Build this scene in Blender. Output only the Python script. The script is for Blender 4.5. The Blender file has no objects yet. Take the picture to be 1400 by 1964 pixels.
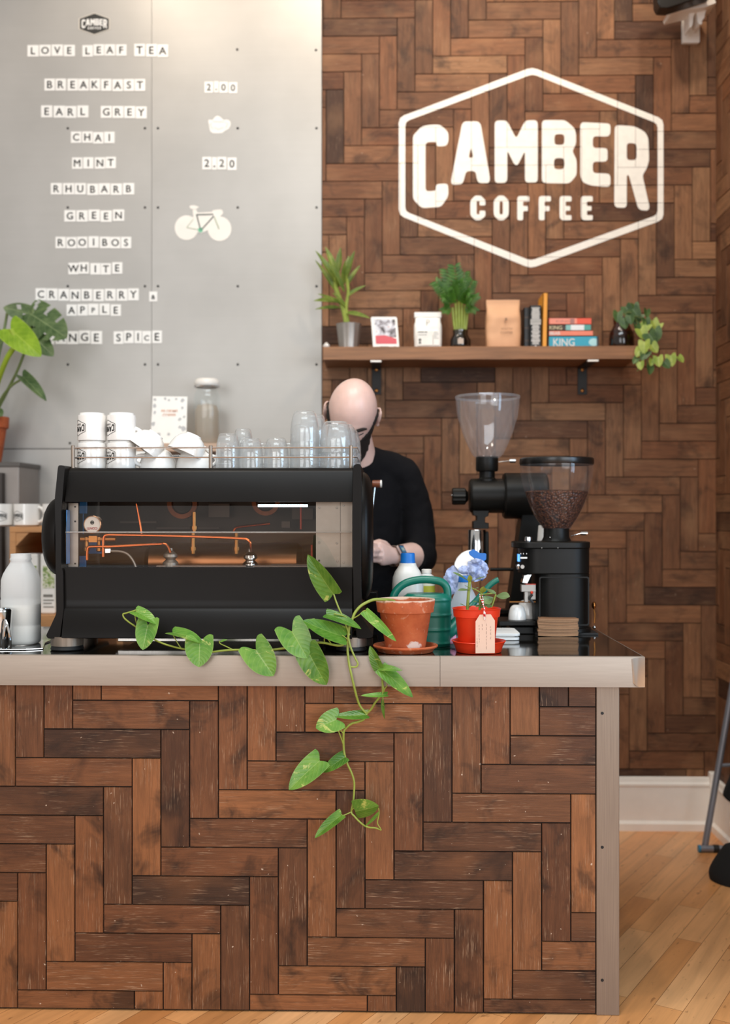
import bpy, bmesh, math, random
from mathutils import Vector, Matrix, Euler, noise
from mathutils.geometry import tessellate_polygon
random.seed(11)
SC = bpy.context.scene
C = SC.collection
R = math.radians

# ------------------------------------------------------------------ camera
F, CX, CY = 2040.0, 700.0, 982.0        # focal length and image centre in pixels of the 1400x1964 frame
CAMZ, YAW = 1.357, R(1.2)
cam_d = bpy.data.cameras.new('camera')
cam_d.sensor_fit = 'HORIZONTAL'; cam_d.sensor_width = 24.0; cam_d.lens = F / 1400 * 24.0
cam_d.dof.use_dof = True; cam_d.dof.focus_distance = 2.88; cam_d.dof.aperture_fstop = 1.9
cam_d.clip_start = 0.05
cam = bpy.data.objects.new('camera', cam_d); C.objects.link(cam)
cam.location = (0, 0, CAMZ); cam.rotation_euler = (R(90), 0, YAW)
SC.camera = cam

# ------------------------------------------------------------------ world, lights, exposure
w = bpy.data.worlds.new('room_light'); SC.world = w; w.use_nodes = True
bg = w.node_tree.nodes['Background']; bg.inputs[0].default_value = (1.0, 0.955, 0.90, 1); bg.inputs[1].default_value = 0.53
SC.view_settings.view_transform = 'Standard'; SC.view_settings.look = 'None'
SC.view_settings.exposure = 0.0; SC.view_settings.gamma = 1.0; SC.view_settings.use_curve_mapping = False
SC.cycles.max_bounces = 10; SC.cycles.transparent_max_bounces = 40; SC.cycles.glossy_bounces = 5
SC.cycles.transmission_bounces = 8; SC.cycles.caustics_reflective = False; SC.cycles.caustics_refractive = False
SC.cycles.sample_clamp_indirect = 4.0

def area(name, loc, target, sx, sy, power, col):
    l = bpy.data.lights.new(name, 'AREA'); l.shape = 'RECTANGLE'; l.size = sx; l.size_y = sy
    l.energy = power; l.color = col
    o = bpy.data.objects.new(name, l); C.objects.link(o); o.location = loc
    o.rotation_euler = (Vector(target) - Vector(loc)).to_track_quat('-Z', 'Y').to_euler(); return o
def spot(name, loc, target, power, col, ang=70, rad=0.06, blend=0.6):
    l = bpy.data.lights.new(name, 'SPOT'); l.energy = power; l.color = col; l.spot_size = R(ang); l.spot_blend = blend
    l.shadow_soft_size = rad
    o = bpy.data.objects.new(name, l); C.objects.link(o); o.location = loc
    o.rotation_euler = (Vector(target) - Vector(loc)).to_track_quat('-Z', 'Y').to_euler(); return o
# daylight from the shop windows behind and to the right of the camera
area('window_daylight', (2.6, -2.6, 2.0), (0.2, 3.2, 1.0), 3.0, 2.6, 128, (0.88, 0.94, 1.0))
area('window_daylight', (-2.2, -3.2, 2.2), (-0.2, 3.2, 1.0), 2.6, 2.6, 90, (0.97, 0.98, 1.0))
# a skylight over the room in front of the counter
area('skylight', (-0.2, 1.5, 3.9), (-0.2, 1.9, 0.0), 2.2, 0.9, 52, (0.84, 0.94, 1.0))
area('side_window_daylight', (2.3, 1.7, 1.7), (0.2, 3.3, 1.2), 0.9, 1.4, 36, (0.50, 0.74, 1.0))
# ceiling spots over the counter and along the back wall
WARM = (1.0, 0.84, 0.66)
for x_, p_ in ((-1.15, 32), (-0.35, 46), (0.45, 60), (1.1, 34)):
    spot('ceiling_spot', (x_, 3.45, 4.15), (x_ + 0.12, 4.55, 2.85), p_, WARM, 80, 0.05)
for x_, y_, p_ in ((-0.9, 2.2, 60), (0.3, 2.3, 60)):
    spot('ceiling_spot', (x_, y_, 4.1), (x_ + 0.2, 3.2, 1.0), p_, (1.0, 0.86, 0.70), 75, 0.06)

# ------------------------------------------------------------------ pixel -> world
RIGHT = Vector((math.cos(YAW), math.sin(YAW), 0)); FWD = Vector((-math.sin(YAW), math.cos(YAW), 0))
def P(px, py, Y):
    """the point of the plane y = Y that stands at photograph pixel (px, py)"""
    d = RIGHT * ((px - CX) / F) + FWD + Vector((0, 0, -(py - CY) / F))
    return Vector((0, 0, CAMZ)) + d * (Y / d.y)
def S(n, Y):
    """n pixels as metres at distance Y"""
    return n * Y / F
def sm(t): t = max(0.0, min(1.0, t)); return t * t * (3 - 2 * t)

# ------------------------------------------------------------------ mesh builder
class MB:
    def __init__(s): s.v = []; s.f = []; s.m = []; s.uv = {}; s.c = {}
    def add(s, vs, fs, mi=0):
        b = len(s.v); s.v += [Vector(p) for p in vs]
        for f in fs: s.f.append(tuple(b + i for i in f)); s.m.append(mi)
        return s
    def box(s, lo, hi, mi=0, mat=None):
        x0, y0, z0 = lo; x1, y1, z1 = hi
        vs = [Vector(p) for p in ((x0,y0,z0),(x1,y0,z0),(x1,y1,z0),(x0,y1,z0),(x0,y0,z1),(x1,y0,z1),(x1,y1,z1),(x0,y1,z1))]
        if mat is not None: vs = [mat @ p for p in vs]
        return s.add(vs, [(0,3,2,1),(4,5,6,7),(0,1,5,4),(1,2,6,5),(2,3,7,6),(3,0,4,7)], mi)
    def pbox(s, x0, x1, y0, y1, Y, depth, mi=0):
        """box whose front face is a pixel rectangle at Y, running back by depth"""
        a = P(x0, y1, Y); b = P(x1, y0, Y)
        return s.box((a.x, Y, a.z), (b.x, Y + depth, b.z), mi)
    def lathe(s, prof, c, n=40, axis='z', mi=0, sq=2.0, sx=1.0, sy=1.0, caps=(False, False), rot=None):
        vs = []
        for r, h in prof:
            for k in range(n):
                a = 2 * math.pi * k / n; ca, sa = math.cos(a), math.sin(a)
                if sq != 2.0:
                    q = (abs(ca) ** sq + abs(sa) ** sq) ** (-1.0 / sq); ca *= q; sa *= q
                p = Vector((r * ca * sx, r * sa * sy, h))
                if axis == 'x': p = Vector((p.z, p.x, p.y))
                elif axis == 'y': p = Vector((p.y, p.z, p.x))
                if rot is not None: p = rot @ p
                vs.append(p + Vector(c))
        fs = []
        for i in range(len(prof) - 1):
            for k in range(n):
                k2 = (k + 1) % n
                fs.append((i*n+k, i*n+k2, (i+1)*n+k2, (i+1)*n+k))
        if caps[0]: fs.append(tuple(reversed(range(n))))
        if caps[1]: fs.append(tuple((len(prof)-1)*n + k for k in range(n)))
        return s.add(vs, fs, mi)
    def plathe(s, prof, cx, Y, n=40, mi=0, **kw):
        """lathe from (radius px, y px) pairs, top to bottom or the reverse, centred on the pixel column cx at Y"""
        c = P(cx, CY, Y)
        pr = [(S(r, Y), P(cx, y, Y).z) for r, y in prof]
        return s.lathe(pr, (c.x, Y, 0), n, mi=mi, **kw)
    def tube(s, pts, r, n=10, mi=0, caps=True, flat=None):
        pts = [Vector(p) for p in pts]; m = len(pts)
        rr = r if isinstance(r, (list, tuple)) else [r] * m
        up = None; rings = []
        for i in range(m):
            t = (pts[min(i+1, m-1)] - pts[max(i-1, 0)])
            t = t.normalized() if t.length > 1e-9 else Vector((0,0,1))
            if up is None:
                up = Vector((0,0,1)) if abs(t.z) < 0.9 else Vector((0,1,0))
            sx = t.cross(up)
            if sx.length < 1e-6: sx = t.cross(Vector((1,0.3,0)))
            sx.normalize(); up = sx.cross(t).normalized()
            rings.append([pts[i] + (sx * math.cos(2*math.pi*k/n) + up * math.sin(2*math.pi*k/n)) * rr[i] for k in range(n)])
        vs = [p for rg in rings for p in rg]; fs = []
        for i in range(m-1):
            for k in range(n):
                k2 = (k+1) % n; fs.append((i*n+k, i*n+k2, (i+1)*n+k2, (i+1)*n+k))
        if caps: fs.append(tuple(reversed(range(n)))); fs.append(tuple((m-1)*n+k for k in range(n)))
        return s.add(vs, fs, mi)
    def loft(s, rings, mi=0, caps=True, closed=True):
        n = len(rings[0]); vs = [p for r in rings for p in r]; fs = []
        for i in range(len(rings)-1):
            for k in range(n if closed else n-1):
                k2 = (k+1) % n; fs.append((i*n+k, i*n+k2, (i+1)*n+k2, (i+1)*n+k))
        if caps: fs.append(tuple(reversed(range(n)))); fs.append(tuple((len(rings)-1)*n+k for k in range(n)))
        return s.add(vs, fs, mi)
    def prism(s, loops, fn, d0, d1, mi=0):
        """polygon with holes (2-D loops, the first the outline) extruded from depth d0 to d1 through fn(a, b, d)"""
        if not isinstance(loops[0][0], (tuple, list, Vector)): loops = [loops]
        flat = [p for l in loops for p in l]
        tri = tessellate_polygon([[Vector((p[0], p[1], 0)) for p in l] for l in loops])
        n = len(flat)
        vs = [fn(p[0], p[1], d0) for p in flat] + [fn(p[0], p[1], d1) for p in flat]
        fs = [tuple(t) for t in tri] + [tuple(n + i for i in reversed(t)) for t in tri]
        b = 0
        for l in loops:
            for i in range(len(l)):
                j = (i+1) % len(l); fs.append((b+i, b+j, n+b+j, n+b+i))
            b += len(l)
        return s.add(vs, fs, mi)
    def ball(s, c, r, nu=24, nv=14, mi=0, sc=(1,1,1), rot=None, fn=None):
        vs = []; 
        for j in range(nv+1):
            th = math.pi * j / nv
            for k in range(nu):
                a = 2*math.pi*k/nu
                p = Vector((math.sin(th)*math.cos(a)*sc[0], math.sin(th)*math.sin(a)*sc[1], math.cos(th)*sc[2])) * r
                if fn: p = fn(p)
                if rot is not None: p = rot @ p
                vs.append(p + Vector(c))
        fs = []
        for j in range(nv):
            for k in range(nu):
                k2 = (k+1) % nu; fs.append((j*nu+k, (j+1)*nu+k, (j+1)*nu+k2, j*nu+k2))
        return s.add(vs, fs, mi)

ORG = {}
def obj(name, mb, mats, parent=None, smooth=35, bevel=0, seg=2, weld=True, sub=0, recalc=True):
    """one mesh object from a builder holding world coordinates"""
    me = bpy.data.meshes.new(name); o = bpy.data.objects.new(name, me); C.objects.link(o)
    org = ORG[parent.name] if parent is not None else None
    if org is None:
        xs = [p.x for p in mb.v]; ys = [p.y for p in mb.v]; zs = [p.z for p in mb.v]
        org = Vector(((min(xs)+max(xs))/2, (min(ys)+max(ys))/2, min(zs))); o.location = org
    else: o.parent = parent
    ORG[o.name] = org
    me.from_pydata([p - org for p in mb.v], [], mb.f)
    for m in (mats if isinstance(mats, (list, tuple)) else [mats]): me.materials.append(m)
    me.polygons.foreach_set('material_index', mb.m)
    if weld or recalc:
        bm = bmesh.new(); bm.from_mesh(me)
        if weld: bmesh.ops.remove_doubles(bm, verts=bm.verts, dist=1e-6)
        if recalc: bmesh.ops.recalc_face_normals(bm, faces=bm.faces)
        bm.to_mesh(me); bm.free()
    if smooth:
        me.polygons.foreach_set('use_smooth', [True]*len(me.polygons)); me.set_sharp_from_angle(angle=R(smooth))
    if bevel:
        b = o.modifiers.new('bevel', 'BEVEL'); b.width = bevel; b.segments = seg; b.limit_method = 'ANGLE'; b.angle_limit = R(40)
    if sub:
        b = o.modifiers.new('sub', 'SUBSURF'); b.levels = sub; b.render_levels = sub
    return o
def tag(o, label, cat, group=None):
    o['label'] = label; o['category'] = cat
    if group: o['group'] = group
    return o
def thing(name, label, cat, loc, group=None):
    o = bpy.data.objects.new(name, None); C.objects.link(o); o.location = loc; o.empty_display_size = 0.05
    ORG[o.name] = Vector(loc); return tag(o, label, cat, group)
def struct(o): o['kind'] = 'structure'; return o
def dup(root, loc, label, rotz=None, group=None):
    r = root.copy(); C.objects.link(r); r.location = loc; r['label'] = label
    if rotz is not None: r.rotation_euler = (root.rotation_euler.x, root.rotation_euler.y, rotz)
    if group: r['group'] = group
    for ch in list(root.children):
        c = ch.copy(); C.objects.link(c); c.parent = r
        for g in list(ch.children):
            d = g.copy(); C.objects.link(d); d.parent = c
    return r
def smooth_path(pts, per=6):
    pts = [Vector(p) for p in pts]; out = []
    for i in range(len(pts)-1):
        p0 = pts[max(i-1,0)]; p1 = pts[i]; p2 = pts[i+1]; p3 = pts[min(i+2,len(pts)-1)]
        for k in range(per):
            t = k/per
            out.append(0.5*((2*p1)+(p2-p0)*t+(2*p0-5*p1+4*p2-p3)*t*t+(3*p1-p0-3*p2+p3)*t**3))
    out.append(pts[-1]); return out
def ppath(l, Y=None, per=6): return smooth_path([P(q[0], q[1], q[2] if len(q) > 2 else Y) for q in l], per)
def rnd_rect(x0, y0, x1, y1, r, n=5):
    o = []
    for cx, cy, a in ((x1-r,y0+r,-90),(x1-r,y1-r,0),(x0+r,y1-r,90),(x0+r,y0+r,180)):
        for k in range(n+1):
            t = R(a + 90*k/n); o.append((cx+r*math.cos(t), cy+r*math.sin(t)))
    return o
def circle(cx, cy, r, n=24): return [(cx+r*math.cos(2*math.pi*k/n), cy+r*math.sin(2*math.pi*k/n)) for k in range(n)]
def round_poly(l, cut=0.22, most=9):
    o = []; n = len(l)
    for i in range(n):
        a, b, c = Vector(l[i-1]), Vector(l[i]), Vector(l[(i+1)%n])
        da = min(most, (a-b).length*cut); dc = min(most, (c-b).length*cut)
        p = b+(a-b).normalized()*da; q = b+(c-b).normalized()*dc
        o += [tuple(p), tuple(p*0.25+b*0.5+q*0.25), tuple(q)]
    return o
def pix(Y):
    """fn for prism: pixel coordinates on the plane Y, depth towards the back"""
    return lambda a, b, d: P(a, b, Y) + Vector((0, d, 0))
_tx = {}
def text2d(s, bold=0.0):
    """(verts, faces, width, height) of a string, centred"""
    if (s, bold) in _tx: return _tx[(s, bold)]
    cu = bpy.data.curves.new('t', 'FONT'); cu.body = s; cu.align_x = 'CENTER'; cu.align_y = 'CENTER'; cu.size = 1; cu.offset = bold
    cu.resolution_u = 4
    o = bpy.data.objects.new('t', cu); C.objects.link(o)
    dg = bpy.context.evaluated_depsgraph_get(); dg.update()
    me = o.evaluated_get(dg).to_mesh()
    vs = [(v.co.x, v.co.y) for v in me.vertices]; fs = [tuple(p.vertices) for p in me.polygons]
    bpy.data.objects.remove(o); bpy.data.curves.remove(cu)
    xs = [p[0] for p in vs]; ys = [p[1] for p in vs]
    mx, my = (min(xs)+max(xs))/2, (min(ys)+max(ys))/2
    vs = [(x-mx, y-my) for x, y in vs]
    _tx[(s, bold)] = (vs, fs, max(xs)-min(xs), max(ys)-min(ys)); return _tx[(s, bold)]
def text_into(mb, s, c, h, mi=0, w=None, xdir=Vector((1,0,0)), ydir=Vector((0,0,1)), bold=0.0, fn=None):
    """flat lettering h metres high (w wide when given) centred on c"""
    vs, fs, tw, th = text2d(s, bold); k = h/th; kx = (w/tw) if w else k
    if fn: mb.add([fn(x*kx, y*k) for x, y in vs], fs, mi)
    else: mb.add([Vector(c) + xdir*(x*kx) + ydir*(y*k) for x, y in vs], fs, mi)
# ------------------------------------------------------------------ materials (all procedural)
def lin(h):
    h = h.lstrip('#'); c = [int(h[i:i+2], 16)/255 for i in (0, 2, 4)]
    return tuple(x/12.92 if x <= 0.04045 else ((x+0.055)/1.055)**2.4 for x in c) + (1,)
class NT:
    def __init__(s, name):
        s.m = bpy.data.materials.new(name); s.m.use_nodes = True; s.t = s.m.node_tree; s.n = s.t.nodes
        s.b = s.n['Principled BSDF']; s.out = s.n['Material Output']
    def new(s, t, **kw):
        n = s.n.new(t)
        for k, v in kw.items():
            if k in n.inputs: n.inputs[k].default_value = v
            else: setattr(n, k, v)
        return n
    def link(s, a, b): s.t.links.new(a, b)
    def noise(s, vec, scale, detail=3, rough=0.55, dist=0.0):
        n = s.new('ShaderNodeTexNoise'); n.inputs['Scale'].default_value = scale; n.inputs['Detail'].default_value = detail
        n.inputs['Roughness'].default_value = rough; n.inputs['Distortion'].default_value = dist
        if vec is not None: s.link(vec, n.inputs['Vector'])
        return n.outputs['Fac']
    def ramp(s, fac, stops, mode='LINEAR'):
        n = s.new('ShaderNodeValToRGB'); cr = n.color_ramp; cr.interpolation = mode
        while len(cr.elements) < len(stops): cr.elements.new(0.5)
        for e, (p, c) in zip(cr.elements, stops):
            e.position = p; e.color = c if isinstance(c, tuple) else (lin(c) if isinstance(c, str) else (c, c, c, 1))
        s.link(fac, n.inputs['Fac']); return n.outputs['Color']
    def mix(s, fac, a, b, mode='MIX'):
        n = s.new('ShaderNodeMix', data_type='RGBA', blend_type=mode)
        for sock, v in ((n.inputs['Factor'], fac), (n.inputs['A'], a), (n.inputs['B'], b)):
            pass
        fi = n.inputs[0]; ai = n.inputs[6]; bi = n.inputs[7]
        for sock, v in ((fi, fac), (ai, a), (bi, b)):
            if isinstance(v, (int, float)): sock.default_value = v if sock is fi else (v, v, v, 1)
            elif isinstance(v, tuple): sock.default_value = v
            elif isinstance(v, str): sock.default_value = lin(v)
            else: s.link(v, sock)
        return n.outputs[2]
    def math(s, op, a, b=0.0):
        n = s.new('ShaderNodeMath', operation=op)
        for i, v in enumerate((a, b)):
            if isinstance(v, (int, float)): n.inputs[i].default_value = v
            else: s.link(v, n.inputs[i])
        return n.outputs[0]
    def mapping(s, vec, scale=(1,1,1), rot=(0,0,0), loc=(0,0,0)):
        n = s.new('ShaderNodeMapping'); n.inputs['Scale'].default_value = scale; n.inputs['Rotation'].default_value = rot
        n.inputs['Location'].default_value = loc; s.link(vec, n.inputs['Vector']); return n.outputs[0]
    def obj(s): return s.new('ShaderNodeTexCoord').outputs['Object']
    def bump(s, h, strength, dist=0.002):
        n = s.new('ShaderNodeBump'); n.inputs['Strength'].default_value = strength; n.inputs['Distance'].default_value = dist
        s.link(h, n.inputs['Height']); s.link(n.outputs[0], s.b.inputs['Normal'])
def mat(name, col, rough=0.5, metal=0.0, var=0.06, scale=12.0, bump=0.0, bscale=120.0, spec=0.5, coat=0.0, emit=None, aniso=None, sss=0.0, trans=0.0, sheen=0.0):
    """one colour with a little noise in tone and, when asked, relief"""
    t = NT(name); b = t.b; oc = t.obj(); c = lin(col)
    v = oc if aniso is None else t.mapping(oc, aniso)
    n = t.noise(v, scale, 4)
    lo = tuple(x*(1-var) for x in c[:3]) + (1,); hi = tuple(min(1, x*(1+var)) for x in c[:3]) + (1,)
    t.link(t.ramp(n, [(0.3, lo), (0.7, hi)]), b.inputs['Base Color'])
    b.inputs['Roughness'].default_value = rough; b.inputs['Metallic'].default_value = metal
    b.inputs['Specular IOR Level'].default_value = spec; b.inputs['Coat Weight'].default_value = coat; b.inputs['Coat Roughness'].default_value = 0.08
    if sss: b.inputs['Subsurface Weight'].default_value = sss; b.inputs['Subsurface Radius'].default_value = (0.012, 0.006, 0.004); b.inputs['Subsurface Scale'].default_value = 1.0
    if sheen: b.inputs['Sheen Weight'].default_value = sheen
    if bump: t.bump(t.noise(v, bscale, 4), bump)
    if emit: b.inputs['Emission Color'].default_value = lin(emit[0]); b.inputs['Emission Strength'].default_value = emit[1]
    if trans:
        tr = t.new('ShaderNodeBsdfTranslucent'); tr.inputs[0].default_value = c
        mx = t.new('ShaderNodeMixShader'); mx.inputs[0].default_value = trans
        t.link(b.outputs[0], mx.inputs[1]); t.link(tr.outputs[0], mx.inputs[2]); t.link(mx.outputs[0], t.out.inputs[0])
    return t.m
def glass_mat(name, tint='#f4f8f8', edge=0.75, blend=0.35, rough=0.02, haze=0.0, hazecol='#ffffff', base=0.05):
    """thin clear sheet: see-through head on, mirror-like towards grazing, with an optional milky share"""
    t = NT(name); t.n.remove(t.b)
    tr = t.new('ShaderNodeBsdfTransparent'); tr.inputs[0].default_value = lin(tint)
    gl = t.new('ShaderNodeBsdfGlossy'); gl.inputs['Roughness'].default_value = rough; gl.inputs['Color'].default_value = (1,1,1,1)
    lw = t.new('ShaderNodeLayerWeight'); lw.inputs['Blend'].default_value = blend
    f = t.ramp(lw.outputs['Facing'], [(0.0, base), (0.6, base + 0.12*edge), (1.0, edge)])
    m = t.new('ShaderNodeMixShader'); t.link(f, m.inputs[0]); t.link(tr.outputs[0], m.inputs[1]); t.link(gl.outputs[0], m.inputs[2])
    o = m.outputs[0]
    if haze:
        d = t.new('ShaderNodeBsdfDiffuse'); d.inputs[0].default_value = lin(hazecol)
        tl = t.new('ShaderNodeBsdfTranslucent'); tl.inputs[0].default_value = lin(hazecol)
        m0 = t.new('ShaderNodeMixShader'); m0.inputs[0].default_value = 0.5; t.link(d.outputs[0], m0.inputs[1]); t.link(tl.outputs[0], m0.inputs[2])
        m2 = t.new('ShaderNodeMixShader'); m2.inputs[0].default_value = haze
        t.link(o, m2.inputs[1]); t.link(m0.outputs[0], m2.inputs[2]); o = m2.outputs[0]
    t.link(o, t.out.inputs[0]); return t.m
def block_wood(name, dark, mid, light, scratch=0.5, gloss=0.5, stain=0.6):
    """old parquet blocks: tone per block from the colour attribute, grain along the block's u"""
    t = NT(name); b = t.b
    uv = t.new('ShaderNodeUVMap', uv_map='UVMap').outputs[0]
    at = t.new('ShaderNodeVertexColor', layer_name='block'); sp = t.new('ShaderNodeSeparateColor'); t.link(at.outputs[0], sp.inputs[0])
    base = t.ramp(sp.outputs[0], [(0.0, dark), (0.45, mid), (1.0, light)])
    red = t.mix(t.math('MULTIPLY', sp.outputs[1], 0.34), base, '#87502e', 'MIX')
    g1 = t.noise(t.mapping(uv, (5, 60, 1)), 1.0, 5, 0.6, 0.3); g2 = t.noise(t.mapping(uv, (16, 420, 1)), 1.0, 4, 0.7)
    c = t.mix(1.0, red, t.ramp(g1, [(0.25, 0.60), (0.55, 1.0), (0.8, 1.22)]), 'MULTIPLY')
    c = t.mix(1.0, c, t.ramp(g2, [(0.3, 0.72), (0.6, 1.08)]), 'MULTIPLY')
    blot = t.noise(t.mapping(uv, (7, 9, 1)), 1.0, 4, 0.6, 0.6)
    c = t.mix(t.math('MULTIPLY', t.ramp(blot, [(0.52, 0.0), (0.68, 1.0)]), stain), c, '#24150d')
    pale = t.noise(t.mapping(uv, (4, 6, 1), loc=(9, 4, 0)), 1.0, 3, 0.5)
    c = t.mix(t.math('MULTIPLY', t.ramp(pale, [(0.52, 0.0), (0.75, 1.0)]), 0.35), c, light)
    s1 = t.noise(t.mapping(uv, (11, 300, 1), rot=(0, 0, 0.06)), 1.0, 3, 0.75, 0.15)
    s2 = t.noise(t.mapping(uv, (10, 9, 1), loc=(3, 7, 0)), 1.0, 2)
    sc = t.math('MULTIPLY', t.ramp(s1, [(0.57, 0.0), (0.68, 1.0)]), t.ramp(s2, [(0.42, 0.0), (0.62, 1.0)]))
    c = t.mix(t.math('MULTIPLY', sc, scratch), c, '#b9987a')
    sd = t.noise(t.mapping(uv, (70, 80, 1)), 1.0, 2, 0.4)
    c = t.mix(t.math('MULTIPLY', t.ramp(sd, [(0.755, 0.0), (0.78, 1.0)]), scratch), c, '#d2bba4')
    t.link(c, b.inputs['Base Color'])
    t.link(t.ramp(g2, [(0.2, gloss+0.15), (0.8, gloss-0.06)]), b.inputs['Roughness']); b.inputs['Specular IOR Level'].default_value = 0.35
    t.bump(t.math('ADD', g2, t.math('MULTIPLY', g1, 0.6)), 0.35, 0.0012); return t.m
def floor_wood(name):
    t = NT(name); b = t.b; oc = t.obj()
    v = t.mapping(oc, rot=(0, 0, R(-59)))
    br = t.new('ShaderNodeTexBrick', offset=0.37, offset_frequency=2, squash=1.0)
    for k, x in (('Scale', 1.0), ('Mortar Size', 0.0009), ('Mortar Smooth', 0.3), ('Bias', 0.0), ('Brick Width', 0.78), ('Row Height', 0.078)): br.inputs[k].default_value = x
    br.inputs['Color1'].default_value = (0,0,0,1); br.inputs['Color2'].default_value = (1,1,1,1); br.inputs['Mortar'].default_value = (0.5,0.5,0.5,1)
    t.link(v, br.inputs['Vector'])
    base = t.ramp(br.outputs['Color'], [(0.0, '#c07f49'), (0.5, '#d8975d'), (1.0, '#e5ad77')])
    g = t.noise(t.mapping(v, (2.2, 26, 1)), 1.0, 5, 0.6, 0.6); big = t.noise(t.mapping(v, (2, 5, 1)), 1.0, 3)
    c = t.mix(1.0, base, t.ramp(g, [(0.3, 0.82), (0.7, 1.12)]), 'MULTIPLY')
    c = t.mix(1.0, c, t.ramp(big, [(0.3, 0.86), (0.7, 1.08)]), 'MULTIPLY')
    fl = t.noise(t.mapping(v, (18, 60, 1)), 1.0, 2, 0.5, 0.5)
    c = t.mix(t.math('MULTIPLY', t.ramp(fl, [(0.66, 0.0), (0.74, 1.0)]), 0.5), c, '#5b3317')
    c = t.mix(t.math('MULTIPLY', br.outputs['Fac'], 0.75), c, '#4a2a14')
    t.link(c, b.inputs['Base Color']); b.inputs['Roughness'].default_value = 0.33; t.bump(g, 0.06); return t.m
def leaf_mat(name, a, b_, vein, patch=None, rough=0.38, amount=0.5, trans=0.28):
    t = NT(name); b = t.b
    uv = t.new('ShaderNodeUVMap', uv_map='UVMap').outputs[0]; oc = t.obj()
    se = t.new('ShaderNodeSeparateXYZ'); t.link(uv, se.inputs[0])
    n = t.noise(oc, 26, 3); c = t.mix(t.ramp(n, [(0.35, 0.0), (0.65, 1.0)]), a, b_)
    av = t.math('ABSOLUTE', se.outputs[1])
    # side veins running forward from the midrib
    ph = t.math('SUBTRACT', t.math('MULTIPLY', se.outputs[0], 46.0), t.math('MULTIPLY', av, 16.0)); si = t.math('SINE', ph)
    c = t.mix(t.math('MULTIPLY', t.ramp(si, [(0.86, 0.0), (1.0, 1.0)]), 0.22), c, vein)
    c = t.mix(t.ramp(av, [(0.0, 0.75), (0.045, 0.0)]), c, vein)
    if patch:
        pn = t.noise(t.mapping(oc, (14, 14, 26)), 1.0, 4, 0.7, 1.2)
        c = t.mix(t.math('MULTIPLY', t.ramp(pn, [(0.60, 0.0), (0.66, 1.0)]), amount), c, patch)
    c = t.mix(t.math('MULTIPLY', t.ramp(av, [(0.94, 0.0), (1.0, 1.0)]), 0.5), c, vein)
    t.link(c, b.inputs['Base Color']); b.inputs['Roughness'].default_value = rough; b.inputs['Specular IOR Level'].default_value = 0.55
    t.bump(t.math('ADD', si, t.noise(oc, 180, 3)), 0.12, 0.001)
    tr = t.new('ShaderNodeBsdfTranslucent'); t.link(c, tr.inputs[0])
    mx = t.new('ShaderNodeMixShader'); mx.inputs[0].default_value = trans
    t.link(b.outputs[0], mx.inputs[1]); t.link(tr.outputs[0], mx.inputs[2]); t.link(mx.outputs[0], t.out.inputs[0]); return t.m
def terracotta(name, zrim, zpatch=None, xpatch=0.0):
    """baked clay with pale lime around the rim and on one patch near the foot (heights are the object's own)"""
    t = NT(name); b = t.b; oc = t.obj(); se = t.new('ShaderNodeSeparateXYZ'); t.link(oc, se.inputs[0])
    n = t.noise(oc, 22, 5, 0.6); c = t.ramp(n, [(0.25, '#99461f'), (0.5, '#b3572d'), (0.8, '#c0693c')])
    l = t.noise(oc, 60, 4, 0.6)
    if zrim is not None:
        h = t.math('ADD', t.math('SUBTRACT', se.outputs[2], zrim), t.math('MULTIPLY', t.math('SUBTRACT', n, 0.5), 0.022))
        c = t.mix(t.math('MULTIPLY', t.ramp(t.math('MULTIPLY', h, 100.0), [(0.0, 0.0), (0.35, 0.85)]), 0.85), c, '#e0cdb8')
    if zpatch is not None:
        dz = t.math('MULTIPLY', t.math('SUBTRACT', se.outputs[2], zpatch), 70.0); dx = t.math('MULTIPLY', t.math('SUBTRACT', se.outputs[0], xpatch), 42.0)
        d = t.math('ADD', t.math('ADD', t.math('MULTIPLY', dz, dz), t.math('MULTIPLY', dx, dx)), t.math('MULTIPLY', t.math('SUBTRACT', l, 0.5), 2.2))
        fr = t.math('LESS_THAN', se.outputs[1], 0.0)
        c = t.mix(t.math('MULTIPLY', fr, t.ramp(d, [(0.55, 0.8), (0.9, 0.0)])), c, '#ddd0c2')
    sp = t.noise(oc, 40, 3, 0.5, 1.5); c = t.mix(t.math('MULTIPLY', t.ramp(sp, [(0.62, 0.0), (0.7, 1.0)]), 0.35), c, '#d9b094')
    t.link(c, b.inputs['Base Color']); b.inputs['Roughness'].default_value = 0.75; t.bump(l, 0.1); return t.m
def brushed(name, col, rough=0.35, stretch=(2, 2, 160), metal=1.0, var=0.12):
    return mat(name, col, rough, metal, var, 3.0, 0.04, 8.0, aniso=stretch)
def panel_metal(name):
    t = NT(name); b = t.b; oc = t.obj()
    n = t.noise(t.mapping(oc, (2, 1, 90)), 1.0, 4); m = t.noise(oc, 2.2, 4)
    c = t.mix(1.0, t.ramp(m, [(0.3, '#a9a6a1'), (0.7, '#b6b3ae')]), t.ramp(n, [(0.3, 0.985), (0.7, 1.012)]), 'MULTIPLY')
    t.link(c, b.inputs['Base Color']); b.inputs['Metallic'].default_value = 0.2; b.inputs['Roughness'].default_value = 0.40; return t.m
def checker(name, stops, scale, rough=0.6, dist=0.0, squash=(1,1,1)):
    """blotches of several colours (a printed picture too small to read)"""
    t = NT(name); n = t.noise(t.mapping(t.obj(), squash), scale, 3, 0.6, dist)
    t.link(t.ramp(n, stops, 'CONSTANT'), t.b.inputs['Base Color']); t.b.inputs['Roughness'].default_value = rough; return t.m

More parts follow.
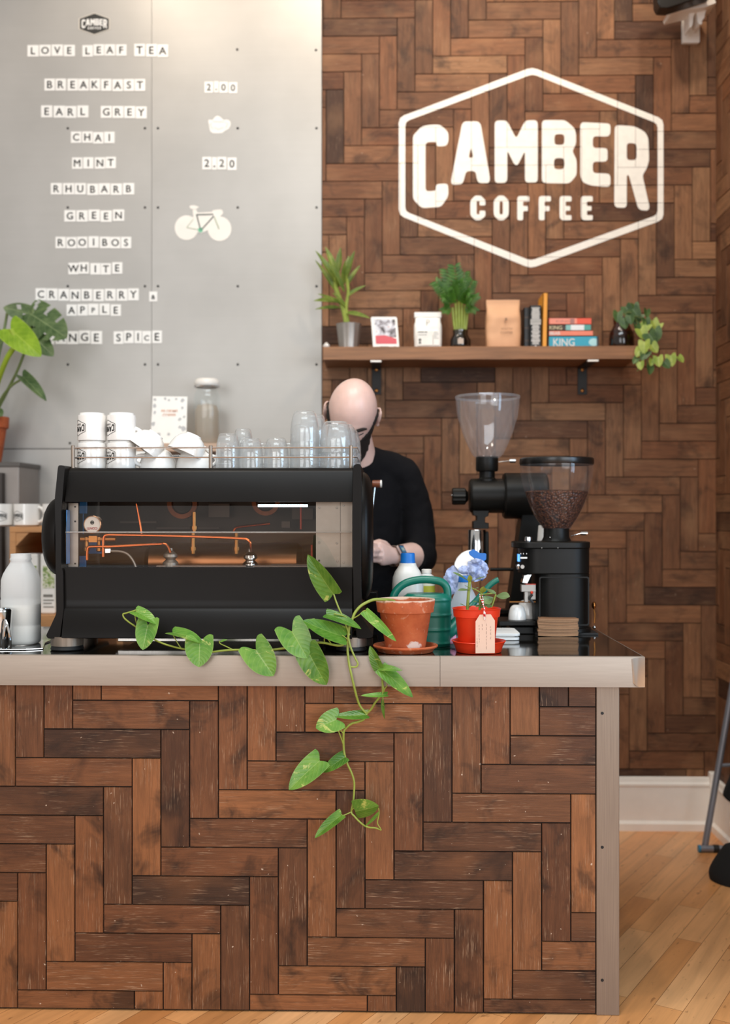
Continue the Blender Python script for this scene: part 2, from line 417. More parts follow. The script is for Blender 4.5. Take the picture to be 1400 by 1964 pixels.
WOODF = block_wood('counter_blocks', '#36241a', '#643f28', '#98623b', 0.7, 0.5, 0.75)
WOODB = block_wood('wall_blocks', '#40291c', '#775036', '#a67d5a', 0.35, 0.6, 0.6)
GAP = mat('joint', '#140c08', 0.9)
FLOOR = floor_wood('floor_boards')
PANEL = panel_metal('sheet_metal')
STEEL = brushed('brushed_steel', '#c3bdb6', 0.28, (160, 2, 2))
STEELV = brushed('steel_post', '#8f8174', 0.4, (160, 2, 2), 0.7)
LIP = mat('steel_edge', '#9c8e81', 0.42, 0.45, 0.05, 3.0, aniso=(3, 3, 60))
CHROME = mat('chrome', '#d8d8d8', 0.10, 1.0, 0.03)
DULL = mat('dull_aluminium', '#a8a39d', 0.42, 0.8, 0.08, 20)
TOP = mat('black_worktop', '#15130f', 0.07, 0.0, 0.15, 30, spec=0.6, coat=0.3)
BLACK = mat('black_paint', '#141312', 0.38, 0.0, 0.12, 40, 0.03, 400, spec=0.3)
MACH = mat('black_metal_case', '#110e0c', 0.36, 0.0, 0.10, 10, 0.02, 300, spec=0.16)
BLACKS = mat('satin_black', '#161514', 0.28, 0.0, 0.1, 20)
RUBBER = mat('black_rubber', '#0f0e0e', 0.6)
COPPER = mat('copper', '#c4683c', 0.22, 1.0, 0.12, 25)
BRASS = mat('brass', '#a9723f', 0.32, 1.0, 0.12, 30)
WHITE = mat('white_paint', '#f4f0ea', 0.45, var=0.03)
CERAM = mat('white_ceramic', '#eceae6', 0.12, var=0.02, spec=0.6, coat=0.3)
PAINT = mat('sign_paint', '#eeeae2', 0.55, var=0.05, scale=30)
TILE = mat('letter_card', '#f3f1ec', 0.4, var=0.02)
INK = mat('ink', '#22221f', 0.5)
PAPER = mat('paper', '#efede8', 0.6, var=0.03)
SOIL = mat('soil', '#2a1c12', 0.95, var=0.4, scale=120, bump=0.6, bscale=200)
GLASS = glass_mat('clear_glass', '#fbfdfd', 0.7, 0.35, base=0.03)
TUMB = glass_mat('tumbler_glass', '#fdfefe', 1.0, 0.52, 0.05, haze=0.14, base=0.045)
HOPPER = glass_mat('hopper_plastic', '#fafafc', 0.7, 0.35, 0.06, haze=0.11, hazecol='#e8eef6', base=0.04)
HOPPER2 = glass_mat('bean_hopper_plastic', '#fdfdfe', 0.7, 0.32, 0.06, haze=0.03, hazecol='#e8eef6', base=0.02)
WINDOW = glass_mat('clear_cover', '#ebe5df', 0.6, 0.3, 0.03, base=0.05)
DARKGL = glass_mat('dark_glass', '#54413a', 0.7, 0.35, 0.03, base=0.08)
MILKY = glass_mat('milk_plastic', '#f6fafb', 0.4, 0.3, 0.25, haze=0.85, hazecol='#fafcfd')
SPRAY = glass_mat('spray_plastic', '#f4f9fc', 0.5, 0.3, 0.2, haze=0.6, hazecol='#eef4f9')
MILK = mat('milk', '#f2ece0', 0.35, var=0.02)
BLUE = mat('blue_plastic', '#1769b8', 0.35, var=0.05)
GREEN = mat('green_plastic', '#0f6a58', 0.34, var=0.08)
REDP = mat('red_plastic', '#e23b1c', 0.34, var=0.05)
WOODP = mat('pine', '#c08a58', 0.55, var=0.15, scale=3, aniso=(3, 3, 40), bump=0.1)
SHELFW = mat('shelf_board', '#8a6040', 0.55, var=0.28, scale=2, aniso=(2, 30, 30), bump=0.15)
PHI_L = leaf_mat('pothos_leaf', '#568f30', '#7baa42', '#adc872', '#dcdc82', 0.32, 0.75)
PHI_D = leaf_mat('pothos_leaf_dark', '#477a26', '#6c9a38', '#9ab860', '#d2d26e', 0.3, 0.7)
STEM = mat('green_stem', '#8c9a3e', 0.45, var=0.15, scale=30)
STEMB = mat('brown_stem', '#5d6a34', 0.5, var=0.25, scale=40)
SKIN = mat('skin', '#e2bdb0', 0.34, var=0.05, scale=30, sss=0.15)
CLOTHK = mat('black_knit', '#0e0d10', 0.9, var=0.15, scale=300, bump=0.12, bscale=700, spec=0.2)
HAIR = mat('beard_hair', '#20160f', 0.8, var=0.3, scale=500, bump=0.8, bscale=900)
# ------------------------------------------------------------------ herringbone cladding
YF, YP, YB, YS = 2.85, 2.885, 4.58, 4.566     # worktop edge, counter front, back wall, metal sheets
ZT = P(700, 1258, YF).z                        # worktop height
def herring(x0, z0, u, L, rect, gap=0.0011):
    """clipped blocks (ax, az, bx, bz, along) of a 4:1 herringbone in the (x, z) plane; z grows upwards, chains fall to the left"""
    xa, xb, za, zb = rect; out = []
    N = int((xb-xa + zb-za)/u) + 30
    for m in range(-N, N):
        for n in range(-14, 14):
            ox = x0 - m*u + n*L; oz = z0 - m*u - n*L
            for kind in (0, 1):
                if kind == 0: r = (ox, ox+L, oz-u, oz)
                else: r = (ox+L, ox+L+u, oz-L, oz)
                a0, a1, b0, b1 = r
                if a1 <= xa or a0 >= xb or b1 <= za or b0 >= zb: continue
                a0, a1, b0, b1 = max(a0, xa), min(a1, xb), max(b0, za), min(b1, zb)
                if a1-a0 < 0.004 or b1-b0 < 0.004: continue
                out.append((a0+gap, b0+gap, a1-gap, b1-gap, kind))
    return out
def clad(name, blocks, fn, mats, slab, proud=0.0016, tone=lambda b: 0.46, spread=0.24):
    """one wall mesh: a slab (material 1) with every block's front (material 0) on it. fn(a, b, d): d towards the viewer"""
    mb = MB(); cols = []; uvs = []
    mb.box(*slab, mi=1); cols += [(0,0,0,1)]*6; uvs += [[(0,0)]*4]*6
    for (a0, b0, a1, b1, k) in blocks:
        d = random.uniform(0, proud); t = 0.0042; e = 0.0009
        vs = [fn(a0,b0,0), fn(a1,b0,0), fn(a1,b1,0), fn(a0,b1,0),
              fn(a0+e,b0+e,t+d), fn(a1-e,b0+e,t+d), fn(a1-e,b1-e,t+d), fn(a0+e,b1-e,t+d)]
        mb.add(vs, [(4,5,6,7),(0,1,5,4),(1,2,6,5),(2,3,7,6),(3,0,4,7)], 0)
        c = (min(1, max(0, random.gauss(tone(b0), spread))), random.random()**1.5, random.random(), 1)
        if random.random() < 0.035: c = (0.04, 0.1, c[2], 1)
        ou, ov = random.uniform(0, 60), random.uniform(0, 60)
        q = lambda a, b: ((a-a0+ou, b-b0+ov) if k == 0 else (b-b0+ou, a-a0+ov))
        p = {0:q(a0,b0),1:q(a1,b0),2:q(a1,b1),3:q(a0,b1),4:q(a0,b0),5:q(a1,b0),6:q(a1,b1),7:q(a0,b1)}
        for f in ((4,5,6,7),(0,1,5,4),(1,2,6,5),(2,3,7,6),(3,0,4,7)): uvs.append([p[i] for i in f]); cols.append(c)
    me = bpy.data.meshes.new(name); o = bpy.data.objects.new(name, me); C.objects.link(o)
    me.from_pydata(mb.v, [], mb.f)
    for m in mats: me.materials.append(m)
    me.polygons.foreach_set('material_index', mb.m)
    ca = me.color_attributes.new('block', 'FLOAT_COLOR', 'CORNER'); ul = me.uv_layers.new(name='UVMap')
    i = 0
    for c, us in zip(cols, uvs):
        for u_ in us: ca.data[i].color = c; ul.data[i].uv = u_; i += 1
    ORG[o.name] = Vector((0,0,0)); return o

WTONE = lambda z: 0.42
# floor
mb = MB(); XR = P(1374, 982, YB).x
mb.add([(-3.2,-3.6,0),(3.6,-3.6,0),(3.6,YB+0.1,0),(-3.2,YB+0.1,0)], [(0,1,2,3)])
struct(obj('floor', mb, FLOOR, smooth=0))
# back wall, wood to the right of the metal sheets
p1, p2 = P(1017.7, 772.9, YB), P(795.7, 142.9, YB)
dx, dz = p2.x-p1.x, p1.z-p2.z            # dz grows downwards like pixels
Lw = (dx+dz)/(2*-3.0); uw = (dz-dx)/(2*-6.0)
XM = P(617, 500, YB).x
rect = (XM, XR, 0.0, 4.3)
WALLB = herring(p1.x, p1.z, uw, Lw, rect)
struct(clad('wall_back', WALLB, lambda a, b, d: Vector((a, YB-d, b)), [WOODB, GAP], ((-3.2, YB, 0), (XR+0.12, YB+0.12, 4.3)), 0.0016, WTONE, 0.17))
# right wall returns towards the room
blk = herring(0.3, p1.z, uw, Lw, (2.6, YB-0.006, 0.0, 4.3))
struct(clad('wall_right', blk, lambda a, b, d: Vector((XR-d, a, b)), [WOODB, GAP], ((XR, 2.6, 0), (XR+0.12, YB, 4.3)), 0.0016, WTONE, 0.17))
# skirting boards and the block in the corner
def skirt_profile(): return [(0.0,0.0),(0.03,0.0),(0.03,0.03),(0.024,0.036),(0.020,0.042),(0.020,0.185),(0.023,0.190),(0.023,0.198),(0.017,0.205),(0.014,0.222),(0.0,0.226)]
xs0 = P(900, 1583, YB).x; xb0, xb1 = P(1357, 1500, YB).x, XR
mb = MB(); pr = skirt_profile()
mb.loft([[Vector((x, YB-0.004-d, h)) for d, h in pr] for x in (xs0, xb0)])
struct(obj('baseboard_back', mb, WHITE, smooth=30))
mb = MB(); mb.loft([[Vector((XR-0.004-d, y, h)) for d, h in pr] for y in (2.6, YB-0.045)])
struct(obj('baseboard_right', mb, WHITE, smooth=30))
mb = MB(); mb.box((xb0, YB-0.045, 0), (XR-0.004, YB-0.004, 0.25))
struct(obj('trim_1', mb, WHITE, smooth=30, bevel=0.004))

# ------------------------------------------------------------------ metal sheets with their rivets
RIV = [(455,95),(606,96)] + [(x,y) for y in (246,398,549,699) for x in (130,278,303,456,607)] + [(134,850)]
xv = 291; yh = 861
def sheet(x0, x1, y0, y1, label, extra=()):
    a = P(x0, y1, YS); b = P(x1, y0, YS); g = 0.0008
    t = thing('metal_sheet', label, 'wall panel', ((a.x+b.x)/2, YB, a.z), 'metal sheets on the back wall')
    mb = MB(); mb.box((a.x+g, YS, a.z+g), (b.x-g, YB-0.0005, b.z-g)); obj('sheet', mb, PANEL, t, smooth=0)
    for (rx, ry) in RIV:
        if x0 < rx < x1 and y0 < ry < y1:
            c = P(rx, ry, YS); mb = MB(); mb.ball((c.x, YS, c.z), 0.0055, 12, 8, sc=(1, 0.45, 1)); obj('rivet', mb, BLACKS, t)
sheet(-420, xv, -260, yh, 'grey metal sheet left of the seam carrying the tea names')
sheet(xv, 617, -260, yh, 'grey metal sheet right of the seam with the bicycle sticker')
sheet(-420, xv, yh, 1330, 'grey metal sheet under the tea names behind the mugs')
sheet(xv, 617, yh, 1330, 'grey metal sheet low on the wall behind the coffee machine')

# ------------------------------------------------------------------ counter
XC0 = -1.75; xe = P(1236, 1258, YF).x; xj = P(844, 1258, YF).x
zb = P(700, 1316.5, YF).z
DEEP, BACK = 3.56, 3.90
xk = P(850, 1200, 3.56).x
ctr = thing('bar_counter', 'long bar counter clad in reclaimed herringbone wood blocks', 'counter', (0, 3.2, 0))
xp0, xp1 = P(1143, 1600, YP).x, P(1187, 1600, YP).x
q1, q2 = P(140, 1342.5, YP), P(922.3, 1465.5, YP)
dx, dz = q2.x-q1.x, q1.z-q2.z
Lc = (dx+dz)/4.0; uc = (dz-dx)/(-12.0)
blk = herring(q1.x, q1.z, uc, Lc, (XC0, xp0-0.001, 0.004, zb))
o = clad('front_panel', blk, lambda a, b, d: Vector((a, YP-d, b)), [WOODF, GAP], ((XC0, YP, 0.002), (xp0, YP+0.03, zb)), 0.0012)
o.parent = ctr; o.location = -ORG[ctr.name]
mb = MB(); mb.box((xp0, YP-0.006, 0), (xp1, YP+0.05, zb)); post = obj('corner_post', mb, STEELV, ctr, smooth=0, bevel=0.002)
for y in (1368, 1625, 1880):
    c = P(1155, y, YP-0.006); mb = MB(); mb.lathe([(0.0,-0.0002),(0.0042,-0.0002),(0.0042,-0.0012),(0.0,-0.0012)], (c.x, YP-0.0055, c.z), 16, axis='y'); obj('screw_hole', mb, RUBBER, post)
mb = MB(); mb.box((xp1-0.02, YP+0.051, 0.0), (xp1, BACK-0.05, zb)); mb.box((XC0, DEEP-0.06, 0.0), (xk, DEEP-0.04, zb)); mb.box((xk, BACK-0.06, 0), (xp1-0.021, BACK-0.05, zb))
obj('carcass', mb, BLACK, ctr, smooth=0)
top = thing('worktop', 'glossy black worktop with a steel front edge on the counter', 'worktop', (0, 3.2, zb))
poly = [(XC0, YF+0.003), (xe-0.002, YF+0.003), (xe-0.002, BACK), (xk, BACK), (xk, DEEP), (XC0, DEEP)]
mb = MB(); mb.prism([poly], lambda a, b, d: Vector((a, b, d)), zb+0.002, ZT-0.0005); obj('top_slab', mb, TOP, top, smooth=0)
lo = [(0,0),(0,ZT-zb-0.004),(0.0008,ZT-zb-0.0015),(0.003,ZT-zb),(0.009,ZT-zb+0.0003),(0.009,ZT-zb-0.0004),(0.0028,ZT-zb-0.0012),(0.0028,0.002),(0.03,0.002),(0.03,0.0)]
for a, b in ((XC0, xj-0.0006), (xj+0.0006, xe)):
    mb = MB(); mb.loft([[Vector((x, YF+d, zb+h)) for d, h in lo] for x in (a, b)]); obj('edge_strip', mb, LIP, top, smooth=20)
# end strip down the right side and the dented corner cap
mb = MB(); mb.box((xe-0.002, YF+0.0005, zb), (xe, BACK, ZT)); obj('end_strip', mb, LIP, top, smooth=0)
mb = MB(); a = P(1214, 1262, YF)
mb.loft([[Vector((a.x, YF-0.0006, zb+0.012)), Vector((a.x-0.004, YF-0.0006, ZT-0.006))],
         [Vector((a.x+0.008, YF-0.005, zb+0.004)), Vector((a.x+0.004, YF-0.002, ZT-0.004))],
         [Vector((a.x+0.016, YF-0.002, zb+0.001)), Vector((a.x+0.014, YF-0.004, ZT-0.002))],
         [Vector((xe+0.001, YF-0.001, zb+0.001)), Vector((xe+0.001, YF-0.001, ZT-0.001))],
         [Vector((xe+0.001, YF+0.04, zb+0.001)), Vector((xe+0.001, YF+0.04, ZT-0.001))]], caps=False, closed=False)
obj('corner_cap', mb, CHROME, top, smooth=60, recalc=False)
# back counter under the metal sheets
zbk = P(60, 1213, 4.02).z
bk = thing('back_counter', 'dark low back counter against the metal sheets', 'counter', (-1.3, 4.2, 0))
mb = MB(); mb.box((-1.9, 4.02, 0.0), (P(560,1213,4.02).x, 4.555, zbk-0.03)); obj('cupboard', mb, BLACK, bk, smooth=0)
mb = MB(); mb.box((-1.92, 4.0, zbk-0.03), (P(562,1213,4.02).x, 4.56, zbk)); obj('top_board', mb, TOP, bk, smooth=0, bevel=0.002)
# ------------------------------------------------------------------ the sign: letter outlines in sign units
LC = {
 'C': [[(130,440),(130,400),(172,356),(215,348),(262,348),(300,385),(300,430),(288,450),(250,452),(243,445),(243,430),(190,432),(190,668),(240,665),(240,640),(250,632),(298,630),(300,690),(265,742),(172,748),(130,705)]],
 'A': [[(365,345),(378,332),(440,332),(455,345),(500,610),(492,628),(448,628),(438,615),(430,570),(385,570),(372,620),(362,634),(318,636),(312,620)],[(408,455),(396,508),(420,505)]],
 'M': [[(522,340),(532,328),(580,328),(625,415),(668,328),(718,326),(728,338),(728,615),(718,625),(675,625),(667,612),(667,472),(636,535),(626,543),(614,535),(582,470),(582,615),(570,627),(530,627),(522,615)]],
 'B': [[(748,338),(758,326),(860,326),(905,365),(912,395),(912,440),(893,475),(915,515),(915,590),(880,630),(758,628),(748,616)],[(808,393),(808,445),(856,445),(856,393)],[(806,508),(806,562),(856,562),(856,508)]],
 'E': [[(932,348),(942,336),(1068,342),(1077,352),(1077,390),(1065,405),(992,403),(992,460),(1055,460),(1063,470),(1063,515),(1052,525),(992,525),(992,580),(1066,582),(1077,595),(1077,635),(1066,647),(985,640),(945,625),(932,595)]],
 'R': [[(1097,362),(1107,350),(1190,355),(1240,380),(1258,410),(1262,520),(1250,560),(1230,590),(1265,745),(1255,760),(1222,758),(1208,745),(1165,590),(1155,590),(1155,735),(1145,747),(1105,745),(1095,730)],[(1155,435),(1155,518),(1202,518),(1202,438)]],
}
SMALL = {
 'C': [[(405,712),(428,688),(455,688),(477,710),(477,735),(449,735),(449,714),(435,714),(435,778),(449,778),(449,760),(477,760),(477,785),(455,806),(428,806),(405,782)]],
 'O': [[(517,712),(540,688),(566,688),(589,712),(589,782),(566,806),(540,806),(517,782)],[(545,716),(545,778),(561,778),(561,716)]],
 'F': [[(630,690),(688,690),(688,716),(658,716),(658,738),(682,738),(682,762),(658,762),(658,806),(630,806)]],
 'E': [[(833,690),(890,690),(890,716),(862,716),(862,738),(884,738),(884,760),(862,760),(862,782),(890,782),(890,806),(845,806),(833,794)]],
}
def shiftx(ls, d): return [[(x+d, y) for x, y in l] for l in ls]
COFFEE = [('C',SMALL['C']),('O',SMALL['O']),('F',SMALL['F']),('F',shiftx(SMALL['F'],103)),('E',SMALL['E']),('E',shiftx(SMALL['E'],102))]
HEXO = round_poly([(702,72),(1331,322),(1331,803),(695,1037),(62,782),(62,313)], 0.2, 26)
HEXI = round_poly([(704,105),(1303,343),(1303,780),(695,1000),(93,764),(93,333)], 0.2, 20)
def rl(ls, c=0.3, most=15): return [round_poly(round_poly(l, c, most), .3, 6) for l in ls]
SIGN = [('border', [HEXO, list(reversed(HEXI))])] + [('letter', rl(LC[k])) for k in 'CAMBER'] + [('letter', rl(v, 0.2)) for _, v in COFFEE]
def sgpx(p): return (740 + p[0]/2.5, 100 + p[1]/2.5)

# painted straight on the blocks: every letter is cut along the joints between them
def clip(poly, r):
    x0, z0, x1, z1 = r
    for ax, lim, sg in ((0,x0,1),(0,x1,-1),(1,z0,1),(1,z1,-1)):
        out = []
        for i in range(len(poly)):
            a, b = poly[i-1], poly[i]; ia = (a[ax]-lim)*sg >= 0; ib = (b[ax]-lim)*sg >= 0
            if ia != ib:
                t = (lim-a[ax])/(b[ax]-a[ax]); out.append((a[0]+(b[0]-a[0])*t, a[1]+(b[1]-a[1])*t))
            if ib: out.append(b)
        poly = out
        if len(poly) < 3: return []
    return poly
c0 = P(1018, 322, YB)
sg = thing('painted_sign', 'white hexagon coffee sign painted on the dark wood wall above the shelf', 'sign', (c0.x, YB-0.006, P(1018, 515, YB).z))
for nm, loops in SIGN:
    wl = [[(lambda q: (q.x, q.z))(P(*sgpx(p), YB-0.006)) for p in l] for l in loops]
    flat = [p for l in wl for p in l]; tri = tessellate_polygon([[Vector((p[0], p[1], 0)) for p in l] for l in wl])
    xs = [p[0] for p in flat]; zs = [p[1] for p in flat]; bb = (min(xs), min(zs), max(xs), max(zs))
    mb = MB()
    for b in WALLB:
        if b[2] < bb[0] or b[0] > bb[2] or b[3] < bb[1] or b[1] > bb[3]: continue
        for t in tri:
            pg = clip([flat[i] for i in t], (b[0]-0.0004, b[1]-0.0004, b[2]+0.0004, b[3]+0.0004))
            if pg: mb.add([Vector((x, YB-0.0062, z)) for x, z in pg], [tuple(range(len(pg)))])
    o = obj(nm, mb, PAINT, sg, smooth=0, recalc=False)
    if nm == 'border': o['label'] = 'hexagon outline'

# ------------------------------------------------------------------ letter tiles of the tea menu
YT = YS - 0.0005
ORD = ['first','second','third','fourth','fifth','sixth','seventh','eighth','ninth']
def tiles(word, x0, x1, y0, y1, where, small=(), widths=None, slope=0.0):
    n = len(word); ws = widths or [1]*n; tot = sum(ws); x = x0
    for i, ch in enumerate(word):
        wd = (x1-x0)*ws[i]/tot; jx, jy = random.uniform(-0.7, 0.7), random.uniform(-1.1, 1.1) + slope*i
        pa, pb = P(x+0.9+jx, y1+jy, YT), P(x+wd-0.7+jx, y0+jy, YT); x += wd
        what = {'.': 'a full stop', '&': 'an ampersand'}.get(ch, ch)
        tail = (' of ' + where) if n > 1 else (' in ' + where)
        if ch in '.': what = 'a dot'
        order = ('the ' + ORD[i] + ' tile') if n > 1 else 'single tile'
        t = thing('letter_tile', f'white tile reading {what}, {order}{tail} on the grey menu', 'letter tile', ((pa.x+pb.x)/2, YT, pa.z), 'letter tiles of ' + where)
        mb = MB(); mb.box((pa.x, YT-0.0015, pa.z), (pb.x, YT, pb.z)); obj('card', mb, TILE, t, smooth=0)
        full = pb.z-pa.z; h = full*(0.42 if i in small else 0.60)
        if ch == '.': h = full*0.13
        zc = (pa.z+pb.z)/2 - (full*0.25 if ch == '.' else (full*0.06 if i in small else 0))
        mb = MB(); [text_into(mb, ch, Vector(((pa.x+pb.x)/2+e_, YT-0.0018-abs(e_)*.1, zc+f_)), h) for e_, f_ in ((0,0),(.0009,0),(-.0009,0),(0,.0007),(0,-.0007))]; obj('letter', mb, INK, t, smooth=0, recalc=False)
tiles('LOVE', 52.6, 145, 86, 108, 'LOVE'); tiles('LEAF', 157, 244, 86, 108, 'LEAF'); tiles('TEA', 257, 323, 85, 109, 'TEA')
tiles('BREAKFAST', 85, 279, 151, 174, 'BREAKFAST'); tiles('EARL', 78.6, 171, 203, 226, 'EARL'); tiles('GREY', 192, 282, 204, 227, 'GREY')
tiles('CHAI', 135, 221, 253, 275, 'CHAI'); tiles('MINT', 138, 223, 302, 324, 'MINT'); tiles('RHUBARB', 97, 258, 352, 374, 'RHUBARB')
tiles('GREEN', 123, 239, 403, 425, 'GREEN'); tiles('ROOIBOS', 106, 253, 454, 476, 'ROOIBOS'); tiles('WHITE', 130, 235, 504, 526, 'WHITE')
tiles('CRANBERRY', 67, 267, 554, 577, 'CRANBERRY'); tiles('&', 285, 302, 559, 578, 'CRANBERRY & APPLE', small=(0,))
tiles('APPLE', 127, 232, 583, 605, 'APPLE', small=(2,)); tiles('ORANGE', 59, 197, 635, 660, 'ORANGE'); tiles('SPICE', 217, 311, 635, 659, 'SPICE', small=(3,), widths=(1,1,.75,.9,1))
tiles('2.00', 392, 455, 157, 178, 'the upper price', widths=(1,.55,1,1)); tiles('2.20', 387, 454, 302, 326, 'the lower price', widths=(1,.55,1,1))

# small hexagon plate above the menu
def logo_into(mb, fn, k, parts=None):
    """the sign's outlines through fn(x, y) with x, y centred and k = width of the hexagon"""
    for nm, loops in (parts or SIGN):
        flat = [((p[0]-696)/1269*k, (555-p[1])/1269*k) for l in loops for p in l]
        tri = tessellate_polygon([[Vector((p[0], p[1], 0)) for p in l] for l in loops])
        mb.add([fn(x, y) for x, y in flat], [tuple(t) for t in tri])
c = P(181, 46, YT); k = S(58, YT)
bdg = thing('badge_sticker', 'small black hexagon coffee sticker at the top of the tea menu', 'sticker', (c.x, YT, P(181, 66, YT).z))
hx = lambda g: [((p[0]-696)/1269*k*g, (555-p[1])/1269*k*g*0.93) for p in HEXO]
pl = lambda d: (lambda a, b, e: Vector((c.x+a, YT-d-e, c.z+b)))
mb = MB(); mb.prism([hx(1.06)], pl(0), 0, 0.0010); obj('outline', mb, mat('sticker_edge', '#cfc8bc', 0.5), bdg, smooth=0)
mb = MB(); mb.prism([hx(0.97)], pl(0.0011), 0, 0.0004); obj('field', mb, INK, bdg, smooth=0)
for nm, l in SIGN[1:]:
    mb = MB(); logo_into(mb, lambda x, y: Vector((c.x+x*0.98, YT-0.0017, c.z+y*0.95)), k*0.97, [(nm, l)]); obj('letter', mb, PAPER, bdg, smooth=0, recalc=False)
# teapot sticker
cp = lambda x, y: (320+x/7.273, 210+y/7.273)
tp = [cp(*q) for q in [(575,140),(640,150),(665,110),(710,85),(760,115),(790,150),(850,140),(890,175),(890,225),(860,275),(810,300),(770,335),(640,335),(600,300),(590,230)]]
mb = MB(); mb.prism([round_poly(tp, 0.3)], pix(YT), -0.001, 0)
o = obj('teapot_sticker', mb, PAPER, None, smooth=0); tag(o, 'white teapot sticker between the two prices on the grey sheet', 'sticker')
root = o
for lst, w_ in ((((640,165),(730,175),(800,165)),3),(((625,190),(600,215),(640,270)),3),(((815,180),(850,200),(820,260)),3),(((660,250),(720,280),(790,250)),3)):
    mb = MB(); mb.tube([P(*cp(*q), YT-0.0012) for q in lst], 0.0012, 6); obj('line', mb, mat('pale_grey_ink', '#b9b6b2', 0.6), root)
# bicycle sticker
bi = thing('bicycle_sticker', 'white racing bicycle sticker with green crank below the prices', 'sticker', P(388, 462, YT))
WHL = mat('sticker_cream', '#f1ebe2', 0.5, var=0.04)
for q, ex in (((275,1650), [(285,1840)]), ((735,1665), [])):
    ci = [cp(q[0]+165*math.cos(a), q[1]+172*math.sin(a)) for a in [2*math.pi*k/32 for k in range(32)]]
    mb = MB(); mb.prism([ci], pix(YT), -0.001, 0); obj('wheel', mb, WHL, bi, smooth=0)
mb = MB(); mb.prism([[cp(*q) for q in [(360,1400),(410,1395),(430,1440),(620,1430),(665,1450),(700,1560),(560,1690),(480,1730),(400,1700),(380,1600)]]], pix(YT), -0.0014, -0.0002); obj('frame_backing', mb, WHL, bi, smooth=0)
mb = MB(); mb.prism([round_poly([cp(*q) for q in [(310,1345),(380,1335),(455,1360),(400,1395),(330,1385)]],0.3)], pix(YT), -0.001, 0); obj('saddle', mb, WHL, bi, smooth=0)
mb = MB(); mb.prism([round_poly([cp(*q) for q in [(620,1410),(760,1390),(790,1440),(740,1500),(660,1500)]],0.3)], pix(YT), -0.0012, 0); obj('handlebar', mb, WHL, bi, smooth=0)
FR = mat('sticker_slate', '#6b6f6c', 0.5); GRN = mat('sticker_green', '#6fbf98', 0.5); PG = mat('sticker_pale_green', '#a9b9a0', 0.5)
for a, b, m_, r_ in (((410,1468),(648,1462),FR,9),((415,1468),(470,1680),FR,9),((655,1485),(480,1680),FR,9),((662,1500),(728,1665),PG,8),((275,1645),(460,1680),PG,5),((275,1645),(370,1530),PG,4)):
    mb = MB(); mb.tube([P(*cp(*a), YT-0.0018), P(*cp(*b), YT-0.0018)], S(r_/7.273, YT), 6); obj('frame_tube', mb, m_, bi)
mb = MB(); mb.prism([[cp(470+34*math.cos(a), 1682+34*math.sin(a)) for a in [2*math.pi*k/20 for k in range(20)]]], pix(YT), -0.0032, -0.0022); obj('chainring', mb, GRN, bi, smooth=0)

# ------------------------------------------------------------------ shelf on the wood wall
YSH = 4.33; sa, sb = P(620, 690, YSH), P(1222, 663, YSH); ZS = sb.z
sh = thing('wall_shelf', 'long brown wooden shelf board on black straps under the painted sign', 'shelf', ((sa.x+sb.x)/2, 4.45, sa.z))
mb = MB(); n = 30; rows = []
for i in range(n+1):
    x = sa.x+(sb.x-sa.x)*i/n; e = noise.noise(Vector((x*6, 0, 0)))*0.0022; f_ = noise.noise(Vector((x*9, 5, 0)))*0.003
    rows.append([Vector((x, YSH+f_, sa.z+e)), Vector((x, YSH+f_, sb.z-0.002+e*0.5)), Vector((x, YSH+0.004, sb.z)), Vector((x, YB-0.007, sb.z)), Vector((x, YB-0.007, sa.z))])
mb.loft(rows); obj('board', mb, SHELFW, sh, smooth=0)
IRON = mat('black_iron', '#1c1a18', 0.5, 0.3)
for bx in (722, 1117):
    a = P(bx-9, 757, YB-0.012); b = P(bx+9, 700, YB-0.012)
    mb = MB(); mb.box((a.x, YB-0.012, a.z), (b.x, YB-0.0065, sa.z-0.003)); mb.box((a.x, YSH+0.006, sa.z-0.008), (b.x, YB-0.0065, sa.z-0.003))
    br = obj('strap', mb, IRON, sh, smooth=0, bevel=0.001)
    mb = MB(); mb.box((a.x-0.002, YSH-0.001, sa.z-0.010), (b.x+0.002, YSH+0.02, sa.z-0.003)); obj('strap_tip', mb, WHITE, br, smooth=0, bevel=0.001)
    for y in (709, 749):
        c = P(bx, y, YB-0.012); mb = MB(); mb.ball((c.x, YB-0.0125, c.z), 0.0085, 12, 8, sc=(1,0.5,1)); obj('screw', mb, BRASS, br)
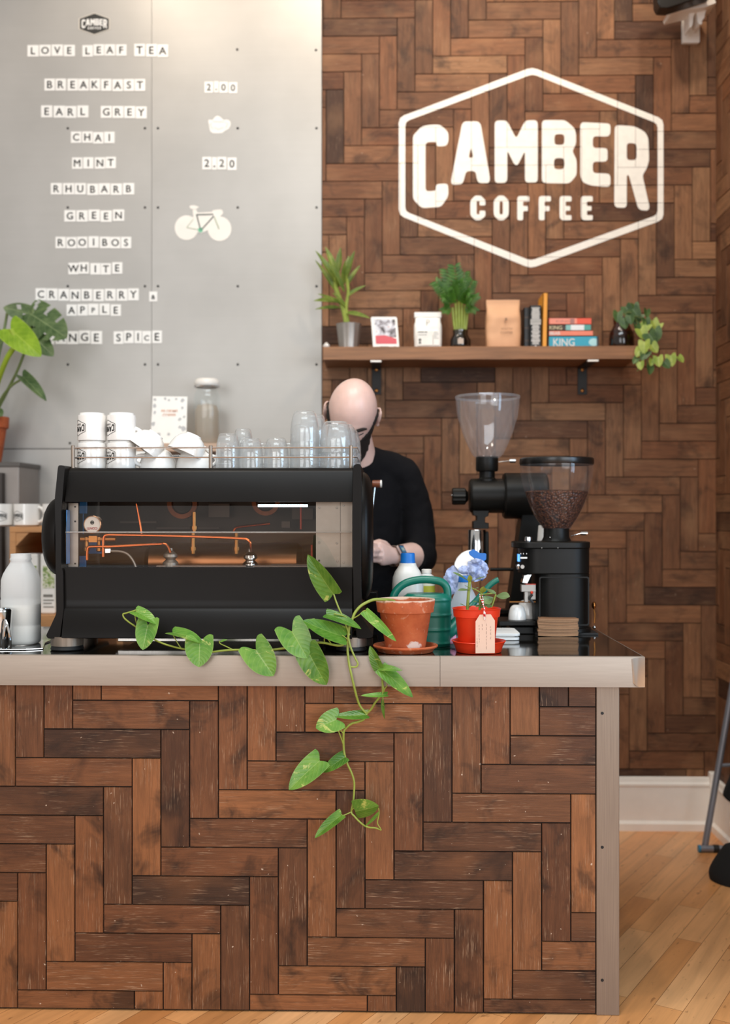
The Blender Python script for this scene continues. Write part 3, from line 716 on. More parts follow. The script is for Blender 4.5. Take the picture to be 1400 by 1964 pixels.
# leaves shared by every plant
def leaf_mesh(mb_uv, B, T, W, nrm=Vector((0,-1,0)), kind='heart', fold=0.25, droop=0.15, roll=0.0, nu=14, nv=8, wave=0.0, lobe=None, bend=0.0):
    """a leaf from its base B to its tip T, W wide; nrm is the way its upper face looks"""
    B, T = Vector(B), Vector(T); ax = T-B; L = ax.length; ax.normalize()
    n = (nrm - ax*nrm.dot(ax)); n = n.normalized() if n.length > 1e-5 else ax.orthogonal().normalized()
    ac = ax.cross(n).normalized()
    if roll:
        q = Matrix.Rotation(R(roll), 3, ax); n = q @ n; ac = q @ ac
    lb = lobe if lobe is not None else (0.20 if kind == 'heart' else 0.0)
    vs, fs, uv = [], [], []
    for i in range(nu+1):
        s = i/nu
        if kind == 'heart': wd = (1-s)**0.80*(0.78+1.05*s)/0.842
        elif kind == 'blade': wd = (math.sin(math.pi*min(1, s**0.75*0.98+0.02)))**0.8
        elif kind == 'spoon': wd = math.sin(math.pi*(0.04+0.96*s)**1.5)**0.75
        else: wd = math.sin(math.pi*(0.03+0.97*s)**0.85)**0.75
        wd = max(wd, 0.0) if i < nu else 0.0
        for j in range(-nv, nv+1):
            k = j/nv
            al = s*L - lb*L*math.sin(math.pi*min(1.0, abs(k))*0.66)*(1-s)**2.6
            v = k*W/2*wd
            h = abs(v)*fold - droop*L*(s**2) + droop*L*0.25*s + wave*L*math.sin(s*9+k*2)*abs(k)
            vs.append(B + ax*al + ac*(v + bend*L*s*(1-s)) + n*h); uv.append((s, k))
    m = 2*nv+1
    for i in range(nu):
        for j in range(2*nv): fs.append((i*m+j, i*m+j+1, (i+1)*m+j+1, (i+1)*m+j))
    return vs, fs, uv
def leaf(parent, B, T, W, m, name='leaf', mid=None, **kw):
    vs, fs, uv = leaf_mesh(None, B, T, W, **kw)
    org = ORG[parent.name]; me = bpy.data.meshes.new(name); o = bpy.data.objects.new(name, me); C.objects.link(o); o.parent = parent; ORG[o.name] = org
    me.from_pydata([p-org for p in vs], [], fs); me.materials.append(m)
    ul = me.uv_layers.new(name='UVMap')
    for lp in me.loops: ul.data[lp.index].uv = uv[lp.vertex_index]
    me.polygons.foreach_set('use_smooth', [True]*len(me.polygons)); return o

# plant in the metal pot
YI = 4.44
DRA = leaf_mat('striped_leaf', '#5c7a2b', '#86983f', '#d8d69a', None, 0.4)
c = P(669, 663, YI)
dp = thing('potted_plant', 'tall yellow-green plant in a ribbed metal pot on the shelf end', 'plant', (c.x, YI, ZS))
kz = S(1, YI)
mb = MB(); nn = 48; h = 50*kz; rb, rt = 17.5*kz, 23.5*kz; prof = [(0,0),(rb,0),(rt,h),(rt+0.001,h+0.002),(rt-0.003,h+0.002),(rt-0.004,h-0.01)]
vs = []
for r, z in prof:
    for q in range(nn): a = 2*math.pi*q/nn; rr = r*(1+(0.03*math.cos(12*a) if r > 0.01 else 0)); vs.append(Vector((c.x+rr*math.cos(a), YI+rr*math.sin(a), ZS+z)))
fs = [(i*nn+q, i*nn+(q+1)%nn, (i+1)*nn+(q+1)%nn, (i+1)*nn+q) for i in range(len(prof)-1) for q in range(nn)]
mb.add(vs, fs); obj('pot', mb, DULL, dp, smooth=50)
mb = MB(); mb.lathe([(0,ZS+h-0.008),(rt-0.004,ZS+h-0.008)], (c.x,YI,0), 24); obj('soil', mb, SOIL, dp)
mb = MB(); mb.tube(ppath([(664,622),(660,600),(652,575),(645,555),(643,535),(646,520)], YI), 0.010, 8); mb.tube(ppath([(668,620),(664,590),(668,560),(664,530)], YI), 0.007, 8); obj('stem', mb, STEM, dp)
for b, t_, wd, dy in [((646,545),(608,478),14,-.05),((646,530),(625,470),13,.02),((650,520),(652,474),13,-.03),((664,535),(678,480),13,-.04),((664,540),(668,487),12,.03),((645,560),(606,495),11,.0),((655,580),(603,573),15,-.08),((655,585),(612,560),10,-.1),((652,590),(605,590),9,-.06),((664,570),(700,545),10,-.02),((664,600),(708,606),11,-.1),((660,560),(632,500),12,-.08),((664,550),(690,505),10,.02),((650,550),(640,495),12,-.06),((664,590),(640,560),9,-.05),((660,545),(660,500),11,-.07)]:
    B = P(b[0], b[1], YI); T = P(t_[0], t_[1], YI+dy); leaf(dp, B, T, S(wd, YI), DRA, kind='blade', fold=0.5, droop=0.12, nrm=Vector((0.2*(1 if t_[0]<b[0] else -1),-1,0.7)), nv=4)
# small ornament
c = P(626, 657, 4.40); mb = MB(); rr = S(6.5, 4.4); mb.ball((c.x, 4.40, ZS+rr*0.9), rr, 20, 12, sc=(1,1,0.9)); mb.lathe([(rr*0.5,0),(rr*0.3,0.004),(0,0.006)], (c.x,4.40,ZS+rr*1.7), 16)
tag(obj('ornament', mb, mat('pale_glass', '#cfc9c4', 0.1, spec=0.8)), 'tiny pale glass ornament at the shelf corner beside the metal pot', 'ornament')
# photo card
YCd = 4.43; fc = lambda a, b, d: P(a+ (665-b)*-0.075, b, YCd) + Vector((0, d + (b-600)/65*-0.02, 0))
c = P(738, 665, YCd)
cd = thing('photo_card', 'white bordered photo card leaning on the shelf beside the metal pot', 'card', (c.x, YCd-0.02, ZS))
def zfix(fn, y0=664): 
    d0 = ZS - P(700, y0, YCd).z + 0.0003
    return lambda a, b, d: fn(a, b, d) + Vector((0,0,d0))
fz = zfix(fc)
mb = MB(); mb.prism([rnd_rect(716, 600, 766, 664, 3)], fz, 0, 0.0035); obj('border', mb, PAPER, cd, smooth=0)
mb = MB(); mb.prism([[(722,605),(762,605),(762,640),(722,640)]], fz, -0.0006, -0.0001); obj('photo_top', mb, checker('photo_picture', [(0.0,'#4a4748'),(0.38,'#8f8a90'),(0.46,'#c6c7cf'),(0.55,'#dcdde2'),(0.62,'#b0655c')], 22, dist=1.0), cd, smooth=0)
mb = MB(); mb.prism([[(722,637),(740,636),(762,643),(762,653),(722,653)]], fz, -0.0010, -0.0006); obj('photo_floor', mb, mat('photo_red', '#c9525b', 0.5), cd, smooth=0)
mb = MB()
for x0, x1, y in ((723,725,659),(729,746,658.5),(757,759,658)): mb.prism([[(x0,y-1),(x1,y-1),(x1,y+0.6),(x0,y+0.6)]], fz, -0.0006, -0.0001)
obj('caption', mb, mat('grey_ink', '#8b8885', 0.6), cd, smooth=0)

# coffee bags
def bag(name, label, x0, x1, y0, Y, depth, m, fold, waist, seed):
    a = P(x0, 663, Y); b = P(x1, y0, Y); cx = (a.x+b.x)/2; w2 = (b.x-a.x)/2; hh = b.z-P(x0, 663, Y).z
    t = thing(name, label, 'coffee bag', (cx, Y, ZS)); rings = []; nn = 40; N = 26
    for i in range(N+1):
        s = i/N; z = ZS+0.0003+hh*s
        d2 = depth/2*(1-0.88*sm((s-0.55)/0.4))*(0.93+0.07*math.sin(s*9))
        ww = w2*(0.965+0.035*math.sin(math.pi*min(1,s*1.3))) * (1-waist*math.exp(-((s-0.78)/0.10)**2))
        ring = []
        for k in range(nn):
            th = 2*math.pi*k/nn; ca, sa = math.cos(th), math.sin(th); q = (abs(ca)**5+abs(sa)**5)**-0.2
            p = Vector((cx+ww*ca*q, Y+d2*sa*q, z)); nz = noise.noise(Vector((p.x*28, p.z*28, seed+sa)))*0.004*math.sin(math.pi*s)
            p.y += nz; p.x += nz*0.6; ring.append(p)
        rings.append(ring)
    mb = MB(); mb.loft(rings); obj('bag', mb, m, t, smooth=50)
    if fold:
        mb = MB(); mb.box((a.x+0.001, Y-0.012, ZS+hh-0.022), (b.x-0.001, Y+0.012, ZS+hh+0.001)); obj('folded_top', mb, m, t, bevel=0.003)
    return t, cx, hh
KRAFT = mat('kraft_paper', '#d3a27c', 0.6, var=0.07, scale=8, bump=0.25, bscale=14)
t, cx, hh = bag('coffee_bag', 'white coffee bag with a printed label on the shelf', 794, 847, 592, 4.42, 0.075, PAPER, True, 0.06, 3.0)
yf = 4.42-0.0425
mb = MB(); text_into(mb, 'P', (cx, yf+0.010, ZS+hh*0.70), 0.024, bold=-0.01); obj('letter', mb, mat('grey_ink2', '#8a8a86', 0.6), t, smooth=0, recalc=False)
mb = MB(); mb.box((cx-0.045, yf-0.0010, ZS+0.012), (cx+0.018, yf+0.001, ZS+0.070)); mb.box((cx+0.022, yf-0.0010, ZS+0.012), (cx+0.046, yf+0.001, ZS+0.070)); obj('label', mb, mat('label_paper', '#e6e4de', 0.5), t, smooth=0)
mb = MB()
for k_, (xa, xb, z) in enumerate(((-.042,-.018,.064),(-.015,-.004,.064),(.024,.038,.064),(.024,.042,.056),(.024,.036,.048),(.024,.042,.040),(-.042,-.006,.054))): mb.box((cx+xa, yf-0.0016, ZS+z), (cx+xb, yf-0.0010, ZS+z+(.004 if k_<2 else .0016)))
mb.lathe([(0,-0.0006),(0.006,-0.0006),(0.006,0)], (cx-0.034, yf-0.0010, ZS+0.034), 16, axis='y'); mb.box((cx-.039, yf-.0016, ZS+.018), (cx-.029, yf-.0010, ZS+.026))
obj('print', mb, mat('dark_print', '#55544f', 0.6), t, smooth=0)
t, cx, hh = bag('coffee_bag', 'plump brown paper coffee bag on the shelf beside the black books', 931, 998, 568, 4.42, 0.085, KRAFT, False, 0.02, 8.0)
mb = MB(); yf = 4.42-0.0475
mb.box((cx+.004, yf-.001, ZS+.112), (cx+.012, yf, ZS+.122)); mb.box((cx+.002, yf-.001, ZS+.100), (cx+.005, yf, ZS+.112))
text_into(mb, 'COFFEE', (cx+.010, yf-.0006, ZS+.062), .009, w=.05); text_into(mb, 'ROASTED', (cx+.012, yf-.0006, ZS+.078), .008, w=.045)
obj('print', mb, mat('brown_print', '#8f6b50', 0.6), t, smooth=0, recalc=False)

# palm in a dark jar
c = P(883, 662, 4.42); PALM = leaf_mat('palm_leaf', '#2f5c1c', '#4c8024', '#6b9a38', None, 0.4)
pp = thing('potted_palm', 'small bushy palm in a dark glass jar on the shelf', 'plant', (c.x, 4.42, ZS)); kz = S(1, 4.42)
mb = MB(); mb.lathe([(0,0.0005),(17*kz,0.0005),(19.5*kz,6*kz),(19.5*kz,18*kz),(15*kz,26*kz),(13.5*kz,30*kz),(14.5*kz,37*kz)], (c.x,4.42,ZS), 32); obj('jar', mb, DARKGL, pp)
mb = MB(); mb.lathe([(0,0.003),(16*kz,0.003),(17.5*kz,8*kz),(17*kz,16*kz),(0,19*kz)], (c.x,4.42,ZS), 24); obj('soil', mb, SOIL, pp)
mb = MB(); mb.box((c.x-.014, 4.42-19.9*kz, ZS+.018), (c.x+.010, 4.42-19.4*kz, ZS+.040)); obj('jar_label', mb, mat('jar_print', '#b9aa9c', .6), pp, smooth=0)
for (x1, y1, y2) in [(868,590,0),(874,582,0),(880,575,0),(886,578,0),(892,586,0),(897,592,0)]:
    mb = MB(); mb.tube(ppath([(883+(x1-883)*.4,655),(883+(x1-883)*.8,622),(x1,y1)], 4.42), 0.0055, 6); obj('stem', mb, STEM, pp)
for (x0,y0,x1,y1,dy) in [(874,588,842,542,-.05),(876,585,858,515,.02),(880,580,872,508,-.03),(884,580,890,520,.03),(888,585,905,535,-.04),(892,590,916,562,-.02),(868,592,850,565,-.08),(880,590,868,545,-.09),(888,592,898,556,-.09),(884,580,850,538,.04),(880,585,838,536,0.02),(886,592,912,590,-.06),(870,598,848,590,-.05),(884,588,880,535,-.06),(890,592,905,566,-.1)]:
    B, T = P(x0,y0,4.42), P(x1,y1,4.42+dy); ax = (T-B); L = ax.length; mb = MB(); allv, allf, alluv = [], [], []
    curve = [B+ax*s+Vector((0,0,-0.03*s*s+0.02*s)) for s in [i/9 for i in range(10)]]
    for i in range(2, 10):
        for sd in (-1, 1):
            d = (curve[min(i+1,9)]-curve[i-1]).normalized(); side = d.cross(Vector((0,-1,0.25))).normalized()*sd
            tip = curve[i]+(d*0.7+side*0.8+Vector((0,0,-0.25)))*L*0.42*(1-0.05*i)
            v_, f_, u_ = leaf_mesh(None, curve[i], tip, L*0.085, kind='blade', fold=0.3, droop=0.15, nu=6, nv=2)
            b0 = len(allv); allv += v_; allf += [tuple(b0+q for q in f) for f in f_]; alluv += u_
    me = bpy.data.meshes.new('frond'); o = bpy.data.objects.new('frond', me); C.objects.link(o); o.parent = pp
    me.from_pydata([p-ORG[pp.name] for p in allv], [], allf); me.materials.append(PALM); ul = me.uv_layers.new(name='UVMap')
    for lp in me.loops: ul.data[lp.index].uv = alluv[lp.vertex_index]
    me.polygons.foreach_set('use_smooth', [True]*len(me.polygons))

# books
def upright(label, x0, x1, y0, Y, depth, m, pages=True, lean=0.0):
    a = P(x0, 663, Y); b = P(x1, y0, Y); t = thing('book', label, 'book', ((a.x+b.x)/2, Y+depth/2, ZS), 'books on the wall shelf')
    z1 = ZS + (b.z-P(x0, 663, Y).z); mm = Matrix.Translation(Vector((a.x,0,ZS))) @ Matrix.Rotation(lean, 4, 'Y') @ Matrix.Translation(Vector((-a.x,0,-ZS)))
    mb = MB(); mb.box((a.x, Y, ZS+.0003), (b.x, Y+.003, z1), mat=mm); mb.box((a.x, Y, ZS+.0003), (a.x+.0025, Y+depth, z1), mat=mm); mb.box((b.x-.0025, Y, ZS+.0003), (b.x, Y+depth, z1), mat=mm); cv = obj('cover', mb, m, t, smooth=0, weld=False)
    mb = MB(); mb.box((a.x+.003, Y+.0035, ZS+.003), (b.x-.003, Y+depth-.004, z1-.004), mat=mm); obj('pages', mb, PAPER, t, smooth=0)
    return t, (a.x+b.x)/2, z1-ZS
BKB = mat('black_cover', '#191615', 0.35)
t, cx, hh = upright('worn black book between the brown paper bag and the lettered black book', 1005, 1016, 582, 4.43, 0.11, BKB)
mb = MB()
for z in (.2,.5,.75): mb.box((cx-.010, 4.4293, ZS+hh*z), (cx+.010, 4.4299, ZS+hh*z+.006))
obj('spine_band', mb, mat('brown_band', '#4b3a30', .5), t, smooth=0)
t, cx, hh = upright('black book with big pale lettering down the spine', 1016.5, 1038, 580, 4.40, 0.13, BKB)
mb = MB(); rr_ = random.Random(4); z = ZS+hh*.10
while z < ZS+hh*.95:
    st = rr_.uniform(.0035,.008); wv = rr_.uniform(.014,.021) if abs(z-ZS-hh*.62) > .012 else .024
    mb.box((cx-wv*0.9, 4.3992, z), (cx+wv*0.9, 4.3999, z+st)); z += st+rr_.uniform(.0008,.002)
mb.lathe([(0,-.0004),(.005,-.0004),(.005,0)], (cx, 4.3996, ZS+hh*.055), 14, axis='y')
obj('spine_lettering', mb, mat('pale_grey_print', '#bdbcb9', .5), t, smooth=0)
t, cx, hh = upright('tall thin orange book leaning beside the black books', 1039.5, 1049, 557, 4.39, 0.14, mat('orange_cover', '#e39a2e', 0.45), lean=0.02)
def lying(label, x0, x1, y0, y1, Y, depth, m, zb_):
    a = P(x0, y1, Y); b = P(x1, y0, Y); hh = b.z-a.z
    t = thing('book', label, 'book', ((a.x+b.x)/2, Y+depth/2, zb_), 'books on the wall shelf')
    mb = MB(); mb.box((a.x, Y, zb_), (b.x, Y+.003, zb_+hh)); mb.box((a.x, Y, zb_), (b.x, Y+depth, zb_+.002)); mb.box((a.x, Y, zb_+hh-.002), (b.x, Y+depth, zb_+hh)); obj('cover', mb, m, t, smooth=0, weld=False)
    mb = MB(); mb.box((a.x+.002, Y+.0035, zb_+.0022), (b.x-.002, Y+depth-.002, zb_+hh-.0022)); obj('pages', mb, PAPER, t, smooth=0)
    return t, a.x, b.x, zb_, zb_+hh
TEAL = mat('teal_cover', '#2b9db8', .4); COR = mat('coral_cover', '#e2583f', .45); PALE = mat('silver_print', '#d8d8d4', .4)
t, xa, xb, z0, z1 = lying('thick blue book reading KING at the bottom of the lying pile', 1053, 1148, 638.5, 662.5, 4.40, 0.11, TEAL, ZS+.0004)
mb = MB(); text_into(mb, 'KING', ((xa*0.70+xb*.30), 4.3994, (z0+z1)/2), (z1-z0)*.62, w=.088, bold=.01); obj('title', mb, PALE, t, smooth=0, recalc=False)
mb = MB(); mb.ball((xb-.02, 4.3999, (z0+z1)/2), .016, 14, 8, sc=(1.3,.03,1)); obj('cover_picture', mb, mat('cover_foam', '#a9d6dd', .5), t)
mb = MB(); mb.box((xb-.008, 4.3990, z0+.001), (xb+.0005, 4.3998, z1-.001)); obj('spine_end', mb, BKB, t, smooth=0)
zt = z1+.0004
t, xa, xb, z0, z1 = lying('orange and pink book third from the top of the lying pile', 1053, 1137, 627, 638, 4.40, 0.11, mat('orange_pink', '#e5836a', .45), zt)
mb = MB(); text_into(mb, 'BEAR', ((xa*.86+xb*.14), 4.3994, (z0+z1)/2), (z1-z0)*.6, w=.044, bold=.02); obj('title', mb, PALE, t, smooth=0, recalc=False); zt = z1+.0004
t, xa, xb, z0, z1 = lying('dark spined KING book with a teal and white band second in the pile', 1053, 1133, 615, 626, 4.40, 0.10, mat('brown_cover', '#3c2c24', .45), zt)
mb = MB(); text_into(mb, 'KING', ((xa*.84+xb*.16), 4.3994, (z0+z1)/2), (z1-z0)*.72, w=.052, bold=.01); obj('title', mb, mat('gold_print', '#d3c29a', .4), t, smooth=0, recalc=False)
for f0, f1, m_ in ((.40,.52,mat('sea_band','#7fb5b2',.4)),(.52,.84,mat('white_band','#dfe3e6',.4)),(.84,1.0,mat('green_band','#4f9b93',.4))):
    mb = MB(); mb.box((xa+(xb-xa)*f0, 4.3993, z0+.0005), (xa+(xb-xa)*f1, 4.3999, z1-.0005)); obj('spine_band', mb, m_, t, smooth=0)
zt = z1+.0004
t, xa, xb, z0, z1 = lying('coral red book on top of the lying pile', 1053, 1134, 601, 614.5, 4.40, 0.11, COR, zt)
mb = MB(); mb.box((xa+.002, 4.3993, z0+.003), (xa+(xb-xa)*.66, 4.3999, z1-.002)); obj('spine_panel', mb, mat('salmon_panel', '#e98f7b', .45), t, smooth=0)
mb = MB(); text_into(mb, 'KING', (xa+(xb-xa)*.34, 4.3990, (z0+z1)/2), (z1-z0)*.30, w=.06); mb.box((xa+(xb-xa)*.5, 4.3989, z0+.004), (xa+(xb-xa)*.6, 4.3992, z1-.004)); obj('title', mb, mat('mauve_print', '#a4716c', .5), t, smooth=0, recalc=False)

# ivy in a glass jar
IVY = leaf_mat('ivy_leaf', '#7f9c3c', '#b4c458', '#d6e096', None, .42); IVYD = leaf_mat('ivy_leaf_dark', '#33512c', '#567539', '#8aa665', None, .42)
Yv = 4.40; c = P(1192, 662, Yv); iv = thing('potted_ivy', 'ivy trailing from a brown glass jar over the shelf end', 'plant', (c.x, Yv, ZS)); kz = S(1, Yv)
mb = MB(); mb.lathe([(0,.0005),(22*kz,.0005),(24*kz,4*kz),(23*kz,28*kz),(17*kz,40*kz),(15*kz,44*kz),(16*kz,58*kz)], (c.x,Yv,ZS), 28); obj('jar', mb, glass_mat('amber_glass','#a5826e',.7,.4), iv)
mb = MB(); mb.lathe([(0,.002),(21*kz,.002),(22*kz,6*kz),(21*kz,20*kz),(0,22*kz)], (c.x,Yv,ZS), 24); obj('soil', mb, SOIL, iv)
for l in ([(1190,630),(1196,605),(1210,600),(1225,625),(1232,660,4.31),(1240,690,4.31),(1245,712,4.31)],[(1192,630),(1205,610),(1225,608),(1245,620),(1255,640)],[(1232,665,4.31),(1262,690,4.3),(1285,693,4.3),(1302,690,4.3)],[(1236,680,4.31),(1228,700,4.31),(1222,712,4.31)]):
    mb = MB(); mb.tube(ppath(l, Yv-.03), .0022, 6); obj('stem', mb, STEMB, iv)
ra = random.Random(9)
for k_, (x, y, s_, Yl) in enumerate([(1185,606,20,4.37),(1200,596,22,4.4),(1214,602,24,4.38),(1196,618,22,4.36),(1216,590,18,4.42),(1226,612,22,4.4),(1240,600,16,4.42),(1252,622,20,4.4),(1240,632,24,4.36),(1256,640,24,4.36),(1266,626,14,4.4),(1228,640,24,4.33),(1244,650,28,4.32),(1236,664,24,4.3),(1250,668,20,4.31),(1240,682,20,4.3),(1228,676,18,4.31),(1228,700,16,4.3),(1246,708,18,4.3),(1250,694,14,4.3),(1262,692,20,4.29),(1274,700,18,4.29),(1286,690,22,4.29),(1301,690,16,4.29),(1220,630,18,4.35),(1208,612,18,4.34),(1238,618,18,4.37),(1222,692,14,4.31)]):
    B = P(x, y-s_*.35, Yl); a = ra.uniform(-1.0, 1.0); T = P(x+s_*.75*math.sin(a), y+s_*.6*math.cos(a), Yl-.008)
    leaf(iv, B, T, S(s_*.95, Yl), IVY if (y > 618 and k_ % 3) else IVYD, kind='heart', fold=.3, droop=.1, nrm=Vector((ra.uniform(-.5,.5),-1,ra.uniform(0,.8))), nu=7, nv=4)
# white scrolled bracket with a dark box at the top right
Yq = 4.40; fq = pix(Yq); fq2 = pix(4.34)
bk_ = thing('corbel', 'white scrolled bracket high on the wood wall at the top right', 'bracket', (P(1326,82,Yq).x, Yq, P(1326,82,Yq).z))
mb = MB(); mb.prism([rnd_rect(1309, 10, 1342, 82, 3)], pix(4.555), 0.0, YB-.007-4.555); obj('wall_plate', mb, WHITE, bk_, bevel=.004)
mb = MB(); mb.prism([round_poly([(1322,8),(1362,-6),(1358,12),(1352,26),(1351,34),(1346,40),(1347,46),(1341,47),(1338,40),(1336,22),(1330,30),(1328,50),(1322,54)],.3)], pix(4.42), 0, .0795); obj('scroll', mb, WHITE, bk_, bevel=.003)
mb = MB(); mb.prism([[(1283,20),(1370,-8),(1374,6),(1350,14),(1318,19),(1286,27)]], pix(4.38), 0, .10); obj('ledge', mb, WHITE, bk_, bevel=.003)
mb = MB(); mb.prism([[(1258,-60),(1350,-80),(1366,-12),(1284,15),(1266,14),(1261,4)]], pix(4.30), 0, .07)
tag(obj('heater_box', mb, BLACKS, bevel=.004), 'black box cut off by the picture edge above the white bracket', 'box')
# ------------------------------------------------------------------ espresso machine (its back faces the room)
YM, YMB = 2.93, 3.45
cm = P(400, 1252, YM)
em = thing('espresso_machine', 'wide matte black coffee machine with a clear window showing copper pipes', 'coffee machine', (cm.x, 3.19, ZT))
def fpx(Y): return pix(Y)
LO = [(111,895),(114,892),(124.5,893),(120,950),(117,985),(117,1085),(121,1097),(122,1168),(115,1224),(92,1225),(88,1219),(95,1205),(108,1177),(107,1108),(105,955)]
RO = [(677,893),(686,889),(692,891),(694,930),(693,1100),(693,1182),(702,1197),(716,1219),(713,1224),(684,1225),(678,1168),(677,1097),(675.5,1085),(675.5,985),(676,950)]
zz = lambda y, Y=YM: P(400, y, Y).z
for loop, sgn, xd in ((LO, -1, 96), (RO, 1, 702)):
    mb = MB(); mb.prism([round_poly(loop, .3, 5)], fpx(YM), 0, YMB-YM)
    sp = obj('side_panel', mb, MACH, em, smooth=40, bevel=.004)
    # domed disc on the flank
    cx = P(104 if sgn < 0 else 694, 1030, YM).x; rz = S(78, YM) if sgn < 0 else S(128, YM); mb = MB(); rg = []
    for i in range(9):
        t = i/8; r = math.cos(t*math.pi/2)**(0.6 if sgn < 0 else .35) if t < 1 else 0.0; h = math.sin(t*math.pi/2)
        rg.append((max(r, 0.001), h))
    vs = []; nn = 40; dep = S(34, 3.0) if sgn < 0 else S(20, 3.06)
    for r, h in rg:
        for k in range(nn):
            a = 2*math.pi*k/nn; vs.append(Vector((cx+sgn*h*dep, (3.0 if sgn < 0 else 3.06)+math.cos(a)*r*(.068 if sgn < 0 else .12), zz(1030)+math.sin(a)*r*rz)))
    mb.add(vs, [(i*nn+k, i*nn+(k+1)%nn, (i+1)*nn+(k+1)%nn, (i+1)*nn+k) for i in range(8) for k in range(nn)] + [tuple(range(8*nn, 9*nn))])
    obj('side_dome', mb, MACH, em, smooth=60)
xa, xb = P(121, 1000, YM).x+.001, P(676, 1000, YM).x-.001
def skin(name, prof, m, sm_=25):
    mb = MB(); mb.loft([[Vector((x, y, z)) for y, z in prof] for x in (xa, xb)]); return obj(name, mb, m, em, smooth=sm_)
zy = lambda y, Y: P(400, y, Y).z
top = [(2.985,zy(897.5,2.985)),(2.974,zy(900,2.974)),(2.968,zy(906,2.968)),(2.943,zy(962.5,2.943)),(2.975,zy(962.5,2.950)),(2.99,zy(908,2.968)),(3.43,zy(903,2.985)),(3.43,zy(897.5,2.985))]
skin('top_cover', top, MACH, 50)
low = [(2.942,zy(1088,2.942)),(2.944,zy(1150,2.944)),(2.943,zy(1163,2.943)),(2.939,zy(1169,2.939)),(2.933,zy(1174,2.933)),(2.912,zy(1224,2.912)),(2.93,zy(1225,2.93)),(2.96,zy(1170,2.94)),(2.962,zy(1088,2.942))]
skin('lower_cover', low, MACH, 50)
zf = zy(1224, 2.93)
mb = MB(); mb.box((xa, 2.965, zf+.002), (xb, 3.40, zf+.03)); obj('base_tray', mb, BLACK, em, smooth=0)
# clear window, creased along its middle
ztop, zmid, zlow = zy(962, 2.965), zy(1021, 2.945), zy(1089, 2.95)
pr = [(2.966,ztop),(2.9475,zmid+.006),(2.9455,zmid+.002),(2.9455,zmid-.002),(2.947,zmid-.006),(2.952,zlow)]
mb = MB(); mb.loft([[Vector((x, y, z)) for y, z in pr] for x in (xa, xb)], caps=False, closed=False); obj('window', mb, WINDOW, em, smooth=60)
mb = MB(); mb.tube([(xa+.002, 2.953, zmid), (xb-.002, 2.953, zmid)], .0022, 8); obj('window_highlight', mb, glass_mat('highlight_plastic', '#e4dfda', .8, .5, .1, haze=.35), em)  # pale hazy rod added to imitate the highlight along the window's bend
# inside of the case
DCOP = mat('aged_copper', '#6e3f28', .45, .8, .2, 30)
INN = mat('case_inside', '#3a2e27', .45, .5, .25, 6); 
mb = MB(); mb.box((xa, 3.30, zf+.03), (xb, 3.31, ztop+.03)); mb.box((xa, 2.985, zlow-.055), (xb, 3.30, zlow-.05)); obj('case_lining', mb, INN, em, smooth=0)
pb = lambda x0, x1, y0, y1, Y, d, nm, m, bev=0.0: obj(nm, MB().pbox(x0, x1, y0, y1, Y, d), m, em, smooth=0, bevel=bev)
mp = pb(131, 150, 965, 1092, 2.985, .003, 'metal_plate', DULL)
for y in (972, 1000, 1081):
    c = P(144, y, 2.984); mb = MB(); mb.lathe([(0,-.001),(.0025,-.001),(.0025,.001)], (c.x,2.9845,c.z), 12, axis='y'); obj('screw', mb, RUBBER, mp)
mp = pb(606, 652.4, 963, 1092, 2.985, .003, 'metal_plate', DULL); mq = pb(653.2, 676, 963, 1092, 2.983, .003, 'metal_plate', DULL)
for x, y, pa_ in ((612,974,mp),(646,974,mp),(612,1040,mp),(646,1042,mp),(612,1075,mp),(647,1076,mp),(659,970,mq),(659,1079,mq)):
    c = P(x, y, 2.983); mb = MB(); mb.lathe([(0,-.0012),(.0026,-.0012),(.0032,.0006)], (c.x,2.9828,c.z), 12, axis='y'); obj('screw', mb, CHROME, pa_)
BLF = mat('blue_film', '#2f7fc4', .25, 0, .2, 20)
mb = MB(); mb.box((xa+.0004, 2.953, zy(1082,2.953)), (xa+.0022, 2.984, zy(978,2.953))); mb.pbox(152, 166, 963, 985, 3.10, .01); mb.pbox(166, 196, 1035, 1062, 3.12, .006); mb.pbox(152, 164, 1066, 1091, 3.06, .01); mb.pbox(152,160,985,1024,3.14,.006)
obj('blue_insulation', mb, BLF, em, smooth=0, bevel=.002)
# pressure gauge, printed upside down as it hangs
c = P(177, 1006, 2.972); rg = S(17.5, 2.972)
ga = obj('pressure_gauge', MB().lathe([(rg*.86,0.0),(rg*.93,-.003),(rg,-.002),(rg,.022),(0,.022)], (c.x, 2.972, c.z), 40, axis='y'), mat('gilt_rim', '#c79a78', .2, 1.0), em)
obj('dial', MB().lathe([(0,-.0005),(rg*.87,-.0005)], (c.x,2.972,c.z), 40, axis='y'), PAPER, ga, smooth=0)
mb = MB(); text_into(mb, 'CONTI', (c.x, 2.9705, c.z-rg*.42), rg*.27, w=rg*1.15, xdir=Vector((-1,0,0)), ydir=Vector((0,0,-1)), bold=.02); obj('dial_lettering', mb, mat('red_print','#b3323a',.4), ga, smooth=0, recalc=False)
mb = MB(); mb.lathe([(rg*.12,-.0008),(rg*.22,-.0008)], (c.x,2.9715,c.z+rg*.22), 20, axis='y'); mb.box((c.x-rg*.12,2.9706,c.z+rg*.14),(c.x+rg*.12,2.9709,c.z+rg*.30)); obj('dial_badge', mb, INK, ga, smooth=0)
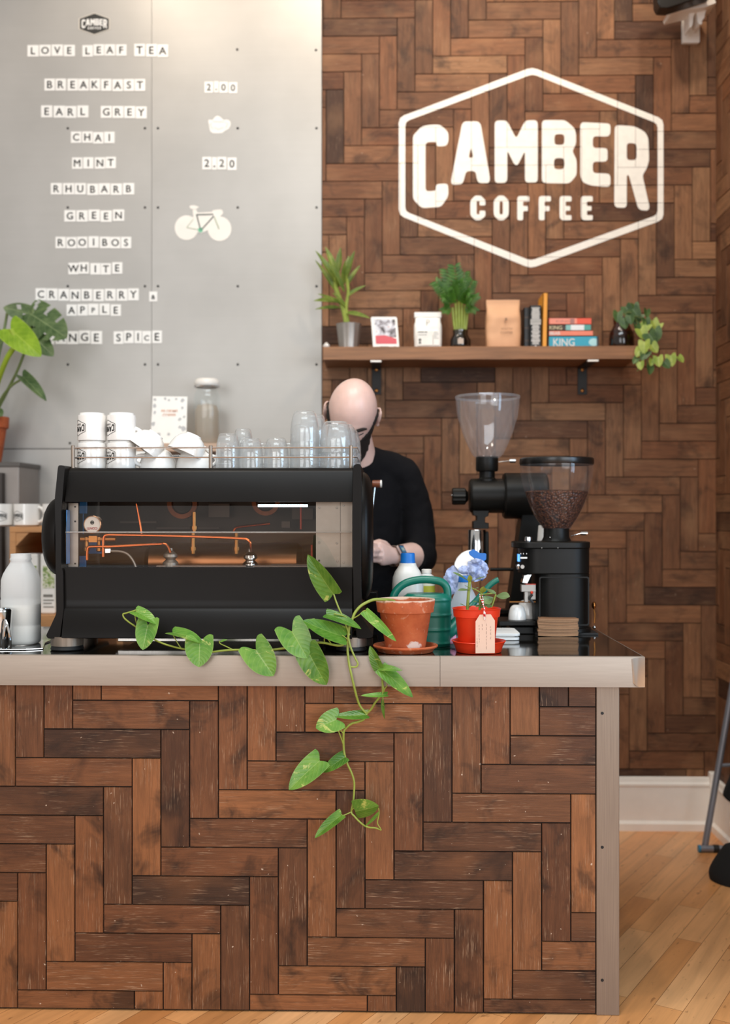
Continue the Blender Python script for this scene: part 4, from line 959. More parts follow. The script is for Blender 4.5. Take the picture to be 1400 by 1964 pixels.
# valves and pipes
mb = MB(); mb.lathe([(.008,0),(.008,.10)], (P(155,1034,3.0).x, 3.0, P(155,1034,3.0).z), 14, axis='x'); 
for x in (166, 190):
    a = P(x, 1030, 3.0); b = P(x, 1058, 3.0); mb.lathe([(.006,0),(.0085,.002),(.0085,.012),(.0065,.014),(.0065,.03),(.0085,.032),(.0085,a.z-b.z)], (a.x, 3.0, b.z), 12)
mb.pbox(170,186,1028,1040,2.99,.02); obj('valve_block', mb, BRASS, em)
def pipe(l, r, m, nm='copper_pipe'): mb = MB(); mb.tube(ppath(l, 2.99), r, 10); return obj(nm, mb, m, em)
pipe([(198,1068),(198,1042),(199,1031),(205,1026),(230,1026),(330,1028),(420,1031),(462,1033),(474,1035),(480,1042),(482,1058,3.0)], .0042, COPPER)
pipe([(167,1074),(167,1062),(169,1051),(177,1048.5),(220,1048),(300,1044,3.0),(314,1043,3.0),(322,1048,3.0),(327,1060,3.0)], .0042, COPPER)
pipe([(448,1019,3.1),(453,1012,3.1),(470,1009,3.1),(518,1004,3.1)], .004, COPPER)
pipe([(577,966,3.1),(577,1015,3.1)], .003, mat('red_wire','#b8452c',.4), 'red_wire')
pipe([(598,1045,3.05),(598,1068,3.05)], .003, mat('red_wire2','#c23a24',.4), 'red_wire')
pipe([(262,966,3.14),(268,1000,3.14),(272,1030,3.14)], .004, COPPER)
pipe([(213,1057),(232,1058),(246,1064),(256,1077),(261,1090)], .0036, DULL, 'braided_hose')
mb = MB(); mb.pbox(201,212,1052,1061,2.985,.012); obj('hose_nut', mb, CHROME, em, bevel=.001)
for x, y in ((327,1066),(480,1068)):
    c = P(x, y, 3.02); k = S(1, 3.02)
    mb = MB(); mb.lathe([(0,15*k),(4*k,15*k),(5*k,10*k),(13*k,3*k),(14*k,-2*k),(10*k,-5*k),(9*k,-7*k),(15*k,-13*k),(15*k,-24*k),(0,-24*k)], (c.x,3.02,c.z), 28); obj('group_valve', mb, CHROME if x > 400 else DULL, em)
for x, y in ((370,1040),(453,1040),(372,1000)):
    a = P(x, y-18, 3.12); b = P(x, y+22, 3.12); mb = MB(); mb.lathe([(.007,0),(.007,a.z-b.z)], (a.x,3.12,b.z), 10); mb.lathe([(.011,.01),(.011,.02)], (a.x,3.12,b.z), 10); obj('brass_fitting', mb, BRASS, em)
for x, y, rr, m_ in ((350,966,29,DCOP),(510,962,27,DCOP)):
    c = P(x, y, 3.16); k = S(rr, 3.16); mb = MB(); mb.lathe([(k*.62,.0),(k*.7,-.008),(k,-.008),(k,.02)], (c.x,3.16,c.z), 36, axis='y'); obj('copper_flange', mb, m_, em)
# boiler lying along the case
c = P(400, 1078, 3.2); mb = MB(); mb.lathe([(0,-.24),(.045,-.235),(.058,-.22),(.058,.22),(.045,.235),(0,.24)], (c.x+.05, 3.2, c.z), 36, axis='x'); obj('boiler', mb, mat('boiler_metal','#9a6a4a',.3,1.0,.15,8), em)
mb = MB(); a = P(495,970,3.0); b = P(590,970,3.0); mb.tube([a,b], .0035, 10); obj('reflection_tube', mb, mat('reflection_glow','#e6f6ff',.3,emit=('#d6f0ff',5.0)), em)  # added glowing tube imitating a bright reflection on the clear window, no real lamp
mb = MB()
for x0,x1,y0,y1,Y in ((400,440,966,992,3.25),(540,556,1000,1012,3.2),(560,600,975,996,3.26),(230,300,1000,1003,3.22),(300,420,1012,1014,3.25),(520,590,1082,1088,3.05)): mb.pbox(x0,x1,y0,y1,Y,.01)
obj('inner_brackets', mb, mat('dark_bracket', '#5a4c44', .5, .4), em, smooth=0)
mb = MB(); mb.pbox(300, 600, 1085, 1094, 3.0, .25); obj('drip_pan', mb, mat('pan_metal','#8b7a70',.3,.8), em, smooth=0)
# feet
for x, Y in ((129,2.968),(674,2.968),(160,3.38),(690,3.38)):
    k = S(31 if x < 400 else 29, 2.968); c = P(x, 1252, Y); mb = MB()
    mb.lathe([(k*.9,.012),(k,.013),(k,zf-ZT+.002),(0,zf-ZT+.002)], (c.x,Y,ZT), 36); ft = obj('foot', mb, STEELV, em)
    mb = MB(); mb.lathe([(0,.0005),(k*.97,.0005),(k*1.02,.003),(k*.95,.0125),(0,.0125)], (c.x,Y,ZT), 36); obj('rubber_pad', mb, RUBBER, ft)
# working side: drip tray and a front body seen under and beside the case
mb = MB(); mb.box((xa+.12, 3.05, ZT+.012), (xb-.10, 3.44, ZT+.028)); mb.box((xa+.10,3.10,zf-.012),(xb-.12,3.42,zf+.003)); obj('drip_tray', mb, STEEL, em, smooth=0, bevel=.002)
for x in (312, 500):
    c = P(x, 1240, 3.2); mb = MB(); mb.lathe([(0,.0),(.026,.0),(.034,.006),(.034,.013),(0,.014)], (c.x,3.2,ZT+.029), 30); obj('portafilter', mb, CHROME, em)
mb = MB(); mb.lathe([(.0,0),(.0,0)], (0,0,0), 3) if False else None
c = P(721, 928, 3.47); mb = MB(); mb.lathe([(0,-.012),(.011,-.012),(.012,-.008),(.012,.014),(0,.014)], (c.x,3.47,c.z), 20, axis='x'); kn = obj('lever_knob', mb, mat('walnut','#7b452c',.35,var=.2), em)
mb = MB(); mb.lathe([(.0122,.014),(.0125,.019),(0,.020)], (c.x,3.47,c.z), 20, axis='x'); obj('knob_cap', mb, WHITE, kn)
mb = MB(); mb.tube(ppath([(719,934),(716,960),(713,990),(712,1012),(712,1020)],3.47), .0028, 8); mb.tube(ppath([(712,1010),(712,1030)],3.47), .006, 8); obj('steam_lever', mb, CHROME, em)
mb = MB(); mb.pbox(700, 724, 1135, 1206, 3.40, .06); obj('front_body', mb, MACH, em, bevel=.004)
# cup rail
zt = top[0][1]; Yr = 2.992
for yy in (858.5, 877):
    z = P(400, yy, Yr).z; xl = P(141, 880, Yr).x; xr = P(685, 880, Yr).x
    mb = MB(); mb.tube([(xl,Yr,z),(xr,Yr,z),(xr,3.42,z),(xl,3.42,z),(xl,Yr,z)], .0022, 8); obj('rail_rod', mb, CHROME, em)
for x, Y in ((140,Yr),(404,Yr),(673,Yr),(141,3.42),(404,3.42),(673,3.42)):
    a = P({141:140}.get(x,x), 855, Yr); mb = MB(); mb.lathe([(.0055,0),(.0055,a.z-zt),(.004,a.z-zt+.0012),(0,a.z-zt+.0012)], (a.x,Y,zt), 16); obj('rail_post', mb, STEELV, em)

# ------------------------------------------------------------------ cups and glasses on top
ZC = zt + .0004
def handle_pts(r0, h0, h1, out, n=12, axis=Vector((1,0,0))):
    pts = []
    for i in range(n+1):
        a = math.pi*i/n; pts.append(axis*(r0+out*math.sin(a)**.8) + Vector((0,0,h0+(h1-h0)*(1-math.cos(a))/2)))
    return pts
def wrap_logo(mb, c, r, zc, k, phi, flip):
    """sign wrapped on a cylinder round c; phi is the bearing of its middle (0 = towards the room)"""
    s_ = -1 if flip else 1
    logo_into(mb, lambda x, y: Vector((c.x + r*math.sin(phi + s_*x/r), c.y - r*math.cos(phi + s_*x/r), zc + s_*y)), k, FINE)
def fine(parts, step=110):
    out = []
    for nm, ls in parts:
        nl = []
        for l in ls:
            o = []
            for i in range(len(l)):
                a, b = l[i], l[(i+1)%len(l)]; d = math.hypot(b[0]-a[0], b[1]-a[1]); q = max(1, int(d/step))
                for j in range(q): o.append((a[0]+(b[0]-a[0])*j/q, a[1]+(b[1]-a[1])*j/q))
            nl.append(o)
        out.append((nm, nl))
    return out
FINE = fine(SIGN)
Ymg = 3.045; kz = S(1, Ymg); rM = 27.3*kz; hM = 49.5*kz
def mug(x, z, label, phi=-.95, foot=True, hd=-2.2):
    c = P(x, 900, Ymg); c.z = z
    t = thing('mug', label, 'mug', c, 'upturned mugs on the coffee machine')
    mb = MB(); mb.lathe([(rM*.93,.001),(rM*.985,0),(rM,.003),(rM,hM-.005),(rM*.985,hM-.001),(rM*.88,hM),(rM*.86,hM+.0055),(rM*.80,hM+.0055),(rM*.78,hM+.002),(0,hM+.002)], c, 48); obj('body', mb, CERAM, t, smooth=40)
    mb = MB(); ax = Vector((math.sin(hd), -math.cos(hd), 0)); mb.tube([c+p for p in handle_pts(rM-.003, hM*.2, hM*.82, .024, axis=ax)], .0055, 10); obj('handle', mb, CERAM, t)
    mb = MB(); wrap_logo(mb, c, rM+.0004, z+hM*.48, 42*kz, phi, True); obj('logo', mb, INK, t, smooth=0, recalc=False)
mug(176.5, ZC, 'upturned white logo mug on the machine under the leftmost mug')
mug(233, ZC, 'upturned white logo mug on the machine under the mug next to the cups')
mug(176.5, ZC+hM+.0062, 'upturned white logo mug stacked highest at the far left end')
mug(233, ZC+hM+.0062, 'upturned white logo mug stacked highest next to the round cups')
# round cappuccino cups
Yc = 3.06; kc = S(1, Yc)
cprof = [(0,0),(15,0),(15.5,2.5),(17,3.2),(24,8),(31,17),(35,29),(36.5,40),(35.5,40.3),(33.8,29),(29.5,18),(22,9),(0,4)]
def cup(x, z, label, tilt=0.0, turn=0.0, hd=0.0, Y=Yc):
    c = P(x, 900, Y); c.z = z; t = thing('cup', label, 'cup', c, 'white round cups on the coffee machine')
    rot = Matrix.Rotation(turn, 3, 'Z') @ Matrix.Rotation(tilt, 3, 'Y') @ Matrix.Rotation(math.pi, 3, 'X')
    lift = Vector((0,0,0)); pr_ = [(r*kc, h*kc) for r, h in cprof]
    low_ = min((rot @ Vector((r*math.cos(a), r*math.sin(a), h))).z for r, h in pr_ for a in (0, math.pi/2, math.pi, 4.7)); lift.z = -low_
    mb = MB(); mb.lathe(pr_, c+lift, 44, rot=rot); obj('bowl', mb, CERAM, t, smooth=50)
    mb = MB(); ax = Vector((math.cos(hd), math.sin(hd), 0)); mb.tube([c+lift+rot @ p for p in handle_pts(26*kc, 14*kc, 34*kc, 20*kc, axis=ax)], 3.6*kc, 10); obj('handle', mb, CERAM, t)
cup(303, ZC, 'lower upturned white cup leaning by the tall logo mugs', 0, 0, 2.6, 3.075)
cup(374, ZC, 'lower upturned white cup beside the glass tumblers', 0, 0, 0.3, 3.075)
cup(300, ZC+.021, 'tilted white cup with its ring handle raised beside the mugs', math.radians(36), 0.2, math.pi, 3.06)
cup(372, ZC+.021, 'tilted white cup on top of another next to the tumblers', math.radians(24), 0.3, 0.0, 3.06)
cup(268, ZC, 'plain white cup half hidden behind the mugs and the raised handle', 0, 0, 1.0, 3.24)
# tumblers: a fluted glass standing on its rim
def tumbler_mesh(rb, rt, h):
    mb = MB(); nn = 36; prof = [(rb,0),(rb*1.01,.002),(rb*.985,h*.25),(rb*.96,h*.40),(rb*.90,h*.66),(rb*.78,h*.90),(rb*.70,h*.975),(rb*.62,h),(rb*.3,h*.995),(0,h*.99)]
    inn = [(0,h*.90),(rb*.55,h*.90),(rb*.74,h*.84),(rb*.86,h*.62),(rb*.925,h*.36),(rb*.955,.004),(rb,0)]
    for pr_, fl in ((prof,1),(inn,0)):
        vs = []
        for r, z in pr_:
            for k in range(nn):
                a = 2*math.pi*k/nn; f_ = 1+(0.022*math.cos(9*a) if fl and .3*h < z < .97*h else 0); vs.append(Vector((r*f_*math.cos(a), r*f_*math.sin(a), z)))
        mb.add(vs, [(i*nn+k, i*nn+(k+1)%nn, (i+1)*nn+(k+1)%nn, (i+1)*nn+k) for i in range(len(pr_)-1) for k in range(nn)])
    return mb
def tumbler_kind(r, h):
    t = bpy.data.objects.new('tumbler', None); C.objects.link(t); ORG[t.name] = Vector((0,0,0))
    t.empty_display_size = .03; t['category'] = 'glass'; t['group'] = 'clear tumblers on the coffee machine'
    mb = tumbler_mesh(r, 0, h); obj('glass', mb, TUMB, t, smooth=60); return t
first = {}
def stack(x, Y, n, r, h, step, name):
    for i in range(n):
        lab = name if n == 1 else {0: 'bottom glass', 1: 'second glass up' if n > 2 else 'top glass', 2: 'third glass up' if n > 3 else 'top glass', 3: 'top glass'}[i] + ' of ' + name
        c = P(x, 900, Y); c.z = ZC + i*step
        key = (r, h)
        if key not in first: first[key] = tumbler_kind(r, h); t = first[key]; t.location = c; t['label'] = lab
        else: dup(first[key], c, lab)
B_, H_ = S(29, 3.05), S(60, 3.05); b_, h_ = S(25, 3.05), S(50, 3.05)
stack(437, 3.05, 2, b_*.93, h_, .026, 'the clear tumbler stack next to the white cups')
stack(466, 3.17, 3, b_*.8, h_, .025, 'the clear tumbler stack behind the gap near the cups')
stack(481, 3.05, 1, S(24,3.05), S(58,3.05), .02, 'single upturned clear tumbler right of the steel rail post stack')
stack(530, 3.05, 1, S(24,3.05), S(59,3.05), .02, 'single upturned clear tumbler in the middle of the row')
stack(502, 3.17, 1, S(22,3.17), S(54,3.17), .02, 'half hidden clear tumbler behind the two single ones')
stack(553, 3.17, 1, S(22,3.17), S(54,3.17), .02, 'half hidden clear tumbler behind the tallest tumbler stack')
stack(584, 3.05, 3, B_*.97, H_, .0375, 'the tallest clear tumbler stack in front')
stack(600, 3.15, 3, B_*.97, H_, .0375, 'the tall clear tumbler stack right behind the tallest')
stack(644, 3.05, 2, B_*1.07, H_, .045, 'the clear tumbler stack at the rail end in front')
stack(655, 3.15, 2, B_*1.07, H_, .045, 'the second clear tumbler stack back at the rail end')
stack(664, 3.25, 2, B_*1.05, H_, .037, 'the rearmost clear tumbler stack at the rail end')
# ------------------------------------------------------------------ things standing on the worktop
ZW = ZT + .0003
def on(x, Y): c = P(x, 1200, Y); c.z = ZW; return c
def zl(y, Y): return P(700, y, Y).z
# terracotta pot with the pothos is built last; its saucer
YPot = 2.945; kp = S(1, 2.87)
c = on(777.5, YPot); TERRA = terracotta('terracotta_saucer', None)
def pz(y, Y=YPot-.055): return P(777, y, Y).z
mb = MB(); hS = .0195
mb.lathe([(0,0),(52*kp,0),(54*kp,.001),(59*kp,hS*.62),(63*kp,hS*.68),(64*kp,hS*.85),(63*kp,hS*.98),(61*kp,hS),(57.5*kp,hS*.8),(51*kp,.0055),(0,.005)], c, 56)
tag(obj('saucer', mb, TERRA, smooth=50), 'round terracotta saucer under the clay pot at the worktop edge', 'saucer')
# red pot with a jade plant
YR_ = 2.945; kr = S(1, 2.88); c = on(918, YR_)
mb = MB(); mb.lathe([(0,0),(43*kr,0),(44*kr,.001),(47*kr,.016),(51.5*kr,.028),(53*kr,.030),(52*kr,.0315),(49*kr,.029),(44*kr,.016),(42*kr,.003),(0,.003)], c, 56)
tag(obj('saucer', mb, REDP, smooth=45), 'bright red plastic saucer under the small red pot', 'saucer')
c = on(914, YR_); c.z = ZW+.0035; hz = zl(1166, YR_)-c.z
jp = thing('potted_jade', 'jade plant in a bright red plastic pot with a tag', 'plant', c)
mb = MB(); mb.lathe([(0,0),(33*kr,0),(34*kr,.002),(41.5*kr,hz-.025),(42*kr,hz-.0235),(45*kr,hz-.022),(46.5*kr,hz-.002),(48*kr,hz),(46.5*kr,hz+.0008),(45*kr,hz-.002),(41*kr,hz-.03),(0,hz-.032)], c, 56); obj('pot', mb, REDP, jp, smooth=35)
mb = MB(); mb.lathe([(0,0),(42.4*kr,0)], c+Vector((0,0,hz-.016)), 40); obj('soil', mb, SOIL, jp, smooth=0)
JADE = leaf_mat('jade_leaf', '#5f7a4a', '#7f9660', '#93a872', None, .3); JADEY = leaf_mat('jade_leaf_young', '#8a9a34', '#a3ae4a', '#b7bd66', None, .3)
mb = MB(); mb.tube(ppath([(896,1176),(898,1145),(900,1125),(901,1112)],YR_), .0042, 8); obj('stem', mb, STEM, jp)
mb = MB(); mb.tube(ppath([(920,1176),(921,1150),(924,1136)],YR_), .0036, 8); mb.tube(ppath([(924,1140),(936,1139),(951,1137)],YR_), .002, 6); mb.tube(ppath([(924,1138),(914,1132),(905,1128)],YR_), .002, 6); mb.tube(ppath([(942,1165),(946,1155),(951,1140)],YR_), .0025, 6); obj('stem', mb, STEM, jp)
for b, t_, wd, m_, nr in [((899,1115),(870,1096),11,JADE,(0,-.6,1)),((901,1117),(901,1104),10,JADEY,(0,-1,.3)),((904,1116),(930,1104),7,JADE,(-.3,-.3,1)),((902,1132),(879,1131),11,JADE,(0,-.5,1)),((904,1132),(917,1126),8,JADE,(0,-.4,1)),((905,1131),(892,1122),6,JADE,(.4,-.3,1)),((925,1138),(927,1126),12,JADEY,(0,-1,.3)),((930,1129),(951,1138),10,JADE,(0,-.6,1)),((951,1143),(977,1143),17,JADE,(0,-1,.7)),((946,1146),(926,1155),19,JADE,(0,-1,.5)),((943,1163),(930,1158),12,JADE,(.2,-1,.4)),((922,1158),(908,1152),7,JADE,(0,-.5,1)),((897,1166),(883,1157),7,JADE,(0,-.6,1)),((899,1166),(906,1160),7,JADE,(0,-.6,1)),((921,1160),(913,1163),6,JADE,(0,-1,1)),((921,1166),(934,1158),9,JADE,(0,-1,.6))]:
    leaf(jp, P(b[0],b[1],YR_-.005), P(t_[0],t_[1],YR_-.03), S(wd,YR_), m_, kind='spoon', fold=.25, droop=.1, nrm=Vector(nr), nu=10, nv=4)
# the tag hangs on twine from the stem over the rim
TAGP = mat('tag_card', '#d8b7a2', .7, var=.04)
YTg = YR_-54*kr-.0025
tg = thing('gift_tag', 'pale brown card tag on red and white twine hanging on the red pot', 'tag', P(930, 1253, YTg))
mb = MB(); mb.prism([[(912,1192),(920,1179),(941,1178),(949,1190),(949,1252.5),(912,1253)], list(reversed(circle(929.5,1188,1.6,14)))], pix(YTg), 0, .0007); obj('card', mb, TAGP, tg, smooth=0)
mb = MB(); rr_ = random.Random(3)
for x, y0, y1 in ((941,1201,1227),(933,1196,1244),(925,1197,1210),(919,1199,1232),(915,1224,1240)):
    y = y0
    while y < y1:
        ln = rr_.uniform(3,7); pts = []
        for i in range(int(ln*2)): pts.append(P(x+rr_.uniform(-.9,.9), y+i*.5, YTg-.0003))
        if len(pts) > 2: mb.tube(pts, .00022, 4)
        y += ln+1.8
obj('handwriting', mb, mat('pencil', '#6d5c55', .7), tg)
TW = NT('red_white_twine'); oc = TW.obj(); wv = TW.new('ShaderNodeTexWave', wave_type='BANDS', bands_direction='DIAGONAL'); wv.inputs['Scale'].default_value = 42; TW.link(oc, wv.inputs['Vector'])
TW.link(TW.ramp(wv.outputs['Fac'], [(0.0,'#efe8e4'),(0.52,'#efe8e4'),(0.54,'#c8262a')]), TW.b.inputs['Base Color']); TW.b.inputs['Roughness'].default_value = .8
mb = MB(); mb.tube(ppath([(929.5,1189,YTg-.0012),(928,1178,YTg-.001),(929,1168,YTg),(927,1160,YR_-.045),(926,1148,YR_-.02),(925,1141,YR_-.008)]), .0016, 8); mb.tube(ppath([(929.5,1187,YTg-.002),(930,1174,YTg-.002),(926,1158,YR_-.05),(921,1146,YR_-.025),(920,1140,YR_-.01)]), .0014, 8); obj('twine', mb, TW.m, tg)

# green watering can
Yg = 3.085; kg = S(1, Yg); c = on(819, Yg)
wc = thing('watering_can', 'dark green plastic watering can behind the clay pot', 'watering can', c)
zt_ = zl(1140, Yg-.04)-ZW; mb = MB(); rings = []; nn = 44
prof = []
N = 60
for i in range(N+1):
    s = i/N; z = zt_*s; y = 1247 - s*(1247-1140)
    g = 1.0 + .0*s
    for yr in (1241,1213,1183,1152): g += .035*math.exp(-((y-yr)/2.2)**2)
    g *= (1-.16*sm((s-.93)/.07)) * (1-.03*sm((.05-s)/.05))
    prof.append((g, z))
for g, z in prof:
    rings.append([Vector((c.x+46*kg*g*math.copysign(abs(math.cos(a))**.75, math.cos(a)), Yg+.050*g*math.copysign(abs(math.sin(a))**.75, math.sin(a)), ZW+z)) for a in [2*math.pi*k/nn for k in range(nn)]])
mb.loft(rings); obj('body', mb, GREEN, wc, smooth=60)
mb = MB(); mb.tube(ppath([(768,1192,Yg+.01),(752,1165,Yg),(753,1150,Yg),(761,1132,Yg),(777,1119,Yg),(800,1112.5,Yg),(825,1112,Yg),(846,1116,Yg),(856,1126,Yg),(858.5,1140,Yg),(858,1150,Yg)]), 7.6*kg, 14); obj('handle', mb, GREEN, wc)
mb = MB(); l = ppath([(850,1218,Yg),(866,1208,Yg),(884,1186,Yg+.01),(906,1160,Yg+.02),(928,1135,Yg+.02),(940,1122,Yg+.02),(951,1114,Yg+.02),(956,1112,Yg+.02)]); mb.tube(l, [ (20-14.5*min(1, i/(len(l)*.45)))*kg if i < len(l)*.45 else 5.5*kg for i in range(len(l))], 14); obj('spout', mb, GREEN, wc)
# milk bottles
def bottle(c, k, prof, sq=2.6): return MB().lathe([(r*k, h*k) for r, h in prof], c, 44, sq=sq)
Yb_ = 3.215; kb = S(1, Yb_); c = on(782, Yb_)
mkb = thing('milk_bottle', 'full plastic milk bottle with a blue cap behind the watering can', 'bottle', c)
prof = [(0,0),(27,0),(29.5,2),(30,6),(30,52),(29.2,56),(30,60),(30,106),(28.5,120),(24,131),(18.5,139),(16.5,143),(16,147)]
obj('bottle', bottle(c, kb, prof), mat('milk_bottle_plastic', '#ece8e0', .28, var=.02, trans=.2, spec=.5), mkb, smooth=50)
mb = MB(); pts = []
for i in range(17):
    a = math.pi*(1.0+i/16); pts.append(c+Vector((8.5*kb*math.cos(a), -29.5*kb+(1.2*kb if abs(math.sin(a))>.5 else 4*kb), (120+11*math.sin(a))*kb)))
mb.tube(pts, 1.1*kb, 6); obj('moulded_loop', mb, mat('milk_bottle_rib', '#e0ddd6', .3), mkb)
mb = MB(); mb.lathe([(16.2,147),(14.5,147.5),(14.5,150),(13.6,165),(12.5,166),(0,166)] and [(r*kb,h*kb) for r,h in [(14.6,147),(14.6,150),(13.9,151),(13.6,164),(12.6,166),(0,166)]], c, 40); obj('cap', mb, BLUE, mkb, smooth=40)
Yb2 = 3.31; kb2 = S(1, Yb2); c = on(818, Yb2); mkc = thing('small_bottle', 'small white bottle with a yellow-green label beside the full milk bottle', 'bottle', c)
obj('bottle', bottle(c, kb2, [(0,0),(15,0),(16,2),(16,108),(14,115),(9,119),(9,122)], 2.3), mat('white_bottle', '#dfe3e2', .3, var=.03), mkc, smooth=50)
obj('cap', MB().lathe([(9.6*kb2,121*kb2),(9.6*kb2,127*kb2),(8.8*kb2,128*kb2),(0,128*kb2)], c, 28), WHITE, mkc)
mb = MB(); mb.lathe([(16.3*kb2,70*kb2),(16.3*kb2,97*kb2)], c, 44, sq=2.3); lb = obj('label', mb, mat('lime_label', '#b9bb3c', .5, var=.1), mkc)
mb = MB(); mb.lathe([(16.35*kb2,97*kb2),(16.35*kb2,106*kb2)], c, 44, sq=2.3); obj('label_band', mb, mat('pale_label', '#e7ead8', .5), mkc)

# spray bottle with a blue cloth over it
Ys = 3.22; ks = S(1, Ys); c = on(891, Ys)
sb_ = thing('spray_bottle', 'white trigger spray bottle with blue nozzle behind the red pot', 'bottle', c)
hs = lambda y: (zl(y, Ys)-ZW)/ks
obj('bottle', bottle(c, ks, [(0,0),(27,0),(29,3),(29,hs(1172)),(27,hs(1158)),(20,hs(1140)),(14,hs(1128)),(12.5,hs(1116)),(12,hs(1114))], 2.2), SPRAY, sb_, smooth=50)
obj('liquid', bottle(c, ks, [(0,2),(25,2),(26,6),(26,hs(1168)),(0,hs(1168))], 2.2), mat('pale_liquid', '#dfe8f0', .2, var=.02), sb_, smooth=50)
obj('collar', MB().lathe([(13*ks,(hs(1116))*ks),(13.5*ks,hs(1115)*ks),(12.5*ks,hs(1103)*ks),(0,hs(1103)*ks)], c, 28), BLUE, sb_)
fs_ = pix(Ys)
mb = MB(); mb.prism([round_poly([(879,1104),(878,1092),(870,1084),(876,1070),(886,1060),(898,1055),(910,1055),(912,1066),(906,1076),(900,1088),(899,1104)],.35)], fs_, -.012, .012); obj('trigger_head', mb, WHITE, sb_, smooth=40, bevel=.003)
mb = MB(); mb.prism([round_poly([(898,1058),(908,1053),(920,1061),(932,1061),(932,1073),(922,1079),(914,1074),(900,1064)],.2)], fs_, -.013, .013); obj('nozzle', mb, BLUE, sb_, smooth=40, bevel=.002)
mb = MB(); mb.tube(ppath([(908,1075),(913,1090),(920,1105),(926,1112)],Ys), .005, 8); obj('trigger', mb, BLUE, sb_)
CL = mat('blue_cloth', '#aab6d8', .85, var=.1, scale=40, bump=.2, bscale=160)
mb = MB()
def crumple(out, dy, dome, amp, fr, sd, edge=1.6):
    """an irregular bunch of cloth: a pixel outline filled in and creased by sharp ridges"""
    cx = sum(p[0] for p in out)/len(out); cy = sum(p[1] for p in out)/len(out); nu, nv = 72, 20; vs = []
    pts = smooth_path([Vector((p[0], p[1], 0)) for p in out+out[:1]], 12); L = len(pts)-1
    for i in range(nu):
        f_ = i/nu*L; q = pts[int(f_)].lerp(pts[min(int(f_)+1, L)], f_-int(f_))
        for j in range(nv+1):
            s_ = j/nv; x = cx+(q.x-cx)*s_; y = cy+(q.y-cy)*s_
            v1, _ = noise.voronoi(Vector((x*fr, y*fr*.8, sd))); v2, _ = noise.voronoi(Vector((x*fr*2.1+3, y*fr*2.3, sd+5)))
            cr = min(1.0, (v1[1]-v1[0])*1.3) + .12*min(1.0, (v2[1]-v2[0])*1.3); nz = noise.noise(Vector((x*.12, y*.12, sd)))
            d = Ys+dy - dome*math.cos(s_*1.45) - amp*cr + .006*nz
            e = edge*s_*noise.noise(Vector((x*.5, y*.5, sd+2)))
            w_ = P(x+e+1.2*noise.noise(Vector((x*.3,y*.3,sd+7))), y+e, Ys); vs.append(Vector((w_.x, d, w_.z)))
    m = nv+1; mb.add(vs, [(i*m+j, i*m+j+1, ((i+1)%nu)*m+j+1, ((i+1)%nu)*m+j) for i in range(nu) for j in range(nv)])
crumple([(884,1086),(868,1085),(855,1098),(850,1116),(852,1132),(864,1142),(876,1134),(883,1112)], .010, .010, .016, .040, 2.2)
crumple([(897,1077),(913,1070),(929,1077),(935,1090),(931,1105),(919,1113),(904,1113),(896,1098)], -.012, .012, .026, .062, 6.1, 2.6)
crumple([(880,1086),(893,1084),(905,1088),(904,1099),(890,1101),(878,1098)], -.010, .008, .008, .06, 9.4)
tag(obj('cleaning_cloth', mb, CL, smooth=65, recalc=False), 'crumpled pale blue cloth draped over the spray bottle', 'cloth')
# pink cloth behind the red pot
mb = MB(); a = P(866,1240,3.07); b = P(888,1215,3.07); n_ = 12
mb.loft([[Vector((a.x+(b.x-a.x)*s-.02, 3.055+.05*k/6+.004*math.sin(6*s+k), ZW+.0005+(.038*s+.004)*(1-((k-3)/3.4)**2)+.0015)) for k in range(7)] for s in [i/n_ for i in range(n_+1)]], caps=False, closed=False)
o = obj('pink_cloth', mb, mat('pink_cloth', '#c98fae', .85, bump=.2), smooth=60); o.modifiers.new('thick','SOLIDIFY').thickness = .002
tag(o, 'folded pink cloth lying between the watering can and the red pot', 'cloth')
# two white plates of scales
Yw = 3.20; 
for i, (lab, dxx) in enumerate((('lower white flat tray lying behind the red pot', 0), ('upper white flat tray lying behind the red pot', 4))):
    a = P(905+dxx, 1230, Yw); b = P(997+dxx*.3, 1230, Yw); z0 = ZW+.0005+i*.0125
    mb = MB(); mb.prism([rnd_rect(a.x, Yw, b.x, Yw+.16, .018)], lambda p, q, d: Vector((p, q, d)), z0, z0+.0075); mb.prism([rnd_rect(a.x+.012, Yw+.012, b.x-.012, Yw+.148, .012)], lambda p, q, d: Vector((p, q, d)), z0+.0076, z0+.0115) if i == 0 else None
    tag(obj('flat_tray', mb, PAPER, smooth=30, bevel=.002), lab, 'tray', 'flat white trays')

# ------------------------------------------------------------------ coffee grinders
Ye = 3.74; ke = S(1, Ye); fe = pix(Ye)
eg = thing('coffee_grinder', 'tall black shop grinder with an empty clear hopper and side knob', 'coffee grinder', Vector((P(1005,1200,Ye).x, Ye, ZT)))
GB = mat('grinder_black', '#131210', .40, 0, .1, 30, .04, 500, spec=.22)
mb = MB(); mb.plathe([(61,760),(60.5,766),(60,778),(57,800),(53,812),(48,830),(39,852),(29,872),(20,880)], 935, Ye, 56); obj('hopper', mb, HOPPER, eg, smooth=60)
mb = MB(); mb.plathe([(61.6,759.5),(62.4,762),(61.6,764.5),(60.6,762),(61.6,759.5)], 935, Ye, 56); obj('hopper_rim', mb, HOPPER, eg)
mb = MB(); mb.plathe([(0,876),(21,876),(21.5,878),(21.5,901),(20,904),(15,905),(15,916),(18,919),(18,930)], 934, Ye, 36); obj('collar', mb, GB, eg, smooth=40)
c1 = P(900,951,Ye); c2 = P(966,951,Ye); c3 = P(1045,951,Ye)
